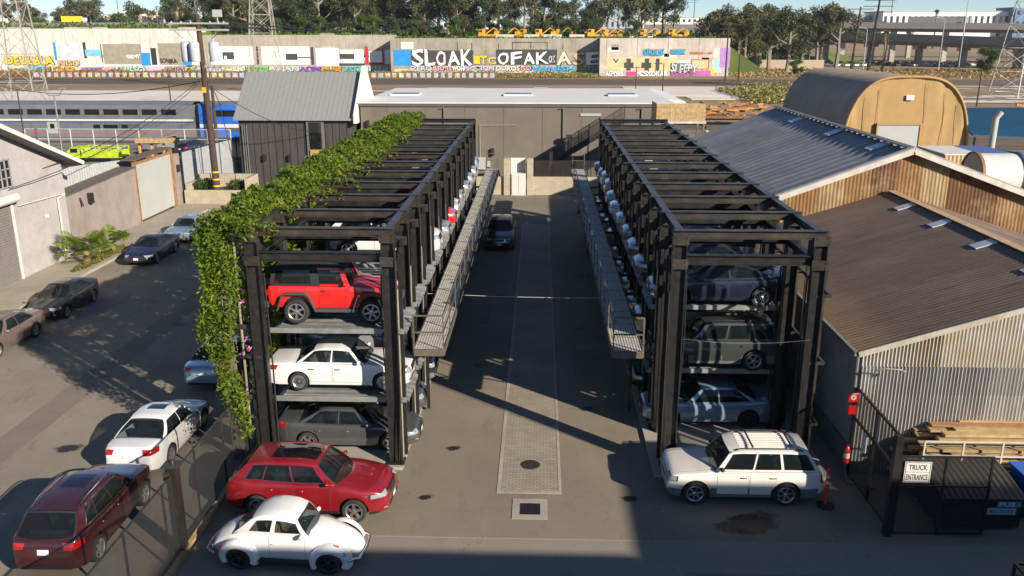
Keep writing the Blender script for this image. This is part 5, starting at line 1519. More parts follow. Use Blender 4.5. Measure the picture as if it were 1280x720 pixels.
def car(kind, colr, x, y, z, heading, label, cat='car', group=None, lod=0, **kw):
    """heading in degrees, 0 = nose towards +x"""
    key = (kind, repr(sorted((k, str(v)) for k, v in kw.items())))
    if key not in PROTO:
        PROTO[key] = [build_car(kind, PNT[colr], **kw), False]
    p, used = PROTO[key]
    if not used: root = p; PROTO[key][1] = True
    else:
        root = copy_tree(p, skip=() if lod == 0 else (('seats','steering_wheel','fog_lamp','hood_gap','window_trim','rear_valance','lower_intake') if lod == 1 else ('seats','steering_wheel','fog_lamp','hood_gap','window_trim','rear_valance','lower_intake','door','taillight','rear_plate')))
    for c in root.children:
        nm = c.name.split('.')[0]
        if nm in ('body','door') or (nm == 'mirror' and c.material_slots[0].material != TRIM):
            c.material_slots[0].link = 'OBJECT'; c.material_slots[0].material = PNT[colr]
    root.location = (x, y, z); root.rotation_euler = (0, 0, R(heading)); root.scale = (CS, CS, CS)
    root.name = {'crossover':'sport_utility_vehicle','suvbox':'sport_utility_vehicle','rounded':'rounded_small_car','offroad':'open_off_road_car','hatch':'hatchback'}.get(kind, 'sedan')
    tag(root, label, cat, group)
    return root
# foreground
car('crossover', 'ruby', -6.08, 20.95, 0, -3, 'shiny ruby red crossover with a black glass roof parked in front of the left rack', extras=('bigroof','chromeline','chromegrille'), style='five')
car('rounded', 'white', -6.08, 18.52, 0, -4, 'rounded old white two-door car with bulging wings beside the ruby crossover', seat=SEATT, rimmat=DALLOY, style='bug')
car('suvbox', 'cream', 5.68, 22.05, 0, 180, 'boxy cream white off-roader with black roof bars parked in front of the right rack', extras=('rails','crossbars','sevenslot','darkhandle'), style='six')
car('crossover', 'maroon', -11.55, 19.45, 0, 91, 'large dark maroon utility vehicle with chrome roof rails on the street beside the gate post', extras=('sunroof','rails','chromerails','chromeline'), style='five')
car('sedan', 'white', -11.75, 24.35, 0, 89, 'white sedan with a small sunroof parked on the street behind the maroon vehicle', extras=('sunroof',), style='five')
car('sedan', 'paleblue', -12.0, 30.7, 0, 89, 'pale blue sedan parked on the street beside the hanging vine', lod=0)
car('sedan', 'bronze', -22.25, 33.0, 0, -92, 'bronze grey sedan across the street, nearest of its row, before the black hatchback', extras=('chromeline',), style='ten')
car('hatch', 'black', -22.2, 38.0, 0, -90, 'black hatchback parked across the street behind the bronze sedan')
car('coupeback', 'navy', -22.3, 47.9, 0, -90, 'dark navy sedan parked across the street beside the fan palms', style='ten', extras=('chromeline',))
car('oldsedan', 'paleblue', -22.3, 53.3, 0, -90, 'silvery blue sedan parked across the street, farthest of that row', style='ten')
car('crossover', 'black', -2.35, 51.9, 0, -90, 'black utility vehicle with roof rails driving towards the viewer down the alley', extras=('rails','chromegrille'), style='five')
# left rack, front bay
G = 'cars stored on the lift trays'
yb = 24.72
car('sedan', 'grey', -5.85, yb, .09, 0, 'dark blue grey sedan on the ground level of the left rack, front bay', group=G, extras=('chromeline',), style='five', rimmat=ALLOY)
car('oldsedan', 'white', -6.02, yb, 2.08, 0, 'angular old white sedan on the middle tray of the left rack, front bay', group=G, style='disc', seat=SEATT)
car('offroad', 'red', -6.12, yb, 4.22, 0, 'bright red off-road car with black soft top, upper tray, front bay of left rack', group=G, extras=('softtop',), roofmat=SOFT, style='six')
# right rack, front cars
yr0 = 26.75
car('sedan', 'paleblue', 5.65, yr0, .09, 180, 'silvery blue sedan on the ground level, first loaded bay of right rack', group=G, rimmat=DALLOY, style='five')
car('suvbox', 'green', 5.75, yr0, 2.08, 180, 'dark grey green utility vehicle on the middle tray, first loaded bay of right rack', group=G, style='five', extras=('rails',))
car('coupeback', 'navy', 5.75, yr0, 4.22, 180, 'dark navy sedan on the upper tray, first loaded bay of right rack', group=G, style='ten')
levels = ['ground level', 'middle tray', 'upper tray']
kinds = [('sedan',{}),('hatch',{}),('coupeback',{}),('crossover',{}),('suvbox',{}),('sedan',{})]
word = {'sedan':'sedan','hatch':'hatchback','coupeback':'sloping sedan','crossover':'crossover','suvbox':'boxy utility vehicle','oldsedan':'old sedan','rounded':'rounded small car'}
rk = random.Random(21)
fixedL = {(1,2):None,(2,2):None,(3,2):('crossover','white'),(4,2):('sedan','silver'),(5,2):('hatch','red'),(6,2):('sedan','white'),(7,2):('coupeback','silver'),(8,2):('sedan','silver'),(9,2):('hatch','silver'),
          (1,1):('sedan','silver'),(2,1):('sedan','ruby'),(5,0):('crossover','ruby'),(1,0):('hatch','grey'),(3,0):('crossover','white'),(4,0):('crossover','black')}
fixedR = {(2,2):('sedan','navy'),(3,2):('coupeback','navy'),(4,2):('sedan','steelblue'),(1+4,2):('sedan','silver'),(6,2):('sedan','white'),(7,2):('hatch','paleblue')}
for sidei, (cx, hd, fx, nm) in enumerate(((-6.1, 0, fixedL, 'left'), (5.75, 180, fixedR, 'right'))):
    for i in range(1 if sidei == 0 else 2, 12):
        for l in range(3):
            if (i, l) in fx:
                if fx[i, l] is None: continue
                kd, cl = fx[i, l]
            else:
                kd = rk.choice(['sedan','hatch','coupeback','crossover','sedan','suvbox']); cl = rk.choice(['silver','white','black','grey','navy','silver','paleblue','white','steelblue'])
            Lc = SPEC[kd]['L']
            x = (-3.75-Lc*CS/2) if sidei == 0 else (3.32+Lc*CS/2)
            y = (24.72 if sidei == 0 else 24.3)+2.6*i
            car(kd, cl, x+rk.uniform(-.08,.08), y, (.09, 2.08, 4.22)[l], hd, '%s %s, %s, %s bay from front of %s rack' % ({'paleblue':'pale blue','steelblue':'steel blue','ruby':'dark red'}.get(cl, cl), word[kd], levels[l], ordn[i], nm), group=G, lod=1 if i < 6 else 2)

# ------------------------------------------------------------------ pickup and work trucks in the left yard
o = empty('pickup_truck', (-41.2, 94.2, 0), R(80), 'silver pickup truck parked in the yard before the train', 'pickup truck')
m = MB()
m.prism([(-2.8,.45),(2.7,.45),(2.75,.95),(2.5,1.1),(1.5,1.15),(.9,1.78),(-.9,1.8),(-1.05,1.15),(-2.8,1.15)], -.95, .95, 'xz'); m.build('body', PNT['silver'], o)
m = MB(); m.box(-2.7,-1.15,-.8,.8,1.14,1.17); m.build('bed', TRIM, o)
for s_ in (-1, 1):
    m = MB(); m.prism([(1.35,1.18),(.85,1.7),(-.8,1.72),(-.95,1.18)], s_*.955, s_*.96, 'xz'); m.build('side_window', DGLASS, o)
    m = MB(); m.box(-2.83,-2.8,s_*.85-.08,s_*.85+.08,.75,1.05); m.build('taillight', REDL, o)
m = MB(); m.add([(-1.06,-.8,1.2),(-1.06,.8,1.2),(-.92,.75,1.72),(-.92,-.75,1.72)], [(0,1,2,3)]); m.build('rear_window', DGLASS, o)
m = MB(); m.box(-2.95,-2.8,-.9,.9,.45,.65); m.build('bumper', CHROME, o)
ty, rm = wheel_meshes(.38, .26, 'five', ALLOY)
for ax in (-1.8, 1.8):
    for s_ in (-1, 1):
        wo = bpy.data.objects.new('wheel', ty); col.objects.link(wo); wo.parent = o; wo.location = (ax, s_*.88, .38); wo.rotation_euler = (0,0,0 if s_ > 0 else math.pi)
        ro = bpy.data.objects.new('rim', rm); col.objects.link(ro); ro.parent = wo
car('crossover', 'navy', -37.4, 92.5, 0, 75, 'dark blue crossover parked right of the silver pickup, behind the screened fence', lod=1)
LIME = plain('lime_paint', (.40,.52,.03), .5, var=.3)
def rack_truck(x, y, L_, lab, colm):
    o = empty('work_truck', (x, y, 0), 0, lab, 'work truck', 'work trucks in the left yard'); o.scale = (.8,.8,.62)
    m = MB(); m.box(-L_/2,L_/2,-1.1,1.1,.8,1.1); m.box(-L_/2,L_/2,-1.1,-1.02,1.1,1.9); m.box(-L_/2,L_/2,1.02,1.1,1.1,1.9); m.box(-L_/2,-L_/2+.1,-1.1,1.1,1.1,2.2); m.build('bed', colm, o)
    m = MB()
    for k in range(5):
        a = -L_/2+L_*k/4
        for s_ in (-1.05, 1.05): m.bar((a,s_,1.9),(a,s_,2.5),.1)
        m.bar((a,-1.05,2.5),(a,1.05,2.5),.1)
    for s_ in (-1.05, 1.05): m.bar((-L_/2,s_,2.5),(L_/2,s_,2.5),.12)
    m.build('rack', colm, o)
    m = MB(); m.prism([(-L_/2-2,.7),(-L_/2-.1,.7),(-L_/2-.1,2.5),(-L_/2-1.2,2.5),(-L_/2-1.9,1.6)], -1.05, 1.05, 'xz'); m.build('cab', colm, o)
    m = MB(); m.box(-L_/2-1.3,-L_/2-.4,-1.07,-1.055,1.6,2.25); m.build('side_window', DGLASS, o)
    for a in (-L_/2-1.1, L_/2-1):
        for s_ in (-.95, .95):
            m = MB(); m.lathe([(0,s_-.13),(.45,s_-.13),(.45,s_+.13),(0,s_+.13)], 18, 'y', (a,0,.45)); m.build('wheel', TYRE, o, 40)
rack_truck(-44.0, 86.5, 5.2, 'lime green flatbed work truck with a rack, right of the two in the yard', LIME)
rack_truck(-52.0, 86.2, 2.4, 'lime green work truck cab half hidden by the white warehouse eave, left of the two', LIME)
o = empty('timber_trestle', (-37.2, 83.5, 0), label='orange timber trestle stacked in the yard behind the sliding gate', cat='trestle')
m = MB()
for k in range(4): m.bar((-1.8+k*1.2,0,0),(-1.8+k*1.2,0,2.3),.18)
m.build('leg', plain('orange_post', (.55,.32,.05), .7), o)
m = MB(); m.box(-2.0,2.0,-.5,.5,2.3,2.75); m.build('top', WOOD, o)
o = empty('tarped_load', (-50.6, 83.6, 0), label='bright blue tarpaulin bundle in the yard just beyond the white warehouse eave', cat='tarpaulin')
m = MB(); r_ = random.Random(4)
m.grid(lambda i, j: (-1.3+2.6*i/8+.1*r_.random(), -1+2*j/6, 2.3*math.sin(math.pi*min(max(i,.0),8)/8)**.3*math.sin(math.pi*j/6)**.3+.15*r_.random()), 8, 6); m.build('tarpaulin', plain('bright_blue_tarp', (.01,.08,.62), .5), o, 40)

# ------------------------------------------------------------------ motorcycles under the right walkway
def motorbike(x, y, rz, c, lab):
    o = empty('motorcycle', (x, y, 0), rz, lab, 'motorcycle', 'motorcycles under the right walkway')
    for a in (-.68, .68):
        m = MB(); m.lathe([(.22,-.05),(.3,-.06),(.33,0),(.3,.06),(.22,.05),(.22,-.05)], 22, 'y', (a,0,.33)); m.build('wheel', TYRE, o, 50)
    m = MB(); m.tube([(-.68,0,.33),(-.2,0,.42),(.15,0,.38),(.3,0,.8),(.68,0,.33)], .05, 6); m.box(-.22,.2,-.15,.15,.3,.6); m.build('frame', TRIM, o)
    m = MB(); m.tube([(-.1,0,.8),(.05,0,.88),(.3,0,.85),(.4,0,.8)], [.08,.16,.15,.06], 10); m.build('tank', c, o, 50)
    m = MB(); m.tube([(-.72,0,.86),(-.5,0,.80),(-.1,0,.78)], [.08,.13,.12], 8); m.build('seat', TRIM, o, 50)
    m = MB(); m.tube([(.25,-.38,1.02),(.36,0,.98),(.25,.38,1.02)], .02, 6); m.tube([(.36,0,.98),(.64,0,.4)], .035, 6); m.build('handlebar', CHROME, o, 50)
    m = MB(); m.lathe([(0,.08),(.08,.06),(.1,0),(.06,-.08)], 12, 'x', (.45,0,.85)); m.build('headlight', LAMPG, o, 50)
motorbike(2.9, 60.6, R(95), carpaint('cobalt_tank', (.02,.12,.5)), 'motorcycle with a cobalt blue tank, farthest under the right walkway')
motorbike(3.05, 52.0, R(100), PNT['ruby'], 'motorcycle with a dark red tank, middle of the three under the right walkway')
motorbike(3.0, 48.2, R(98), PNT['silver'], 'motorcycle with a silver tank, nearest of the three under the right walkway')
# cable slung across the alley
m = MB(); pts = []
for k in range(25):
    f_ = k/24; x = -4.1+(8.4+4.1)*f_; pts.append((x, 33.0-8.5*0*f_+(-9.4*max(0,(f_-.62)/.38)), 4.55-.25*math.sin(math.pi*f_)-.3*f_))
m = MB(); m.tube([(-4.1,30.5,3.2),(-1.5,30.4,3.14),(1,30.3,3.14),(3.9,30.2,3.2)], .009, 5); tag(m.build('cable', plain('pale_cable', (.5,.48,.44), .6)), 'thin pale cable slung straight across the alley', 'cable')
m = MB(); m.tube([(4.05+3.6*k/16,23.15,4.15-.12*math.sin(math.pi*k/16)) for k in range(17)], .0035, 5); tag(m.build('cable', plain('dull_cable', (.2,.19,.17), .6)), 'thin cable sagging across the near face of the right rack', 'cable')
# ------------------------------------------------------------------ screened boundary fence between street and lot
FS = meshfab('dark_screen', (.022,.021,.02), .48)
o = empty('screened_boundary_fence', (-8.8, 20, 0), label='dark screened mesh fence on a low timber kerb between street and lot', cat='fence')
m = MB(); m.add([(-8.8,12,.12),(-8.8,27.5,.12),(-8.8,27.5,2.2),(-8.8,12,2.2)], [(0,1,2,3)]); W(m, 'screen', FS, o)
m = MB()
for k in range(9): m.tube([(-8.8,12+k*1.95,0),(-8.8,12+k*1.95,2.25)], .03, 8)
m.tube([(-8.8,12,2.22),(-8.8,27.5,2.22)], .025, 6); m.tube([(-8.8,12,.15),(-8.8,27.5,.15)], .02, 6)
W(m, 'frame', STEEL, o, 40)
m = MB(); m.box(-8.78,-8.66,12,27.5,0,.14); W(m, 'timber_kerb', WOOD, o)
o = empty('gate_post', (-8.82, 18.55, 0), label='thick black square gate post at the near end of the screened fence', cat='post')
m = MB(); m.box(-.12,.12,-.14,.14,0,2.42); m.build('post', STEEL, o)
m = MB(); m.box(-.2,.2,-.2,.2,2.42,2.45); m.box(-.16,.0,-.16,-.2,2.1,2.3); m.tube([(0,.05,2.45),(0,.05,2.53)], .05, 10); m.build('cap', STEEL2, o)
o = empty('corner_frame', (10.8, 17.3, 0), label='corner of a dark steel crate at the bottom right edge of the picture', cat='crate')
m = MB()
for a, b in (((0,0,0),(0,0,.95)),((0,0,.95),(1.6,0,.95)),((0,0,.95),(0,-1.2,.95)),((1.6,0,0),(1.6,0,.95)),((0,-1.2,0),(0,-1.2,.95)),((0,0,.1),(1.6,0,.1)),((0,-1.2,.95),(1.6,-1.2,.95)),((1.6,0,.95),(1.6,-1.2,.95))): m.bar(a, b, .06)
m.build('frame', STEEL2, o)
m = MB(); m.box(.05,1.55,-1.15,-.05,.08,.7); m.build('box', TRIM, o)

# ------------------------------------------------------------------ delineator, extinguisher, signs, lamp on the shed corner
o = empty('delineator_post', (7.9, 21.3, 0), label='orange red plastic delineator post with two white bands behind the cream off-roader', cat='bollard')
OR = plain('orange_plastic', (.62,.06,.025), .5)
m = MB(); m.lathe([(0,0),(.24,0),(.24,.04),(.14,.07),(.1,.09),(0,.09)], 20); m.build('base', TRIM, o, 40)
m = MB(); m.lathe([(.055,.09),(.055,.98),(.045,1.02),(.045,1.08),(.06,1.12),(.04,1.15),(0,1.16)], 16); m.build('post', OR, o, 40)
for z in (.68, .86):
    m = MB(); m.lathe([(.058,z),(.058,z+.09)], 16); m.build('band', WHITE, o, 40)
def text_mesh(s_, w_, h_, name='t', bold=.0, wob=0):
    cu = bpy.data.curves.new(name, 'FONT'); cu.body = s_; cu.size = 1; cu.offset = bold; cu.align_x = 'CENTER'; cu.resolution_u = 2
    ob = bpy.data.objects.new('tmp_text', cu); col.objects.link(ob); bpy.context.view_layer.update()
    me = bpy.data.meshes.new_from_object(ob.evaluated_get(bpy.context.evaluated_depsgraph_get()))
    bpy.data.objects.remove(ob); bpy.data.curves.remove(cu)
    xs_ = [v.co.x for v in me.vertices]; ys_ = [v.co.y for v in me.vertices]
    x0, x1, y0, y1 = min(xs_), max(xs_), min(ys_), max(ys_)
    for v in me.vertices: v.co = ((v.co.x-(x0+x1)/2)*w_/(x1-x0), 0, (v.co.y-(y0+y1)/2)*h_/(y1-y0))
    if wob:
        ph = len(s_)*1.7+w_
        for v in me.vertices:
            x, z = v.co.x, v.co.z
            v.co.x += wob*(.5*math.sin(2.1*z+ph)+.35*math.sin(1.3*x+2.9*z+ph*2)); v.co.z += wob*(.8*math.sin(1.15*x+ph)+.4*math.sin(2.7*x+ph*3))
    return me
def text_part(s_, w_, h_, loc, mat, par, name='lettering', bold=.0):
    me = text_mesh(s_, w_, h_, name, bold); me.materials.append(mat)
    o = bpy.data.objects.new(name, me); col.objects.link(o); o.parent = par; o.location = loc; return o
BLK = plain('sign_black', (.012,.012,.012), .6)
SIGNW = plain('sign_white', (.62,.60,.55), .5, var=.06)
o = empty('truck_entrance_sign', (9.56, 19.84, 1.84), label='white square TRUCK ENTRANCE sign fixed to the black mesh gate', cat='sign')
m = MB(); m.box(-.33,.33,0,.012,-.29,.29); m.build('plate', SIGNW, o)
m = MB()
for a in ((-.31,.31,-.003,0,.262,.275),(-.31,.31,-.003,0,-.275,-.262),(-.31,-.297,-.003,0,-.275,.275),(.297,.31,-.003,0,-.275,.275),(-.31,.31,-.003,0,.004,.014)): m.box(*a)
m.build('border', BLK, o)
text_part('TRUCK', .46, .15, (0,-.004,.14), BLK, o, bold=.012)
text_part('ENTRANCE', .54, .16, (0,-.004,-.13), BLK, o, bold=.012)
o = empty('fire_extinguisher', (8.98, 23.0, .45), label='red fire extinguisher hanging on the shed corner beside the wall', cat='extinguisher')
m = MB(); m.lathe([(0,0),(.08,.0),(.09,.04),(.09,.42),(.06,.5),(.03,.53),(0,.53)], 16); m.build('cylinder', PNT['red'], o, 40)
m = MB(); m.bar((-.05,0,.56),(.12,0,.60),.03); m.tube([(.05,0,.55),(.12,-.03,.5),(.11,-.05,.2)], .012, 6); m.build('valve', TRIM, o)
m = MB(); m.lathe([(.0915,.16),(.0915,.32)], 16); m.build('label', SIGNW, o)
o = empty('extinguisher_sign', (8.98, 22.98, 2.5), label='small red sign with a white mark above the fire extinguisher', cat='sign')
m = MB(); m.box(-.14,.14,0,.02,-.14,.14); m.build('plate', PNT['red'], o)
m = MB(); m.lathe([(.03,-.004),(.08,-.004)], 14, 'y'); m.box(-.12,.12,-.005,0,.1,.125); m.build('symbol', SIGNW, o)
m = MB(); m.box(-.1,.12,.0,.02,-.52,-.24); m.build('lower_plate', PNT['red'], o)
o = empty('gooseneck_lamp', (9.4, 23.1, 2.2), label='thin grey gooseneck lamp arm on the corner of the corrugated shed', cat='lamp')
m = MB(); m.tube([(0,0,0),(.02,-.1,.9),(.05,-.3,1.2),(.3,-.35,1.28),(.75,-.35,1.24)], .02, 8); m.build('arm', CYL, o, 50)
m = MB(); m.lathe([(.02,.04),(.09,0),(.07,-.02),(0,-.02)], 12, c=(.78,-.35,1.2)); m.build('lamp_head', CYL, o, 50)

# ------------------------------------------------------------------ mesh gate around the bins
GATE = meshfab('gate_mesh', (.012,.012,.012), .5)
o = empty('mesh_gate', (9.1, 21.5, 0), label='black steel mesh gate leaf standing open beside the corrugated shed', cat='gate')
m = MB(); y0, y1, zt = 19.98, 23.1, 2.75
for y in (y0+.05, (y0+y1)/2, y1): m.bar((9.1,y,.05),(9.1,y,zt),.07)
for z in (.12, zt-.9, zt): m.bar((9.1,y0,z),(9.1,y1,z),.06)
W(m, 'frame', STEEL, o)
m = MB(); m.add([(9.1,y0,.1),(9.1,y1,.1),(9.1,y1,zt),(9.1,y0,zt)], [(0,1,2,3)]); W(m, 'mesh', GATE, o)
m = MB(); m.box(9.04,9.07,21.9,22.2,1.3,1.8); W(m, 'notice', SIGNW, o)
o = empty('mesh_gate', (10.2, 19.9, 0), label='black steel mesh gate leaf facing the viewer, carrying the white sign', cat='gate')
m = MB(); m.bar((9.02,19.9,0),(9.02,19.9,2.82),.17)
for x in (9.15, 10.28, 11.42): m.bar((x,19.9,.05),(x,19.9,2.25),.05)
for z in (.08, 1.35+.08, 2.25): m.bar((9.1,19.9,z),(11.44,19.9,z),.045)
W(m, 'frame', STEEL, o)
m = MB(); m.add([(9.1,19.9,.08),(11.44,19.9,.08),(11.44,19.9,2.25),(9.1,19.9,2.25)], [(0,1,2,3)]); W(m, 'mesh', GATE, o)
# dumpster
o = empty('dumpster', (11.5, 20.95, 0), label='black steel dumpster with a ribbed sloping plastic lid behind the mesh gate', cat='dumpster')
BK = plain('bin_black', (.014,.014,.016), .5, var=.3)
m = MB(); m.prism([(-.75,.1),(.8,.1),(.8,1.2),(-.75,.92)], -1.02, 1.02, 'yz'); 
for z in (.35, .7): m.box(-1.04,1.04,-.79,-.75,z,z+.06)
m.build('bin', BK, o)
m = MB()
N = 26
def lid(i, j):
    x = -1.06+2.12*i/(N*2); f_ = j/6; rib = .025 if (i//2) % 2 else 0
    return (x, -.85+1.7*f_, 0.96+.28*f_+.06*math.sin(math.pi*f_)+rib)
m.grid(lid, N*2, 6); m.build('lid', plain('lid_black', (.03,.03,.032), .38), o, 30)
m = MB(); m.box(.35,.95,-.80,-.795,.72,.88); m.build('sticker', plain('sticker_blue', (.03,.25,.42), .5), o)
m = MB(); m.box(.12,.85,-.80,-.795,.50,.69); m.build('sticker', plain('sticker_pale', (.25,.42,.52), .5), o)
text_part('FUS', .4, .12, (.6,-.81,.80), SIGNW, o, bold=.01)
text_part('RECYCLE', .6, .09, (.48,-.81,.595), plain('sticker_ink', (.02,.09,.18), .6), o)
for x in (-.9, .9):
    for y in (-.5, .6):
        m = MB(); m.lathe([(0,-.03),(.08,-.03),(.08,.03),(0,.03)], 12, 'y', (x,y,.08)); m.build('caster', TRIM, o, 40)
o = empty('wheeled_bin', (13.25, 21.1, 0), label='blue wheeled bin at the right edge beside the dumpster', cat='bin')
m = MB(); m.prism([(-.3,.08),(.3,.08),(.38,1.2),(-.38,1.2)], -.35, .5, 'xz'); m.build('bin', plain('bin_blue', (.01,.10,.42), .45), o)
m = MB(); m.box(-.42,.42,-.4,.55,1.2,1.26); m.build('lid', plain('bin_blue', (.01,.10,.42), .45), o)
# lumber and pipe rail
r_ = random.Random(12)
WD = [plain('board_%s' % n, c, .85, var=.3, nscale=3) for n, c in (('pale',(.42,.32,.19)),('tan',(.33,.23,.12)),('grey',(.33,.27,.19)),('red',(.34,.16,.07)),('yellow',(.44,.31,.14)),('honey',(.38,.25,.11)))]
k = 0
for lay in range(14):
    for q in range(4):
        y = 21.98+q*.30+(.12*(lay-7) if lay > 7 else 0)*.6; L_ = r_.uniform(1.6, 4.6); x0 = 10.15+r_.uniform(0, 1.6)+(.4*(lay > 10))
        if q == 3: L_ += 1.2
        m = MB(); a = r_.uniform(-.02,.02); z = .10+lay*.122+r_.uniform(-.008,.008)
        m.bar((x0, y+r_.uniform(-.05,.03), z), (x0+L_, y+a*3, z+r_.uniform(-.006,.006)), r_.uniform(.2,.27), r_.choice([.04,.08,.105]))
        b = m.build('timber_board', r_.choice(WD)); k += 1
        tag(b, 'weathered timber board in the stack under the corrugated gable', 'board', 'boards in the timber stack')
o = empty('pipe_rail', (12.2, 21.75, 0), label='pale welded pipe rail standing in front of the timber stack', cat='railing')
m = MB()
for x in (10.55, 11.6, 12.65, 13.7): m.bar((x,21.72,0),(x,21.72,1.78),.045)
for z in (1.78, 1.35, .9): m.bar((10.55,21.72,z),(14.8,21.72,z),.04)
W(m, 'frame', plain('pale_pipe', (.52,.47,.38), .5), o)

# ------------------------------------------------------------------ utility pole with transformers
o = empty('utility_pole', (-24.4, 64.2, 0), label='tall dark timber utility pole with transformers and a double crossarm', cat='utility pole')
PW = plain('pole_timber', (.055,.033,.022), .9, var=.3, nscale=3)
m = MB(); m.tube([(0,0,0),(-.1,0,6),(-.25,0,13.8)], [.27,.24,.17], 12); m.build('pole', PW, o, 50)
for z in (1.35, 1.85, 2.4):
    m = MB(); m.lathe([(.285,z),(.285,z+.12)], 14, c=(-.03,0,0)); m.build('band', plain('pole_yellow', (.6,.38,.02), .6), o, 50)
for z in (13.1, 12.65):
    for s_ in (-.18, .18):
        m = MB(); m.box(-2.3,1.9,s_-.05,s_+.05,z,z+.12); m.build('crossarm', plain('arm_grey', (.30,.31,.29), .8), o)
m = MB(); m.box(-1.9,1.5,-.12,.12,10.1,10.24); m.build('crossarm', plain('arm_grey', (.30,.31,.29), .8), o)
for x in (-2.1,-1.4,-.7,.7,1.3,1.7):
    m = MB(); m.lathe([(.03,0),(.07,.05),(.05,.1),(.07,.15),(0,.2)], 10, c=(x,-.18,13.12)); m.build('insulator', WHITE, o, 40)
for x, y in ((-1.3,0),(-.55,-.35),(.75,0)):
    m = MB(); m.lathe([(0,10.5),(.33,10.5),(.36,10.55),(.36,11.75),(.32,11.85),(.1,11.9),(0,11.9)], 18, c=(x,y,0)); m.tube([(x,y,11.9),(x,y,12.15)], .05, 6); m.build('transformer', plain('transformer_grey', (.42,.44,.46), .45), o, 40)
m = MB(); m.tube([(-2,-.2,12.7),(-1.3,-.3,12.1)], .02, 4); m.tube([(-1.0,-.2,12.7),(-.55,-.5,12.1)], .02, 4); m.tube([(1.5,-.2,12.7),(.75,-.2,12.1)], .02, 4)
for k in range(7): m.tube([(-1.5+k*.45,-.2,10.2),(-1.4+k*.45,-.4,9.6+.1*(k%3)),(-1.1+k*.45,-.2,10.1)], .02, 4)
m.tube([(.2,-.2,9.2),(.9,-.3,7.6),(1.5,-.2,3),(1.6,-.1,.2)], .03, 5); m.build('leads', TRIM, o)
m = MB(); m.box(-.3,-.05,-.33,-.2,8.3,8.7); m.build('warning_plate', plain('pole_yellow', (.6,.38,.02), .6), o)
m = MB(); m.box(.9,1.6,-.1,-.05,13.6,14.1); m.tube([(1.2,0,13.1),(1.2,0,13.6)], .04, 6); m.build('top_plate', LGREY, o)
def pole(x, y, h, lab, arms=2, r0=.2, span=1.6, mat=None, tilt=0, group=None, name='utility_pole', cat='utility pole', rz=0):
    o = empty(name, (x, y, 0), rz, lab, cat, group)
    m = MB(); m.tube([(0,0,0),(tilt,0,h)], [r0, r0*.65], 8); m.build('pole', mat or PW, o, 50)
    for k in range(arms):
        z = h-.6-k*1.3; m = MB(); m.box(-span+tilt*z/h,span+tilt*z/h,-.07,.07,z,z+.16); m.build('crossarm', mat or PW, o)
    return o
PG = 'utility poles along the railway'
pole(-37.5, 100, 6.6, 'short brown timber post beside the blue railcar', 0, .25, group=PG)
pole(76, 210, 20.4, 'tall utility pole right of centre beyond the fabric building, taller of the pair', 3, .35, 3.4, tilt=1.2, group=PG)
pole(73.8, 215, 18.6, 'tall utility pole beyond the fabric building, left of the pair', 3, .3, 3.2, tilt=1.0, group=PG)
pole(79.3, 210, 11.5, 'shorter utility pole right of the tall pair beyond the fabric building', 1, .25, 1.2, tilt=.8, group=PG)
pole(50.8, 246, 15.6, 'utility pole standing before the right end of the painted wall', 3, .25, 2.3, group=PG)
pole(54.4, 246, 10.5, 'slim pole before the painted wall end, right of the one with crossarms', 0, .22, group=PG)
pole(22.0, 205, 5.6, 'slim signal pole beyond the white roof', 1, .12, .9, group=PG)
pole(27.5, 200, 6.2, 'signal pole right of the white roof before the pale slab', 0, .14, group=PG)
pole(-70, 165, 5.2, 'short pole on the pale slab behind the train', 1, .14, .7, group=PG)
pole(78, 160, 6.0, 'twin lamp pole right of the fabric building', 1, .15, 1.1, group=PG)
pole(60, 170, 5.0, 'short pole left of the fabric building roof', 1, .12, .7, group=PG)

# lattice pylons
def pylon(x, y, h, w0, w1, lab, colr, zoff=0):
    o = empty('lattice_pylon', (x, y, zoff), R(8), lab, 'pylon', 'steel lattice pylons')
    def cor(z, i):
        w_ = w0+(w1-w0)*z/h; return Vector(((-1,1,1,-1)[i]*w_/2, (-1,-1,1,1)[i]*w_/2, z))
    for i in range(4):
        m = MB(); m.bar(cor(0,i), cor(h,i), .16); m.build('leg', colr, o)
    n = 9; m = MB(); zs_ = [h*(1-(1-k/n)**1.25) for k in range(n+1)]
    for a, b in zip(zs_, zs_[1:]):
        for i in range(4):
            m.bar(cor(a,i), cor(b,(i+1)%4), .08); m.bar(cor(a,(i+1)%4), cor(b,i), .08); m.bar(cor(b,i), cor(b,(i+1)%4), .08)
    m.build('bracing', colr, o)
    m = MB()
    for z in (h*.97, h*.8): m.bar((-6,0,z),(6,0,z),.2)
    m.build('crossarm', colr, o)
PYL = plain('pylon_paint', (.36,.33,.28), .6, .2); PYG = plain('pylon_grey', (.30,.30,.30), .5, .4)
pylon(-89.5, 150, 34, 6.5, 2.2, 'slim steel lattice pylon at the far left above the train', PYL)
pylon(-62.3, 200, 32, 7.0, 2.0, 'cream steel lattice pylon rising behind the dark barn', PYL)
pylon(100.5, 187, 36, 9.5, 2.0, 'grey steel lattice pylon at the right edge', PYG)

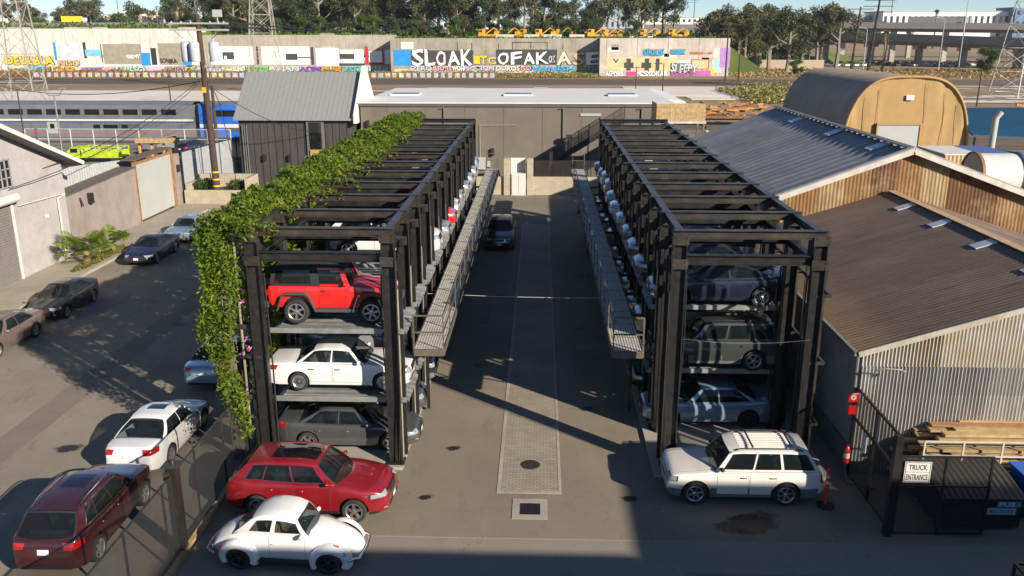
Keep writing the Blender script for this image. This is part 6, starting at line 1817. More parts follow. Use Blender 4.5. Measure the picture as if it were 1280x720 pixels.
# ------------------------------------------------------------------ passenger train
ST = plain('stainless', (.20,.205,.215), .4, .35, .15, .6)
def coach(x0, x1, y, lab, blue=False):
    cx = (x0+x1)/2; L_ = x1-x0; o = empty('railway_coach', (cx, y, 0), 0, lab, 'railway coach', 'coaches of the passenger train')
    hl = L_/2
    m = MB(); m.prism([(-1.5,.75),(1.5,.75),(1.55,1.2),(1.55,4.1),(1.4,4.5),(.9,4.75),(-.9,4.75),(-1.4,4.5),(-1.55,4.1),(-1.55,1.2)], -hl, hl, 'yz')
    m.build('shell', plain('coach_blue', (.02,.12,.50), .4) if blue else ST, o)
    m = MB(); m.prism([(-1.42,4.5),(1.42,4.5),(.9,4.80),(-.9,4.80)], -hl, hl, 'yz'); m.build('roof', plain('coach_roof', (.15,.17,.20), .5, .3), o)
    if not blue:
        m = MB(); m.box(-hl,hl,-1.575,-1.55,2.62,2.84); m.build('white_stripe', WHITE, o)
        m = MB(); m.box(-hl,hl,-1.575,-1.55,2.46,2.60); m.build('blue_stripe', plain('stripe_blue', (.02,.10,.25), .4), o)
        m = MB(); m.box(-hl,hl,-1.575,-1.55,1.18,1.30); m.build('red_stripe', plain('stripe_red', (.42,.04,.05), .4), o)
        x = -hl+1.2
        while x < hl-2:
            m = MB(); m.box(x,x+1.75,-1.58,-1.55,3.35,3.98); m.build('upper_window', DGLASS, o); x += 2.28
        for x, w_ in ((3.0,.8),(4.2,1.7),(6.4,.7),(-10.0,.8)):
            m = MB(); m.box(x,x+w_,-1.58,-1.55,1.62,2.2); m.build('lower_window', DGLASS, o)
        m = MB(); m.box(-2.5,-1.3,-1.60,-1.55,1.15,2.5); m.build('door', LGREY, o); m = MB(); m.box(-2.15,-1.65,-1.63,-1.60,1.7,2.3); m.build('door_window', DGLASS, o)
    else:
        m = MB(); m.box(-hl+2,-hl+5,-1.6,-1.55,3.2,3.9); m.build('window', DGLASS, o)
        m = MB(); m.box(-hl,hl,-1.58,-1.55,1.9,2.3); m.build('white_stripe', WHITE, o)
    m = MB(); x = -hl+1.5
    while x < hl-1: m.box(x,x+.05,-1.562,-1.552,1.32,2.44); x += 3.0
    m.box(-hl+3,-hl+5.5,-1.565,-1.552,1.4,2.2); m.box(hl-9,hl-6.4,-1.565,-1.552,1.45,2.3)
    m.build('side_panel_joint', plain('coach_dark_grey', (.08,.085,.09), .6), o)  # dark grey seams and grilles on the lower body
    for a in (-hl+4, hl-4):
        m = MB()
        for j in (-1.2, 1.2):
            for s_ in (-1.0, .8): m.lathe([(0,s_-.07),(.46,s_-.07),(.46,s_+.07),(0,s_+.07)], 16, 'y', (a+j,0,.5))
        m.box(a-1.9,a+1.9,-1.1,1.1,.45,.8); m.build('bogie', TRIM, o, 40)
    m = MB(); m.box(-hl+7,hl-7,-1.35,1.35,.3,.74); m.build('underframe', ST, o)
coach(-97, -71.2, 103, 'silver double-deck railway coach at the far left, partly outside the frame')
coach(-70.6, -40.6, 103, 'silver double-deck railway coach with a white and blue stripe, behind the utility pole')
coach(-39.9, -16, 103, 'blue railway coach behind the dark barn', True)
m = MB()
for y0_ in (102.3, 103.75, 109.3, 110.75, 236, 237.5, 247, 248.5): m.box(-300,400,y0_,y0_+.08,.05,.2)
tag(m.build('rails', plain('rail_steel_dark', (.10,.07,.05), .5, .4)), kind='structure')
m = MB()
for y0_ in (231, 242, 253): m.box(-500,500,y0_,y0_+1.6,-.02,.05)
tag(m.build('ballast_shoulder', plain('dark_ballast', (.07,.055,.045), .9, var=.4)), kind='structure')
# pale pipe fence before the train
o = empty('pipe_fence', (-48, 96, 0), label='pale chain link fence with pipe posts in front of the train', cat='fence')
m = MB()
for k in range(10): m.tube([(-58+k*2.6,96.5,0),(-58+k*2.6,96.5,2.2)], .07, 6)
m.tube([(-58,96.5,2.2),(-34.5,96.5,2.2)], .05, 6); m.tube([(-58,96.5,1.1),(-34.5,96.5,1.1)], .04, 6); W(m, 'posts', plain('pale_pipe2', (.42,.42,.40), .5), o, 40)
m = MB(); m.add([(-58,96.5,.1),(-34.5,96.5,.1),(-34.5,96.5,2.2),(-58,96.5,2.2)], [(0,1,2,3)]); W(m, 'mesh', meshfab('pale_link', (.3,.3,.29), .2), o)
o = empty('street_light', (-51.5, 92, 0), label='double headed yard lamp in front of the train', cat='lamp')
m = MB(); m.tube([(0,0,0),(0,0,6.2)], .09, 8); m.tube([(-1,0,6.9),(-.6,0,6.2),(.6,0,6.2),(1,0,6.9)], .06, 6); m.build('pole', plain('lamp_grey', (.2,.2,.2), .5), o, 50)
for s_ in (-1, 1):
    m = MB(); m.box(s_*1-.28,s_*1+.28,-.15,.15,6.85,7.0); m.build('lamp_head', plain('lamp_grey', (.2,.2,.2), .5), o)
pole(-54.8, 91, 6.8, 'slim yard pole left of the double lamp in front of the train', 0, .09, group='yard poles', name='yard_pole', cat='pole')
# overhead lines from the tall pole
m = MB()
def wire(a, b, sag, r=.022):
    a = Vector(a); b = Vector(b); m.tube([tuple(a+(b-a)*k/10-Vector((0,0,4*sag*(k/10)*(1-k/10)))) for k in range(11)], r, 4)
for dx, z in ((-2.1,13.3),(-1.4,13.3),(1.3,13.3),(1.7,13.3)): wire((-24.4+dx,64.1,z), (-26+dx*2,240,17), 2.0, .03)
wire((-24.9,64.1,9.2),(-27,46,5.4),.6); wire((-24.9,64.1,9.0),(-26.8,42.5,4.9),.8); wire((-24.2,64,8.8),(-18.5,71.3,4.6),.6); wire((-24.9,64.2,9.1),(-62,96,7.5),1.2,.03)
tag(m.build('overhead_wires', TRIM), 'thin dark overhead wires leaving the transformer pole', 'wires')
GRAFFITI = [
 (292, -178.3, -112.9, 13.9, 14.2, 'cap', ''),
 (292, -178.2, -161.8, 2.7, 5.5, 'yellow', 'DEULBLA'),
 (292, -171.1, -164.9, 0.1, 2.4, 'cyan', 'WES'),
 (292, -164.6, -153.6, -0.1, 2.2, 'orange', '12R'),
 (292, -161.3, -160.5, 4.2, 9.9, 'blue', ''),
 (292, -159.7, -151.8, 4.2, 9.6, 'palegrey', ''),
 (292, -151.3, -150.4, 4.8, 9.9, 'black', ''),
 (292, -150.8, -145.5, 5.5, 7.6, 'lightblue', ''),
 (292, -145.5, -145.2, 3.5, 9.4, 'black', ''),
 (292, -160.5, -153.2, 2.4, 4.0, 'tan', 'NISU'),
 (292, -144.7, -131.5, 3.0, 9.4, 'khaki', ''),
 (292, -137.1, -132.4, 4.8, 6.0, 'white', 'GEMY'),
 (292, -131.8, -130.4, 5.5, 9.6, 'white', ''),
 (292, -132.2, -129.2, 2.5, 6.6, 'blue', ''),
 (292, -128.8, -127.0, 2.7, 8.1, 'black', ''),
 (292, -126.2, -116.5, 2.7, 9.6, 'khaki', ''),
 (292, -125.9, -120.2, 3.2, 4.8, 'black', 'SONIKA'),
 (292, -118.4, -115.4, 2.7, 10.1, 'blue', ''),
 (292, -152.7, -145.9, 0.4, 1.9, 'purple', ''),
 (292, -145.7, -141.6, 0.4, 1.9, 'pink', ''),
 (292, -141.3, -131.3, 0.4, 2.2, 'mint', 'SURSO'),
 (292, -131.1, -124.8, 0.4, 2.2, 'lilac', ''),
 (292, -124.6, -117.8, 0.4, 2.2, 'violet', 'ENSS'),
 (292, -117.9, -115.2, 0.2, 2.2, 'lime', 'O'),
 (292, -108.9, -94.5, 2.8, 8.6, 'white', ''),
 (292, -104.9, -101.1, 4.5, 6.8, 'dark', ''),
 (292, -104.4, -103.5, 4.5, 5.6, 'white', ''),
 (292, -93.5, -92.9, 2.8, 8.6, 'dark', ''),
 (292, -91.9, -75.9, 2.8, 8.6, 'white', ''),
 (292, -83.9, -80.0, 4.3, 6.3, 'dark', ''),
 (292, -80.0, -75.5, 4.9, 5.3, 'dark', ''),
 (292, -75.5, -74.6, 2.8, 8.4, 'dark', ''),
 (292, -73.9, -66.1, 2.5, 8.1, 'white', ''),
 (292, -65.8, -58.1, 3.3, 7.6, 'white', ''),
 (292, -66.1, -61.2, 4.6, 6.3, 'dark', ''),
 (292, -66.3, -57.8, 2.5, 3.3, 'dark', ''),
 (292, -57.6, -56.5, 2.8, 8.6, 'red', ''),
 (292, -56.3, -52.0, 3.6, 7.1, 'white', ''),
 (292, -56.5, -51.5, 2.8, 3.6, 'red', ''),
 (292, -51.8, -51.5, 2.8, 8.1, 'red', ''),
 (292, -51.0, -49.1, 3.1, 7.6, 'white', ''),
 (292, -101.8, -97.7, 0.7, 2.2, 'white', 'SUNO'),
 (292, -97.5, -89.9, 0.7, 2.2, 'green', 'GREEN'),
 (292, -89.8, -79.8, 0.7, 2.2, 'silver', 'AZIAN'),
 (292, -79.7, -72.3, 0.5, 2.3, 'deeppurple', 'AOPS'),
 (292, -71.9, -65.6, 0.7, 2.3, 'orange', 'MUGE'),
 (292, -65.6, -59.0, 0.7, 2.3, 'teal', 'VSD'),
 (292, -58.9, -52.4, 0.8, 2.3, 'mint', 'PIRU'),
 (285, -41.6, -21.4, 2.8, 7.5, 'dark', ''),
 (285, -41.3, -37.4, 2.8, 8.0, 'white', 'S'),
 (285, -37.0, -33.8, 2.8, 8.0, 'white', 'L'),
 (285, -33.4, -30.2, 2.8, 7.5, 'white', 'O'),
 (285, -29.8, -25.8, 2.8, 7.5, 'white', 'A'),
 (285, -25.4, -21.7, 2.8, 8.0, 'white', 'K'),
 (285, -21.6, -14.2, 3.1, 6.3, 'grey', ''),
 (285, -21.4, -19.4, 3.3, 5.8, 'gold', 'I'),
 (285, -19.3, -17.1, 3.3, 5.8, 'gold', 'T'),
 (285, -16.8, -14.2, 3.3, 5.5, 'gold', 'C'),
 (285, -14.2, 5.2, 3.1, 7.8, 'dark', ''),
 (285, -13.7, -10.1, 3.3, 7.0, 'white', 'O'),
 (285, -9.6, -6.0, 3.3, 7.0, 'white', 'F'),
 (285, -5.5, -2.0, 3.3, 7.0, 'white', 'A'),
 (285, -1.5, 2.6, 3.3, 7.0, 'white', 'K'),
 (285, 2.6, 4.7, 3.8, 6.0, 'silver', 'OK'),
 (285, 5.1, 9.8, 3.1, 7.0, 'cream', 'A'),
 (285, 10.2, 14.1, 3.1, 7.0, 'tan', 'S'),
 (285, 14.5, 19.2, 3.1, 7.0, 'white', 'E'),
 (285, -47.0, -41.5, 2.8, 7.7, 'blue', ''),
 (285, -41.5, -34.8, 1.2, 2.7, 'silver', 'ZERO'),
 (285, -34.8, -28.4, 1.2, 2.7, 'pink', 'ARMS'),
 (285, -28.4, -24.5, 1.2, 2.7, 'white', 'WON'),
 (285, -24.5, -14.8, 1.2, 2.7, 'lilac', 'NOTION'),
 (285, -14.2, -6.6, 1.2, 2.7, 'cream', 'DUROS'),
 (285, -6.3, -3.0, 1.3, 2.7, 'pink', 'GO'),
 (285, -3.0, 10.8, 1.2, 2.7, 'azure', 'VANISH'),
 (285, 10.8, 19.0, 1.1, 2.7, 'moss', 'ROUTE'),
 (279, 20.2, 42.2, 1.6, 5.5, 'peach', ''),
 (279, 22.5, 24.5, 4.0, 5.2, 'dark', 'V'),
 (279, 26.7, 28.1, 1.6, 5.2, 'dark', ''),
 (279, 26.0, 29.0, 2.3, 4.0, 'dark', ''),
 (279, 32.4, 33.8, 1.6, 5.2, 'dark', ''),
 (279, 31.4, 34.5, 2.3, 4.0, 'dark', ''),
 (279, 35.8, 37.0, 1.6, 5.2, 'dark', ''),
 (279, 35.4, 37.9, 3.6, 3.9, 'dark', ''),
 (279, 35.5, 38.0, 2.5, 2.8, 'dark', ''),
 (279, 31.8, 38.0, 6.2, 8.1, 'azure', 'SIRIUS'),
 (279, 40.2, 44.7, 6.5, 7.9, 'azure', 'URBIK'),
 (279, 46.4, 53.1, 6.5, 7.2, 'rust', 'EH'),
 (279, 46.7, 52.4, 1.9, 5.0, 'rust', ''),
 (279, 47.1, 52.0, 2.2, 4.7, 'peach', ''),
 (279, 40.4, 47.3, -0.3, 3.8, 'greydark', ''),
 (279, 40.6, 49.0, 0.9, 3.6, 'silver', 'SLEEPY'),
 (279, 40.7, 46.5, -0.2, 1.4, 'magenta', 'SEAS'),
 (279, 47.4, 53.0, -0.2, 1.6, 'magenta', ''),
 (279, 20.3, 26.1, -0.3, 1.4, 'white', 'ASPORK'),
 (279, 26.8, 30.1, -0.1, 1.3, 'hotpink', ''),
 (279, 30.3, 33.6, -0.3, 1.4, 'white', 'SS'),
 (279, 33.5, 39.8, -0.3, 1.4, 'white', 'SOKAR'),
 (279, 53.2, 55.9, 1.2, 4.8, 'mint', ''),
 (279, 53.1, 54.2, 0.7, 2.4, 'yellow', ''),
 (279, 55.6, 58.7, 2.6, 8.4, 'violet', ''),
 (279, 53.4, 55.3, 5.5, 8.4, 'silver', ''),
]
# ------------------------------------------------------------------ painted walls by the far tracks
GC = dict(yellow=(.72,.52,.03), cyan=(.12,.50,.62), orange=(.65,.28,.02), blue=(.02,.25,.62), palegrey=(.52,.55,.60), black=(.03,.03,.03), lightblue=(.18,.48,.66),
 tan=(.58,.38,.20), khaki=(.30,.27,.20), white=(.80,.78,.74), purple=(.30,.12,.45), pink=(.62,.30,.36), mint=(.35,.62,.55), lilac=(.50,.42,.58), violet=(.38,.22,.45),
 lime=(.45,.62,.03), dark=(.05,.05,.05), red=(.42,.03,.04), green=(.15,.45,.08), silver=(.50,.52,.52), deeppurple=(.18,.05,.42), teal=(.05,.48,.35), grey=(.22,.23,.24),
 gold=(.75,.48,.02), cream=(.70,.62,.45), azure=(.03,.35,.62), moss=(.22,.30,.12), peach=(.66,.46,.25), rust=(.42,.14,.06), greydark=(.14,.14,.15), magenta=(.45,.10,.35), hotpink=(.65,.05,.18))
GM = {k: plain('spray_'+k, v, .8, var=.18, nscale=.6) for k, v in GC.items()}
def tagmix(name, cols, sc_):
    t = NT(name); v = t.coords(scale=(1,1,1.3)); nz = t.new('ShaderNodeTexNoise'); nz.inputs['Scale'].default_value = sc_; nz.inputs['Detail'].default_value = 2; nz.inputs['Distortion'].default_value = 2.5
    t.link(v, nz.inputs['Vector']); rr = t.new('ShaderNodeValToRGB'); rr.color_ramp.interpolation = 'CONSTANT'; e = rr.color_ramp.elements
    while len(e) < len(cols): e.new(.5)
    for i, c in enumerate(cols): e[i].position = .28+.44*i/len(cols) if i else 0; e[i].color = (*GC[c], 1)
    t.link(nz.outputs['Fac'], rr.inputs[0]); n2 = t.noise(t.coords(), .8, 4)
    return t.out(t.mix(.25, rr.outputs[0], t.ramp(n2, [(.3, (.2,.18,.16)), (.7, (.6,.55,.5))])), .85)
TM = [tagmix('tags_a', ['lilac','dark','white','magenta','silver','cyan'], .9), tagmix('tags_b', ['cream','orange','dark','white','yellow','teal'], .8), tagmix('tags_c', ['silver','black','white','azure','pink','dark','mint'], 1.0), tagmix('tags_d', ['dark','green','lime','white','purple','silver'], .9)]
def wallmat(name, a, b, c):
    t = NT(name); v = t.coords(); n = t.noise(v, .15, 6, .7); cc = t.ramp(n, [(.3, b), (.5, a), (.7, c)])
    n2 = t.noise(t.coords(scale=(1,1,.15)), .9, 6, .75); cc = t.mix(t.ramp(n2, [(.45, (0,0,0)), (.7, (.55,)*3)]), cc, tuple(x*.5 for x in a))
    return t.out(cc, .9)
WM = [wallmat('wall_pale', (.66,.62,.55), (.57,.53,.46), (.72,.69,.63)), wallmat('wall_grey', (.38,.33,.27), (.30,.26,.21), (.45,.40,.33)), wallmat('wall_brown', (.33,.29,.23), (.22,.20,.17), (.40,.35,.28)), wallmat('wall_tags', (.50,.44,.38), (.38,.34,.30), (.60,.55,.50))]
walls = []
for k, (x0, x1, y, h, md, lab) in enumerate(((-330,-112.3,292,14.2,7,'long pale concrete retaining wall with yellow and khaki spray paint, leftmost of the painted walls'),
      (-112.2,-48.1,292,12.2,7,'grey concrete wall with white and red spray paint, second painted wall from left'),
      (-48.0,18.3,285,11.2,7,'brownish concrete wall with giant white block letters, third of the painted walls'),
      (18.4,58.4,279,11.3,1,'pale wall with peach panels and SLEEPY lettering, nearest and rightmost of the painted walls'))):
    o = empty('painted_wall', ((x0+x1)/2, y, 0), label=lab, cat='wall', group='painted walls beyond the tracks')
    m = MB(); m.box(x0, x1, y, y+md, -.1, h)
    if k == 3: m.box(58.05,58.4,280.01,293,-.1,h); m.box(18.4,18.7,280.01,293,-.1,h)
    W(m, 'wall', WM[k], o)
    m = MB(); xx = x0+2
    while xx < x1-6:
        if k < 2 and r_.random() < .35: m.box(xx, xx+r_.uniform(4,9), y+.2, y+.9, h, h+.5)
        m.box(xx, xx+.12, y-.03, y-.005, 2.8, h); xx += 9.5
    if m.f: W(m, 'joint', WM[min(k+1, 2)] if k < 2 else plain('joint_dark', (.2,.18,.15), .9), o)
    walls.append((x0, x1, y, o))
gi = 0
for (y, x0, x1, z0, z1, cl, tx) in GRAFFITI:
    if cl == 'cap': continue
    gi += 1
    par = next(w_[3] for w_ in walls if w_[2] == y and w_[0] <= (x0+x1)/2 <= w_[1])
    if tx == '':
        m = MB(); e_ = .012+.0035*(gi % 14)
        m.box(x0, x1, y-e_-.02, y-.004, max(z0,.02), z1); W(m, 'painted_panel', GM[cl], par)
    else:
        if y != 285 or z0 < 2:
            if not (cl in ('silver',) and tx == 'SLEEPY') and tx not in ('V','SONIKA','EH','URBIK','SIRIUS','GEMY'):
                m = MB(); m.box(x0-.2, x1+.2, y-.010, y-.003, max(z0-.1,.02), z1+.1)
                W(m, 'painted_panel', TM[gi % 4], par)
        if z1-z0 > 1.4 and cl not in ('dark','black','greydark'):
            mo = text_mesh(tx, (x1-x0)*1.03, (z1-z0)*1.07, 'letter_outline', .075 if len(tx) > 1 else .06, min(.28, .07*(z1-z0))); mo.materials.append(GM['dark'])
            oo = bpy.data.objects.new('letter_outline', mo); col.objects.link(oo); oo.parent = par; oo.location = Vector(((x0+x1)/2+.12, y-.125, (z0+z1)/2-.1))-Vector(par.location)
        me = text_mesh(tx, (x1-x0), (z1-z0), 'spray_lettering', .035 if len(tx) > 1 else .02, min(.28, .07*(z1-z0))); me.materials.append(GM[cl])
        ob = bpy.data.objects.new('spray_lettering', me); col.objects.link(ob); ob.parent = par
        ob.location = Vector(((x0+x1)/2, y-.14, (z0+z1)/2))-Vector(par.location)
for (a, b, y, par, h_) in ((-178,-113,292,walls[0][3],2.0),(-111,-49,292,walls[1][3],2.1),(-47,17.5,285,walls[2][3],2.2),(20,57.5,279,walls[3][3],2.0)):
    x = a; q = 0
    while x < b-1:
        w_ = min(r_.uniform(2.5,6.5), b-x); m = MB(); m.box(x, x+w_-.15, y-.0025-.0006*(q % 2), y-.001, .05, h_*r_.uniform(.75,1.1)); W(m, 'tag_panel', TM[r_.randrange(4)], par); x += w_; q += 1
    for q in range(9):
        x = r_.uniform(a, b-5); z = r_.uniform(3, 8); m = MB(); m.box(x, x+r_.uniform(2,5), y-.002, y-.0008, z, z+r_.uniform(.8,2.2)); W(m, 'buffed_patch', WM[r_.randrange(4)], par)
# thin outlines drawn above the giant letters
m = MB()
for (a, b, z0, z1) in ((-26.6,-26.4,7.6,10),(-22.0,-21.8,7.6,9.8),(-13.5,-13.3,7.6,9.7),(-9,-8.8,7.7,10.1),(-9,2.2,9.9,10.05),(2.0,2.2,7.8,10),(7.0,7.2,8,9.6),(-9,-3,9.9,10.1),(-3.2,-3,8,10)): m.box(a,b,284.93,284.97,z0,z1)
W(m, 'spray_outline', GM['dark'], walls[2][3])
# low painted fence beside the far track
o = empty('low_painted_fence', (-90, 258.5, 0), label='low fence of painted panels between dark posts beside the far track', cat='fence')
m = MB(); x = -150; kk = 0; mats = [TM[q] for q in (0,2,1,2,0,3,2,1)]
pan = [MB() for _ in mats]
while x < -14:
    if not (-62 < x < -58): pan[kk % 8].box(x+.1, x+r_.uniform(1.1,1.6), 258.5, 258.56, .3, 1.6)
    m.box(x+1.75, x+2.05, 258.45, 258.6, 0, 1.9); x += 2.05; kk += r_.choice([1,2,3])
for p_, mt in zip(pan, mats):
    if p_.f: W(p_, 'panel', mt, o)
m.box(-150,-14,258.45,258.6,1.76,1.9); m.box(-150,-14,258.3,258.45,-.0,.25); W(m, 'post', WOODD, o)

# brush along the far track
def brush(name, x0, x1, y0, y1, n, h, mat, s_, seed, zf=lambda x, y: 0):
    r_ = random.Random(seed); m = MB()
    for k in range(n):
        x = r_.uniform(x0, x1); y = r_.uniform(y0, y1)
        hh = h*(.35+.65*abs(math.sin(x*.13+1)*math.cos(x*.37+y*.1)))
        leaf(m, (x, y, zf(x, y)+.1+hh*r_.random()), s_, r_)
    return tag(m.build(name, mat, fix=False), kind='stuff')
BR1 = leafmat('dry_brush', (.20,.14,.045), .15); BR2 = leafmat('straw_brush', (.30,.22,.10), .15); BR3 = leafmat('yellow_green_brush', (.17,.18,.04), .2)
brush('brush', -240, -112, 261, 289, 9000, 2.0, BR1, .42, 1); brush('brush', -112, -48, 261, 289, 3800, 1.6, BR3, .42, 2)
brush('brush', -48, 18, 262, 283.5, 4500, 1.4, BR3, .38, 3); brush('brush', -48, 18, 262, 283, 2200, 1.3, BR2, .38, 4)
brush('brush', 59, 160, 262, 300, 4200, 1.2, BR2, .42, 5); brush('brush', 76, 200, 285, 330, 3600, 1.0, BR1, .45, 6)
brush('brush', 40, 74, 165, 205, 5200, 2.4, BR3, .35, 7); brush('brush', 40, 74, 165, 205, 2400, 2.0, BR2, .35, 8)
brush('grass', -200, 57, 293.5, 300, 5000, 1.0, leafmat('wall_top_grass', (.10,.16,.02), .2), .4, 9, lambda x, y: tz(x))
brush('brush', -240, 57, 300, 330, 7000, 3.2, LEAFG, .6, 10, lambda x, y: tz(x))

# trees beyond the walls
def make_tree(kind, seed, lm):
    r_ = random.Random(seed); o = empty('tree')
    H_ = 1.0
    tr = MB(); cr = MB(); clumps = []
    if kind == 'gum':
        n_l = 6
        tr.tube([(0,0,0),(.2,0,3.5),(.1,.2,7.5),(.4,.1,11)], [.42,.34,.24,.12], 7)
        for k in range(n_l):
            z = 3.5+k*1.2; a = k*2.1+r_.uniform(-.5,.5); L_ = r_.uniform(2.5,4.6)*(1.1-.06*k)
            e_ = (math.cos(a)*L_, math.sin(a)*L_, z+r_.uniform(1.5,3.4)); tr.tube([(.1,0,z),(e_[0]*.5,e_[1]*.5,z+1.0),e_], [.17,.11,.05], 5)
            clumps.append((e_, r_.uniform(1.3,2.2))); clumps.append(((e_[0]*.6+r_.uniform(-.8,.8), e_[1]*.6+r_.uniform(-.8,.8), e_[2]+r_.uniform(.3,1.6)), r_.uniform(1.0,1.8)))
        for k in range(6): clumps.append(((r_.uniform(-1.8,1.8), r_.uniform(-1.8,1.8), r_.uniform(9.2,12.6)), r_.uniform(1.0,1.8)))
        sx, sz, N_, ls = 1, .85, 200, .26
    elif kind == 'dense':
        tr.tube([(0,0,0),(.1,0,3),(0,0,6)], [.4,.3,.15], 7)
        for k in range(16):
            a = r_.uniform(0,6.28); q = r_.uniform(.3,3.6); z = r_.uniform(1.6,8.4); q *= 1-.07*max(0,z-4)
            clumps.append(((q*math.cos(a), q*math.sin(a), z), r_.uniform(1.2,2.0)))
            if k < 6: tr.tube([(0,0,1.5+k*.4),(q*math.cos(a)*.7,q*math.sin(a)*.7,z*.8)], [.12,.05], 5)
        sx, sz, N_, ls = 1, .9, 260, .26
    elif kind == 'slim':
        tr.tube([(0,0,0),(.1,0,6),(0,.1,12.5)], [.26,.2,.08], 6)
        for k in range(9):
            a = k*2.3; z = 6+k*.8; q = r_.uniform(.5,1.9); clumps.append(((q*math.cos(a), q*math.sin(a), z+.4), r_.uniform(.7,1.3))); tr.tube([(0,0,z-.8),(q*math.cos(a),q*math.sin(a),z+.3)], [.08,.04], 4)
        sx, sz, N_, ls = 1, .9, 150, .24
    for c_, rr_ in clumps:
        for q in range(N_):
            v = Vector((r_.gauss(0,1), r_.gauss(0,1), r_.gauss(0,1))).normalized()*(r_.random()**.45)*rr_
            leaf(cr, (c_[0]+v.x, c_[1]+v.y, c_[2]+v.z*sz), ls, r_)
    tr.build('trunk', BARK, o); cr.build('crown', lm, o, fix=False)
    return o
gums = [make_tree('gum', 31, LEAFO), make_tree('gum', 32, LEAFD), make_tree('gum', 33, LEAFO), make_tree('dense', 34, LEAFG), make_tree('dense', 35, LEAFD), make_tree('slim', 36, LEAFO)]
used = [False]*6
def tree(k, x, y, z, s_, lab, grp='trees beyond the painted walls'):
    o = gums[k] if not used[k] else copy_tree(gums[k]); used[k] = True
    o.location = (x, y, z); o.scale = (s_*rt.uniform(.9,1.2), s_*rt.uniform(.9,1.2), s_); o.rotation_euler[2] = rt.uniform(0, 6.28)
    o.name = 'tree'; tag(o, lab, 'tree', grp)
rt = random.Random(17)
kn = ['open grey green tree','dark gum tree','olive gum tree','round green tree','round dark tree','slim bare tree']
# px column -> (x at its distance) given directly in metres
tl_ = []
def row(x0, x1, n, y0, y1, ks, s0, s1, where, zf):
    for i in range(n):
        x = x0+(x1-x0)*(i+rt.uniform(.2,.8))/n; y = rt.uniform(y0, y1); k = rt.choice(ks)
        tree(k, x, y, zf(x), rt.uniform(s0, s1), '%s %s, %s from left' % (kn[k], where, (ordn+['%dth' % q for q in range(13,60)])[i]))
row(-130, -66, 30, 312, 350, [0,1,2,1,4,2,4], 1.1, 1.5, 'behind the second painted wall', tz)
row(-66, -18, 24, 312, 345, [1,0,4,1,2,4], 1.1, 1.5, 'beyond the third painted wall', tz)
row(-18, 22, 15, 318, 345, [0,2,5,1,0,4], .95, 1.35, 'behind the white block letters', tz)
row(20, 50, 9, 325, 350, [5,2,0,1], 1.0, 1.3, 'behind the peach painted wall', tz)
row(58, 84, 12, 300, 330, [1,0,2,4,3], 1.2, 1.65, 'in the clump right of the painted walls', lambda x: 0)
row(82, 112, 12, 338, 352, [1,0,2,4], 1.4, 1.8, 'before the freeway near the clump', lambda x: 0)
row(-126, 20, 34, 304, 311, [4,3,4], .55, .85, 'in the low belt behind the painted walls', tz)
row(-340, -150, 44, 498, 540, [3,4,3,2,0,4], 1.4, 2.0, 'beyond the left freeway', lambda x: 6)
row(-160, -60, 20, 420, 470, [4,1,3,4], 1.5, 1.9, 'on the far left rise', tz)
tree(3, 148, 300, -1.0, 1.0, 'round dark green tree standing alone before the freeway at the far right')
tree(0, -292, 500, 12, 1.5, 'open tree standing above the others at the far left skyline')
tree(3, -62, 312, 11.8, .8, 'round bright green bush tree behind the middle of the second painted wall')
tree(3, 78, 275, 0, .55, 'small olive tree beside the parked cars right of the painted walls')
tree(3, 33, 318, 10.8, .7, 'small bright green tree behind the peach painted wall')
def fanpalm_tall(x, y, z, h, lab):
    o = empty('palm_tree', (x, y, z), label=lab, cat='palm', group='tall palms')
    r_ = random.Random(int(x*3)); m = MB(); m.tube([(0,0,0),(.2,0,h*.5),(0,0,h)], [.42,.3,.26], 8); m.build('trunk', plain('palm_brown', (.20,.15,.10), .9), o, 50)
    m = MB()
    for k in range(420):
        v = Vector((r_.gauss(0,1), r_.gauss(0,1), r_.gauss(0,.8))).normalized(); q = r_.uniform(.3,1.9)
        n = v.orthogonal().normalized()*.09; c_ = Vector((0,0,h)); m.add([c_+v*.1+n, c_+v*q-Vector((0,0,q*q*.18)), c_+v*.1-n], [(0,1,2)])
    m.build('crown', LEAFO, o, fix=False)
    m = MB()
    for k in range(200):
        a = r_.uniform(0,6.28); z_ = h-r_.uniform(.3,3.2); m.add([(math.cos(a)*.3,math.sin(a)*.3,z_+.5),(math.cos(a+.1)*.75,math.sin(a+.1)*.75,z_-.4),(math.cos(a+.25)*.3,math.sin(a+.25)*.3,z_+.4)], [(0,1,2)])
    m.build('dead_fronds', plain('dead_frond', (.36,.26,.13), .9), o, fix=False)
fanpalm_tall(113.5, 300, -.1, 13.2, 'palm tree with a skirt of dead fronds before the freeway')
fanpalm_tall(-87, 330, 12, 11.5, 'tall palm behind the second painted wall, right of the cream pylon')
fanpalm_tall(-94, 335, 12, 9.5, 'shorter palm behind the second painted wall, right of the cream pylon')
fanpalm_tall(47, 345, 10.8, 11.5, 'tall palm behind the peach painted wall')
fanpalm_tall(40, 350, 10.8, 10.5, 'palm behind the peach painted wall, left of the taller palm')
fanpalm_tall(-4, 345, 10.8, 12, 'tall palm behind the white block letters')
fanpalm_tall(185, 430, 6, 17, 'palm standing on the skyline at the right above the freeway')
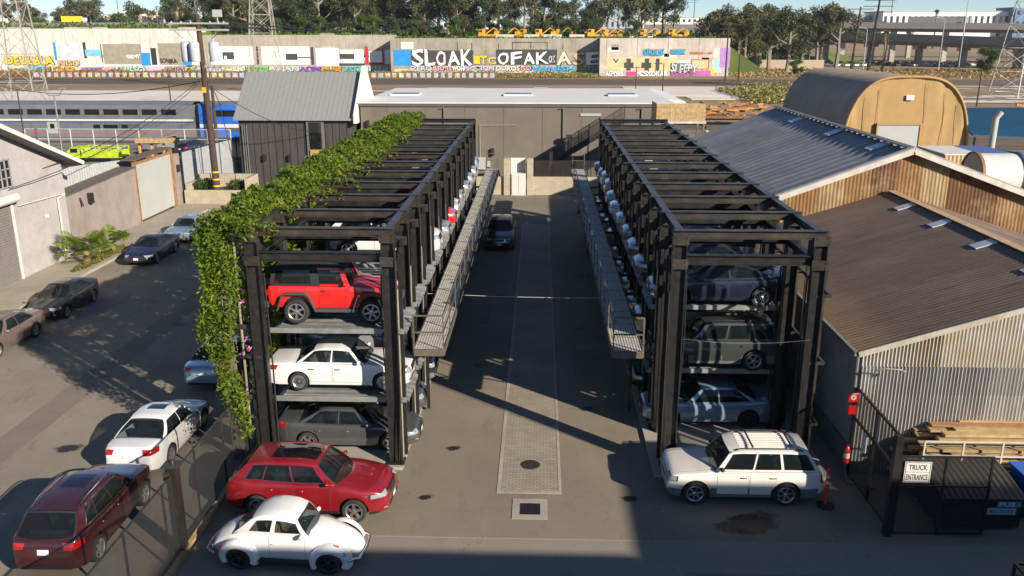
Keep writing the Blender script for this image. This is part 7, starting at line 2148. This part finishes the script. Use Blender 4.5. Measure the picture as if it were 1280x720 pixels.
# yellow machines parked on the terrace
YM = plain('machine_yellow', (.58,.30,.02), .6, var=.3, nscale=1); 
mc = [None]
def machine(x, y, z, i):
    if mc[0] is None:
        o = empty('track_machine'); m = MB(); m.box(-3.6,3.6,-1.2,1.2,.9,1.5); m.box(-3.4,-1.2,-1.15,1.15,1.5,3.2); m.box(1.8,3.4,-1.1,1.1,1.5,2.5); m.build('body', YM, o)
        m = MB(); m.bar((-1,0,1.6),(1.6,0,3.6),.3); m.bar((1.6,0,3.6),(3.2,0,2.6),.25); m.build('boom', YM, o)
        m = MB(); m.box(-3.3,-2.2,-1.18,-1.15,2.2,3.0); m.build('cab_window', DGLASS, o)
        m = MB()
        for a in (-2.4, 2.4):
            for s_ in (-1.0, .9): m.lathe([(0,s_-.1),(.5,s_-.1),(.5,s_+.1),(0,s_+.1)], 14, 'y', (a,0,.5))
        m.build('wheels', TRIM, o); mc[0] = o
    else: o = copy_tree(mc[0])
    o.location = (x, y, z); o.rotation_euler[2] = rt.uniform(-.2,.2); tag(o, 'yellow track maintenance machine on the terrace, %s from the left' % ordn[i], 'machine', 'yellow machines on the terrace')
for i, x in enumerate((-17.5,-10.5,-3.5,1.5,7.5,13,19,24,37,46)): machine(x, 303+(i % 3)*2, 10.9, i)
for i, (x, w_) in enumerate(((-12,6),(-3,5),(4,6),(12,5))):
    m = MB(); m.box(x-w_/2,x+w_/2,299,300,10.9,12.1); m.prism([(299,12.1),(300,12.1),(299.5,12.4)], x-w_/2, x+w_/2, 'yz'); tag(m.build('storage_box', plain('pale_box', (.50,.48,.44), .6)), 'pale storage box at the wall top, %s of the row before the yellow machines' % ordn[i], 'box', 'storage boxes on the terrace')

# freeways
FC = ground_mat('freeway_concrete', (.20,.19,.175), (.16,.15,.14), (.25,.235,.215), bigs=.05, stains=.4)
def deck(name, a, b, w_, th, lab, cols, colw=2.2, kz=0):
    a = Vector(a); b = Vector(b); o = empty(name, (a+b)/2*Vector((1,1,0)).x if False else ((a.x+b.x)/2, (a.y+b.y)/2, 0), label=lab, cat='overpass', group='freeway decks')
    d = (b-a); d2 = Vector((d.x, d.y, 0)).normalized(); n = Vector((-d2.y, d2.x, 0))
    m = MB()
    def seg(n0, n1, z0, z1):
        vs = [a+n*n0+Vector((0,0,z0)), b+n*n0+Vector((0,0,z0)), b+n*n1+Vector((0,0,z0)), a+n*n1+Vector((0,0,z0))]
        vs += [v+Vector((0,0,z1-z0)) for v in vs]; m.add(vs, [(0,3,2,1),(4,5,6,7),(0,1,5,4),(1,2,6,5),(2,3,7,6),(3,0,4,7)])
    seg(0, w_, -th, 0); W(m, 'deck', FC, o)
    m = MB(); seg(0,.4,0.002,.9); seg(w_-.4,w_,.002,.9); W(m, 'parapet', FC, o)
    m = MB(); seg(2.2,w_-2.2,-th-1.4,-th-.002); W(m, 'girder', FC, o)
    for t_ in cols:
        c_ = a+d*t_+n*(w_/2); m = MB(); m.bar((c_.x,c_.y,-.2),(c_.x,c_.y,c_.z-th-1.4),colw,2.4); m.bar(Vector((c_.x,c_.y,c_.z-th-2.0))-n*(w_*.38),Vector((c_.x,c_.y,c_.z-th-2.0))+n*(w_*.38),1.8,1.4); W(m, 'column', plain('column_concrete', (.36,.32,.26), .85, var=.2, nscale=.5), o)
    return a, b, n
deck('freeway_deck', (98,408,13.6), (205,318,9.0), 16, 2.0, 'lower freeway deck on columns crossing the right background', (.06,.2,.34,.48,.6,.74,.88))
deck('freeway_deck', (84,455,18.0), (260,392,15.6), 18, 1.9, 'upper freeway deck on columns crossing the right background', (.1,.22,.34,.46,.58,.7,.84))
deck('freeway_deck', (60,520,17.0), (420,470,17.4), 14, 1.6, 'farthest freeway deck seen above the others at the right', (.2,.4,.6,.8))
deck('freeway_deck', (-290,480,17.6), (-150,490,17.9), 14, 1.6, 'dark freeway deck above the pale painted wall at the left', (.1,.3,.5,.7,.9))
deck('freeway_deck', (-10,440,14.0), (75,425,14.4), 9, 1.2, 'short bridge deck behind the trees above the peach painted wall', (.2,.6))
# traffic and vehicles on the decks
def simple_car_mesh():
    m = MB()
    m.mi = 0; m.prism([(-2.3,.25),(2.3,.25),(2.35,.6),(2.2,.8),(1.1,.92),(-1.9,.98),(-2.3,.9)], -.88, .88, 'xz')
    m.mi = 1; m.prism([(1.05,.9),(.3,1.38),(-1.1,1.42),(-1.95,.95)], -.76, .76, 'xz')
    m.mi = 0; m.prism([(.28,1.39),(-1.1,1.43),(-1.12,1.48),(.25,1.44)], -.72, .72, 'xz')
    m.mi = 2
    for a in (-1.4, 1.4):
        for s_ in (-.8, .8): m.lathe([(0,s_-.1),(.33,s_-.1),(.33,s_+.1),(0,s_+.1)], 12, 'y', (a,0,.33))
    return m.mesh('car', [PNT['white'], DGLASS, TYRE])
SCM = simple_car_mesh()
def far_car(x, y, z, rz, cl, lab, grp):
    o = bpy.data.objects.new('parked_car' if z < 1 else 'moving_car', SCM); col.objects.link(o); o.location = (x, y, z); o.rotation_euler = (0,0,rz)
    o.material_slots[0].link = 'OBJECT'; o.material_slots[0].material = PNT[cl]; tag(o, lab, 'car', grp)
cl_ = ['white','silver','white','black','grey','steelblue','white','red','silver','navy','bronze']
cw = {'steelblue':'steel blue'}
for rwi, (y0, z_) in enumerate(((366,0),(375,0),(384,0))):
    for i in range(24):
        x = 100+i*3.4+rt.uniform(-.3,.3); c_ = rt.choice(cl_)
        if rt.random() < .14: continue
        far_car(x, y0-.0*(x-84)*8+rt.uniform(-.4,.4), 0.0, R(90+rt.uniform(-3,3)), c_, '%s car in the car park before the freeway, %s row, place %d' % (cw.get(c_, c_), ('nearest','middle','farthest')[rwi], i+1), 'cars in the far car park')
for i in range(5): far_car(30+i*3.0, 300+rt.uniform(-.5,.5), 10.93, R(92), cl_[i], '%s car on the terrace behind the peach painted wall, %s of five' % (cl_[i], ordn[i]), 'cars on the terrace')
for i, (t_, c_) in enumerate(((.25,'white'),(.45,'silver'),(.62,'steelblue'),(.72,'white'),(.9,'grey'))):
    far_car(84+176*t_-.34*4, 455-63*t_+4, 18-2.4*t_, R(-20), c_, '%s car driving on the upper freeway deck, %s from the left' % (cw.get(c_, c_), ordn[i]), 'cars on the freeway')
o = empty('articulated_lorry', (190, 437, 15.9+.6), R(-19), 'long grey articulated lorry on the freeway at the right skyline', 'lorry')
m = MB(); m.box(-14,10,-1.3,1.3,1.1,4.1); m.build('trailer', plain('trailer_grey', (.20,.20,.20), .7), o)
m = MB(); m.prism([(10.4,.6),(14,.6),(14,2.4),(13,3.6),(10.4,3.9)], -1.25, 1.25, 'xz'); m.build('cab', WHITE, o)
for a in (-12,-10.5,8,12.5):
    m = MB(); m.lathe([(0,-1.2),(.5,-1.2),(.5,1.2),(0,1.2)], 12, 'y', (a,0,.5)); m.build('wheels', TYRE, o)
o = empty('yellow_truck', (-254, 484, 17.85), R(4), 'yellow box truck on the freeway at the far left', 'truck')
m = MB(); m.box(-6,4.4,-1.3,1.3,1,4.0); m.build('box', plain('truck_yellow', (.72,.52,.03), .5), o); m = MB(); m.box(4.6,6.8,-1.2,1.2,.6,3.2); m.build('cab', WHITE, o)
m = MB(); m.lathe([(0,-1.2),(.5,-1.2),(.5,1.2),(0,1.2)], 12, 'y', (-4,0,.5)); m.lathe([(0,-1.2),(.5,-1.2),(.5,1.2),(0,1.2)], 12, 'y', (5,0,.5)); m.build('wheels', TYRE, o)
o = empty('white_truck', (-296, 484, 17.8), R(4), 'white box truck on the freeway left of the yellow truck', 'truck')
m = MB(); m.box(-4,3,-1.3,1.3,1,3.8); m.build('box', WHITE, o); m = MB(); m.box(3.1,5,-1.2,1.2,.6,3.0); m.build('cab', WHITE, o)
m = MB(); m.lathe([(0,-1.2),(.5,-1.2),(.5,1.2),(0,1.2)], 12, 'y', (-3,0,.5)); m.lathe([(0,-1.2),(.5,-1.2),(.5,1.2),(0,1.2)], 12, 'y', (4,0,.5)); m.build('wheels', TYRE, o)
for i, (x, y, h) in enumerate(((93,400,27),(118,330,14),(132,300,17),(157,340,24),(172,372,26),(215,420,28),(238,420,27))):
    o = empty('lamp_post', (x, y, 0), label='tall grey freeway lamp post, %s from the left' % ordn[i], cat='lamp post', group='freeway lamp posts')
    m = MB(); m.tube([(0,0,0),(0,0,h),(-.6,0,h+.5),(-2.2,0,h+.7)], [.2,.12,.1,.08], 6); m.build('pole', LGREY, o, 50)
    m = MB(); m.box(-3,-2.1,-.15,.15,h+.6,h+.75); m.build('lamp_head', LGREY, o)
# far buildings
def block(x, y, z, w_, d_, h, c, lab, rows=3, name='building'):
    o = empty(name, (x, y, z-6), label=lab, cat='building', group='buildings on the skyline')
    m = MB(); m.box(-w_/2,w_/2,0,d_,0,h+6); m.build('wall', c, o)
    m = MB(); m.box(-w_/2-.3,w_/2+.3,-.3,d_+.3,h+6.02,h+6.6); m.build('roof', LGREY, o)
    m = MB(); n_ = max(3, int(w_/4.5))
    for r__ in range(rows):
        for q in range(n_): m.box(-w_/2+w_*(q+.25)/n_, -w_/2+w_*(q+.7)/n_, -.05, .0, 6+h*(r__+.35)/rows, 6+h*(r__+.75)/rows)
    m.build('windows', DGLASS, o)
CRM = plain('cream_render', (.62,.52,.36), .8); BW = plain('bright_render', (.72,.70,.66), .8); PKM = plain('pink_render', (.55,.34,.28), .8)
block(320, 700, 16, 118, 40, 13, BW, 'long white warehouse on the right skyline', 1)
block(372, 690, 16, 34, 30, 15.5, plain('blue_render', (.10,.18,.30), .7), 'blue building at the right edge of the skyline', 2)
block(228, 720, 15, 60, 30, 12, plain('pale_blue_render', (.26,.34,.42), .7), 'pale blue low building left of the long white warehouse', 1)
block(-330, 800, 12, 16, 16, 22, CRM, 'cream apartment tower on the left skyline, tallest of the group', 6)
block(-350, 815, 12, 20, 16, 20, CRM, 'cream apartment block just left of the tallest tower', 5)
block(-375, 820, 12, 16, 16, 21, BW, 'white and cream apartment block, middle of the left skyline group', 5)
block(-425, 800, 12, 18, 16, 20.5, BW, 'white building farthest left of the apartment group', 4)
block(-400, 830, 12, 14, 14, 18, CRM, 'small cream building between the white blocks on the left skyline', 4)
block(-480, 780, 12, 40, 20, 14, PKM, 'pinkish low building at the far left skyline', 3)
block(-290, 820, 12, 14, 14, 16, BW, 'small white building right of the cream tower on the skyline', 3)
block(40, 760, 15, 90, 30, 10, plain('grey_blue_render', (.34,.38,.42), .7), 'long grey blue low building on the skyline behind the palms', 1)
block(112, 770, 15, 60, 30, 11, BW, 'white building on the skyline left of the freeway', 2)
block(-60, 780, 15, 50, 30, 9, BW, 'low white building glimpsed between the trees at the centre skyline', 1)
block(-110, 360, 12.5, 5, 6, 7, CRM, 'little cream hut among the trees behind the second painted wall', 1)
block(-50, 352, 12, 22, 6, 2.6, BW, 'low white structure among the trees at the right of the second painted wall', 1)
PB_ = empty('retaining_wall', (92, 330, 0), label='long tan retaining wall before the green banks right of the painted walls', cat='wall')
m = MB(); m.box(74,104,331,331.5,0,3.2); W(m, 'wall', plain('tan_wall', (.40,.31,.22), .9), PB_)
m = MB(); m.box(74,104,330.9,331.6,3.2,3.4); W(m, 'coping', FASCIA, PB_)
for i, x in enumerate(range(-420, 421, 42)):
    if i % 3: continue
    pole(x+15, 590, 34, 'tall thin utility pole on the skyline, number %d from the left' % (i//3+1), 2, .3, 3, group='skyline poles')
bpy.context.view_layer.update()
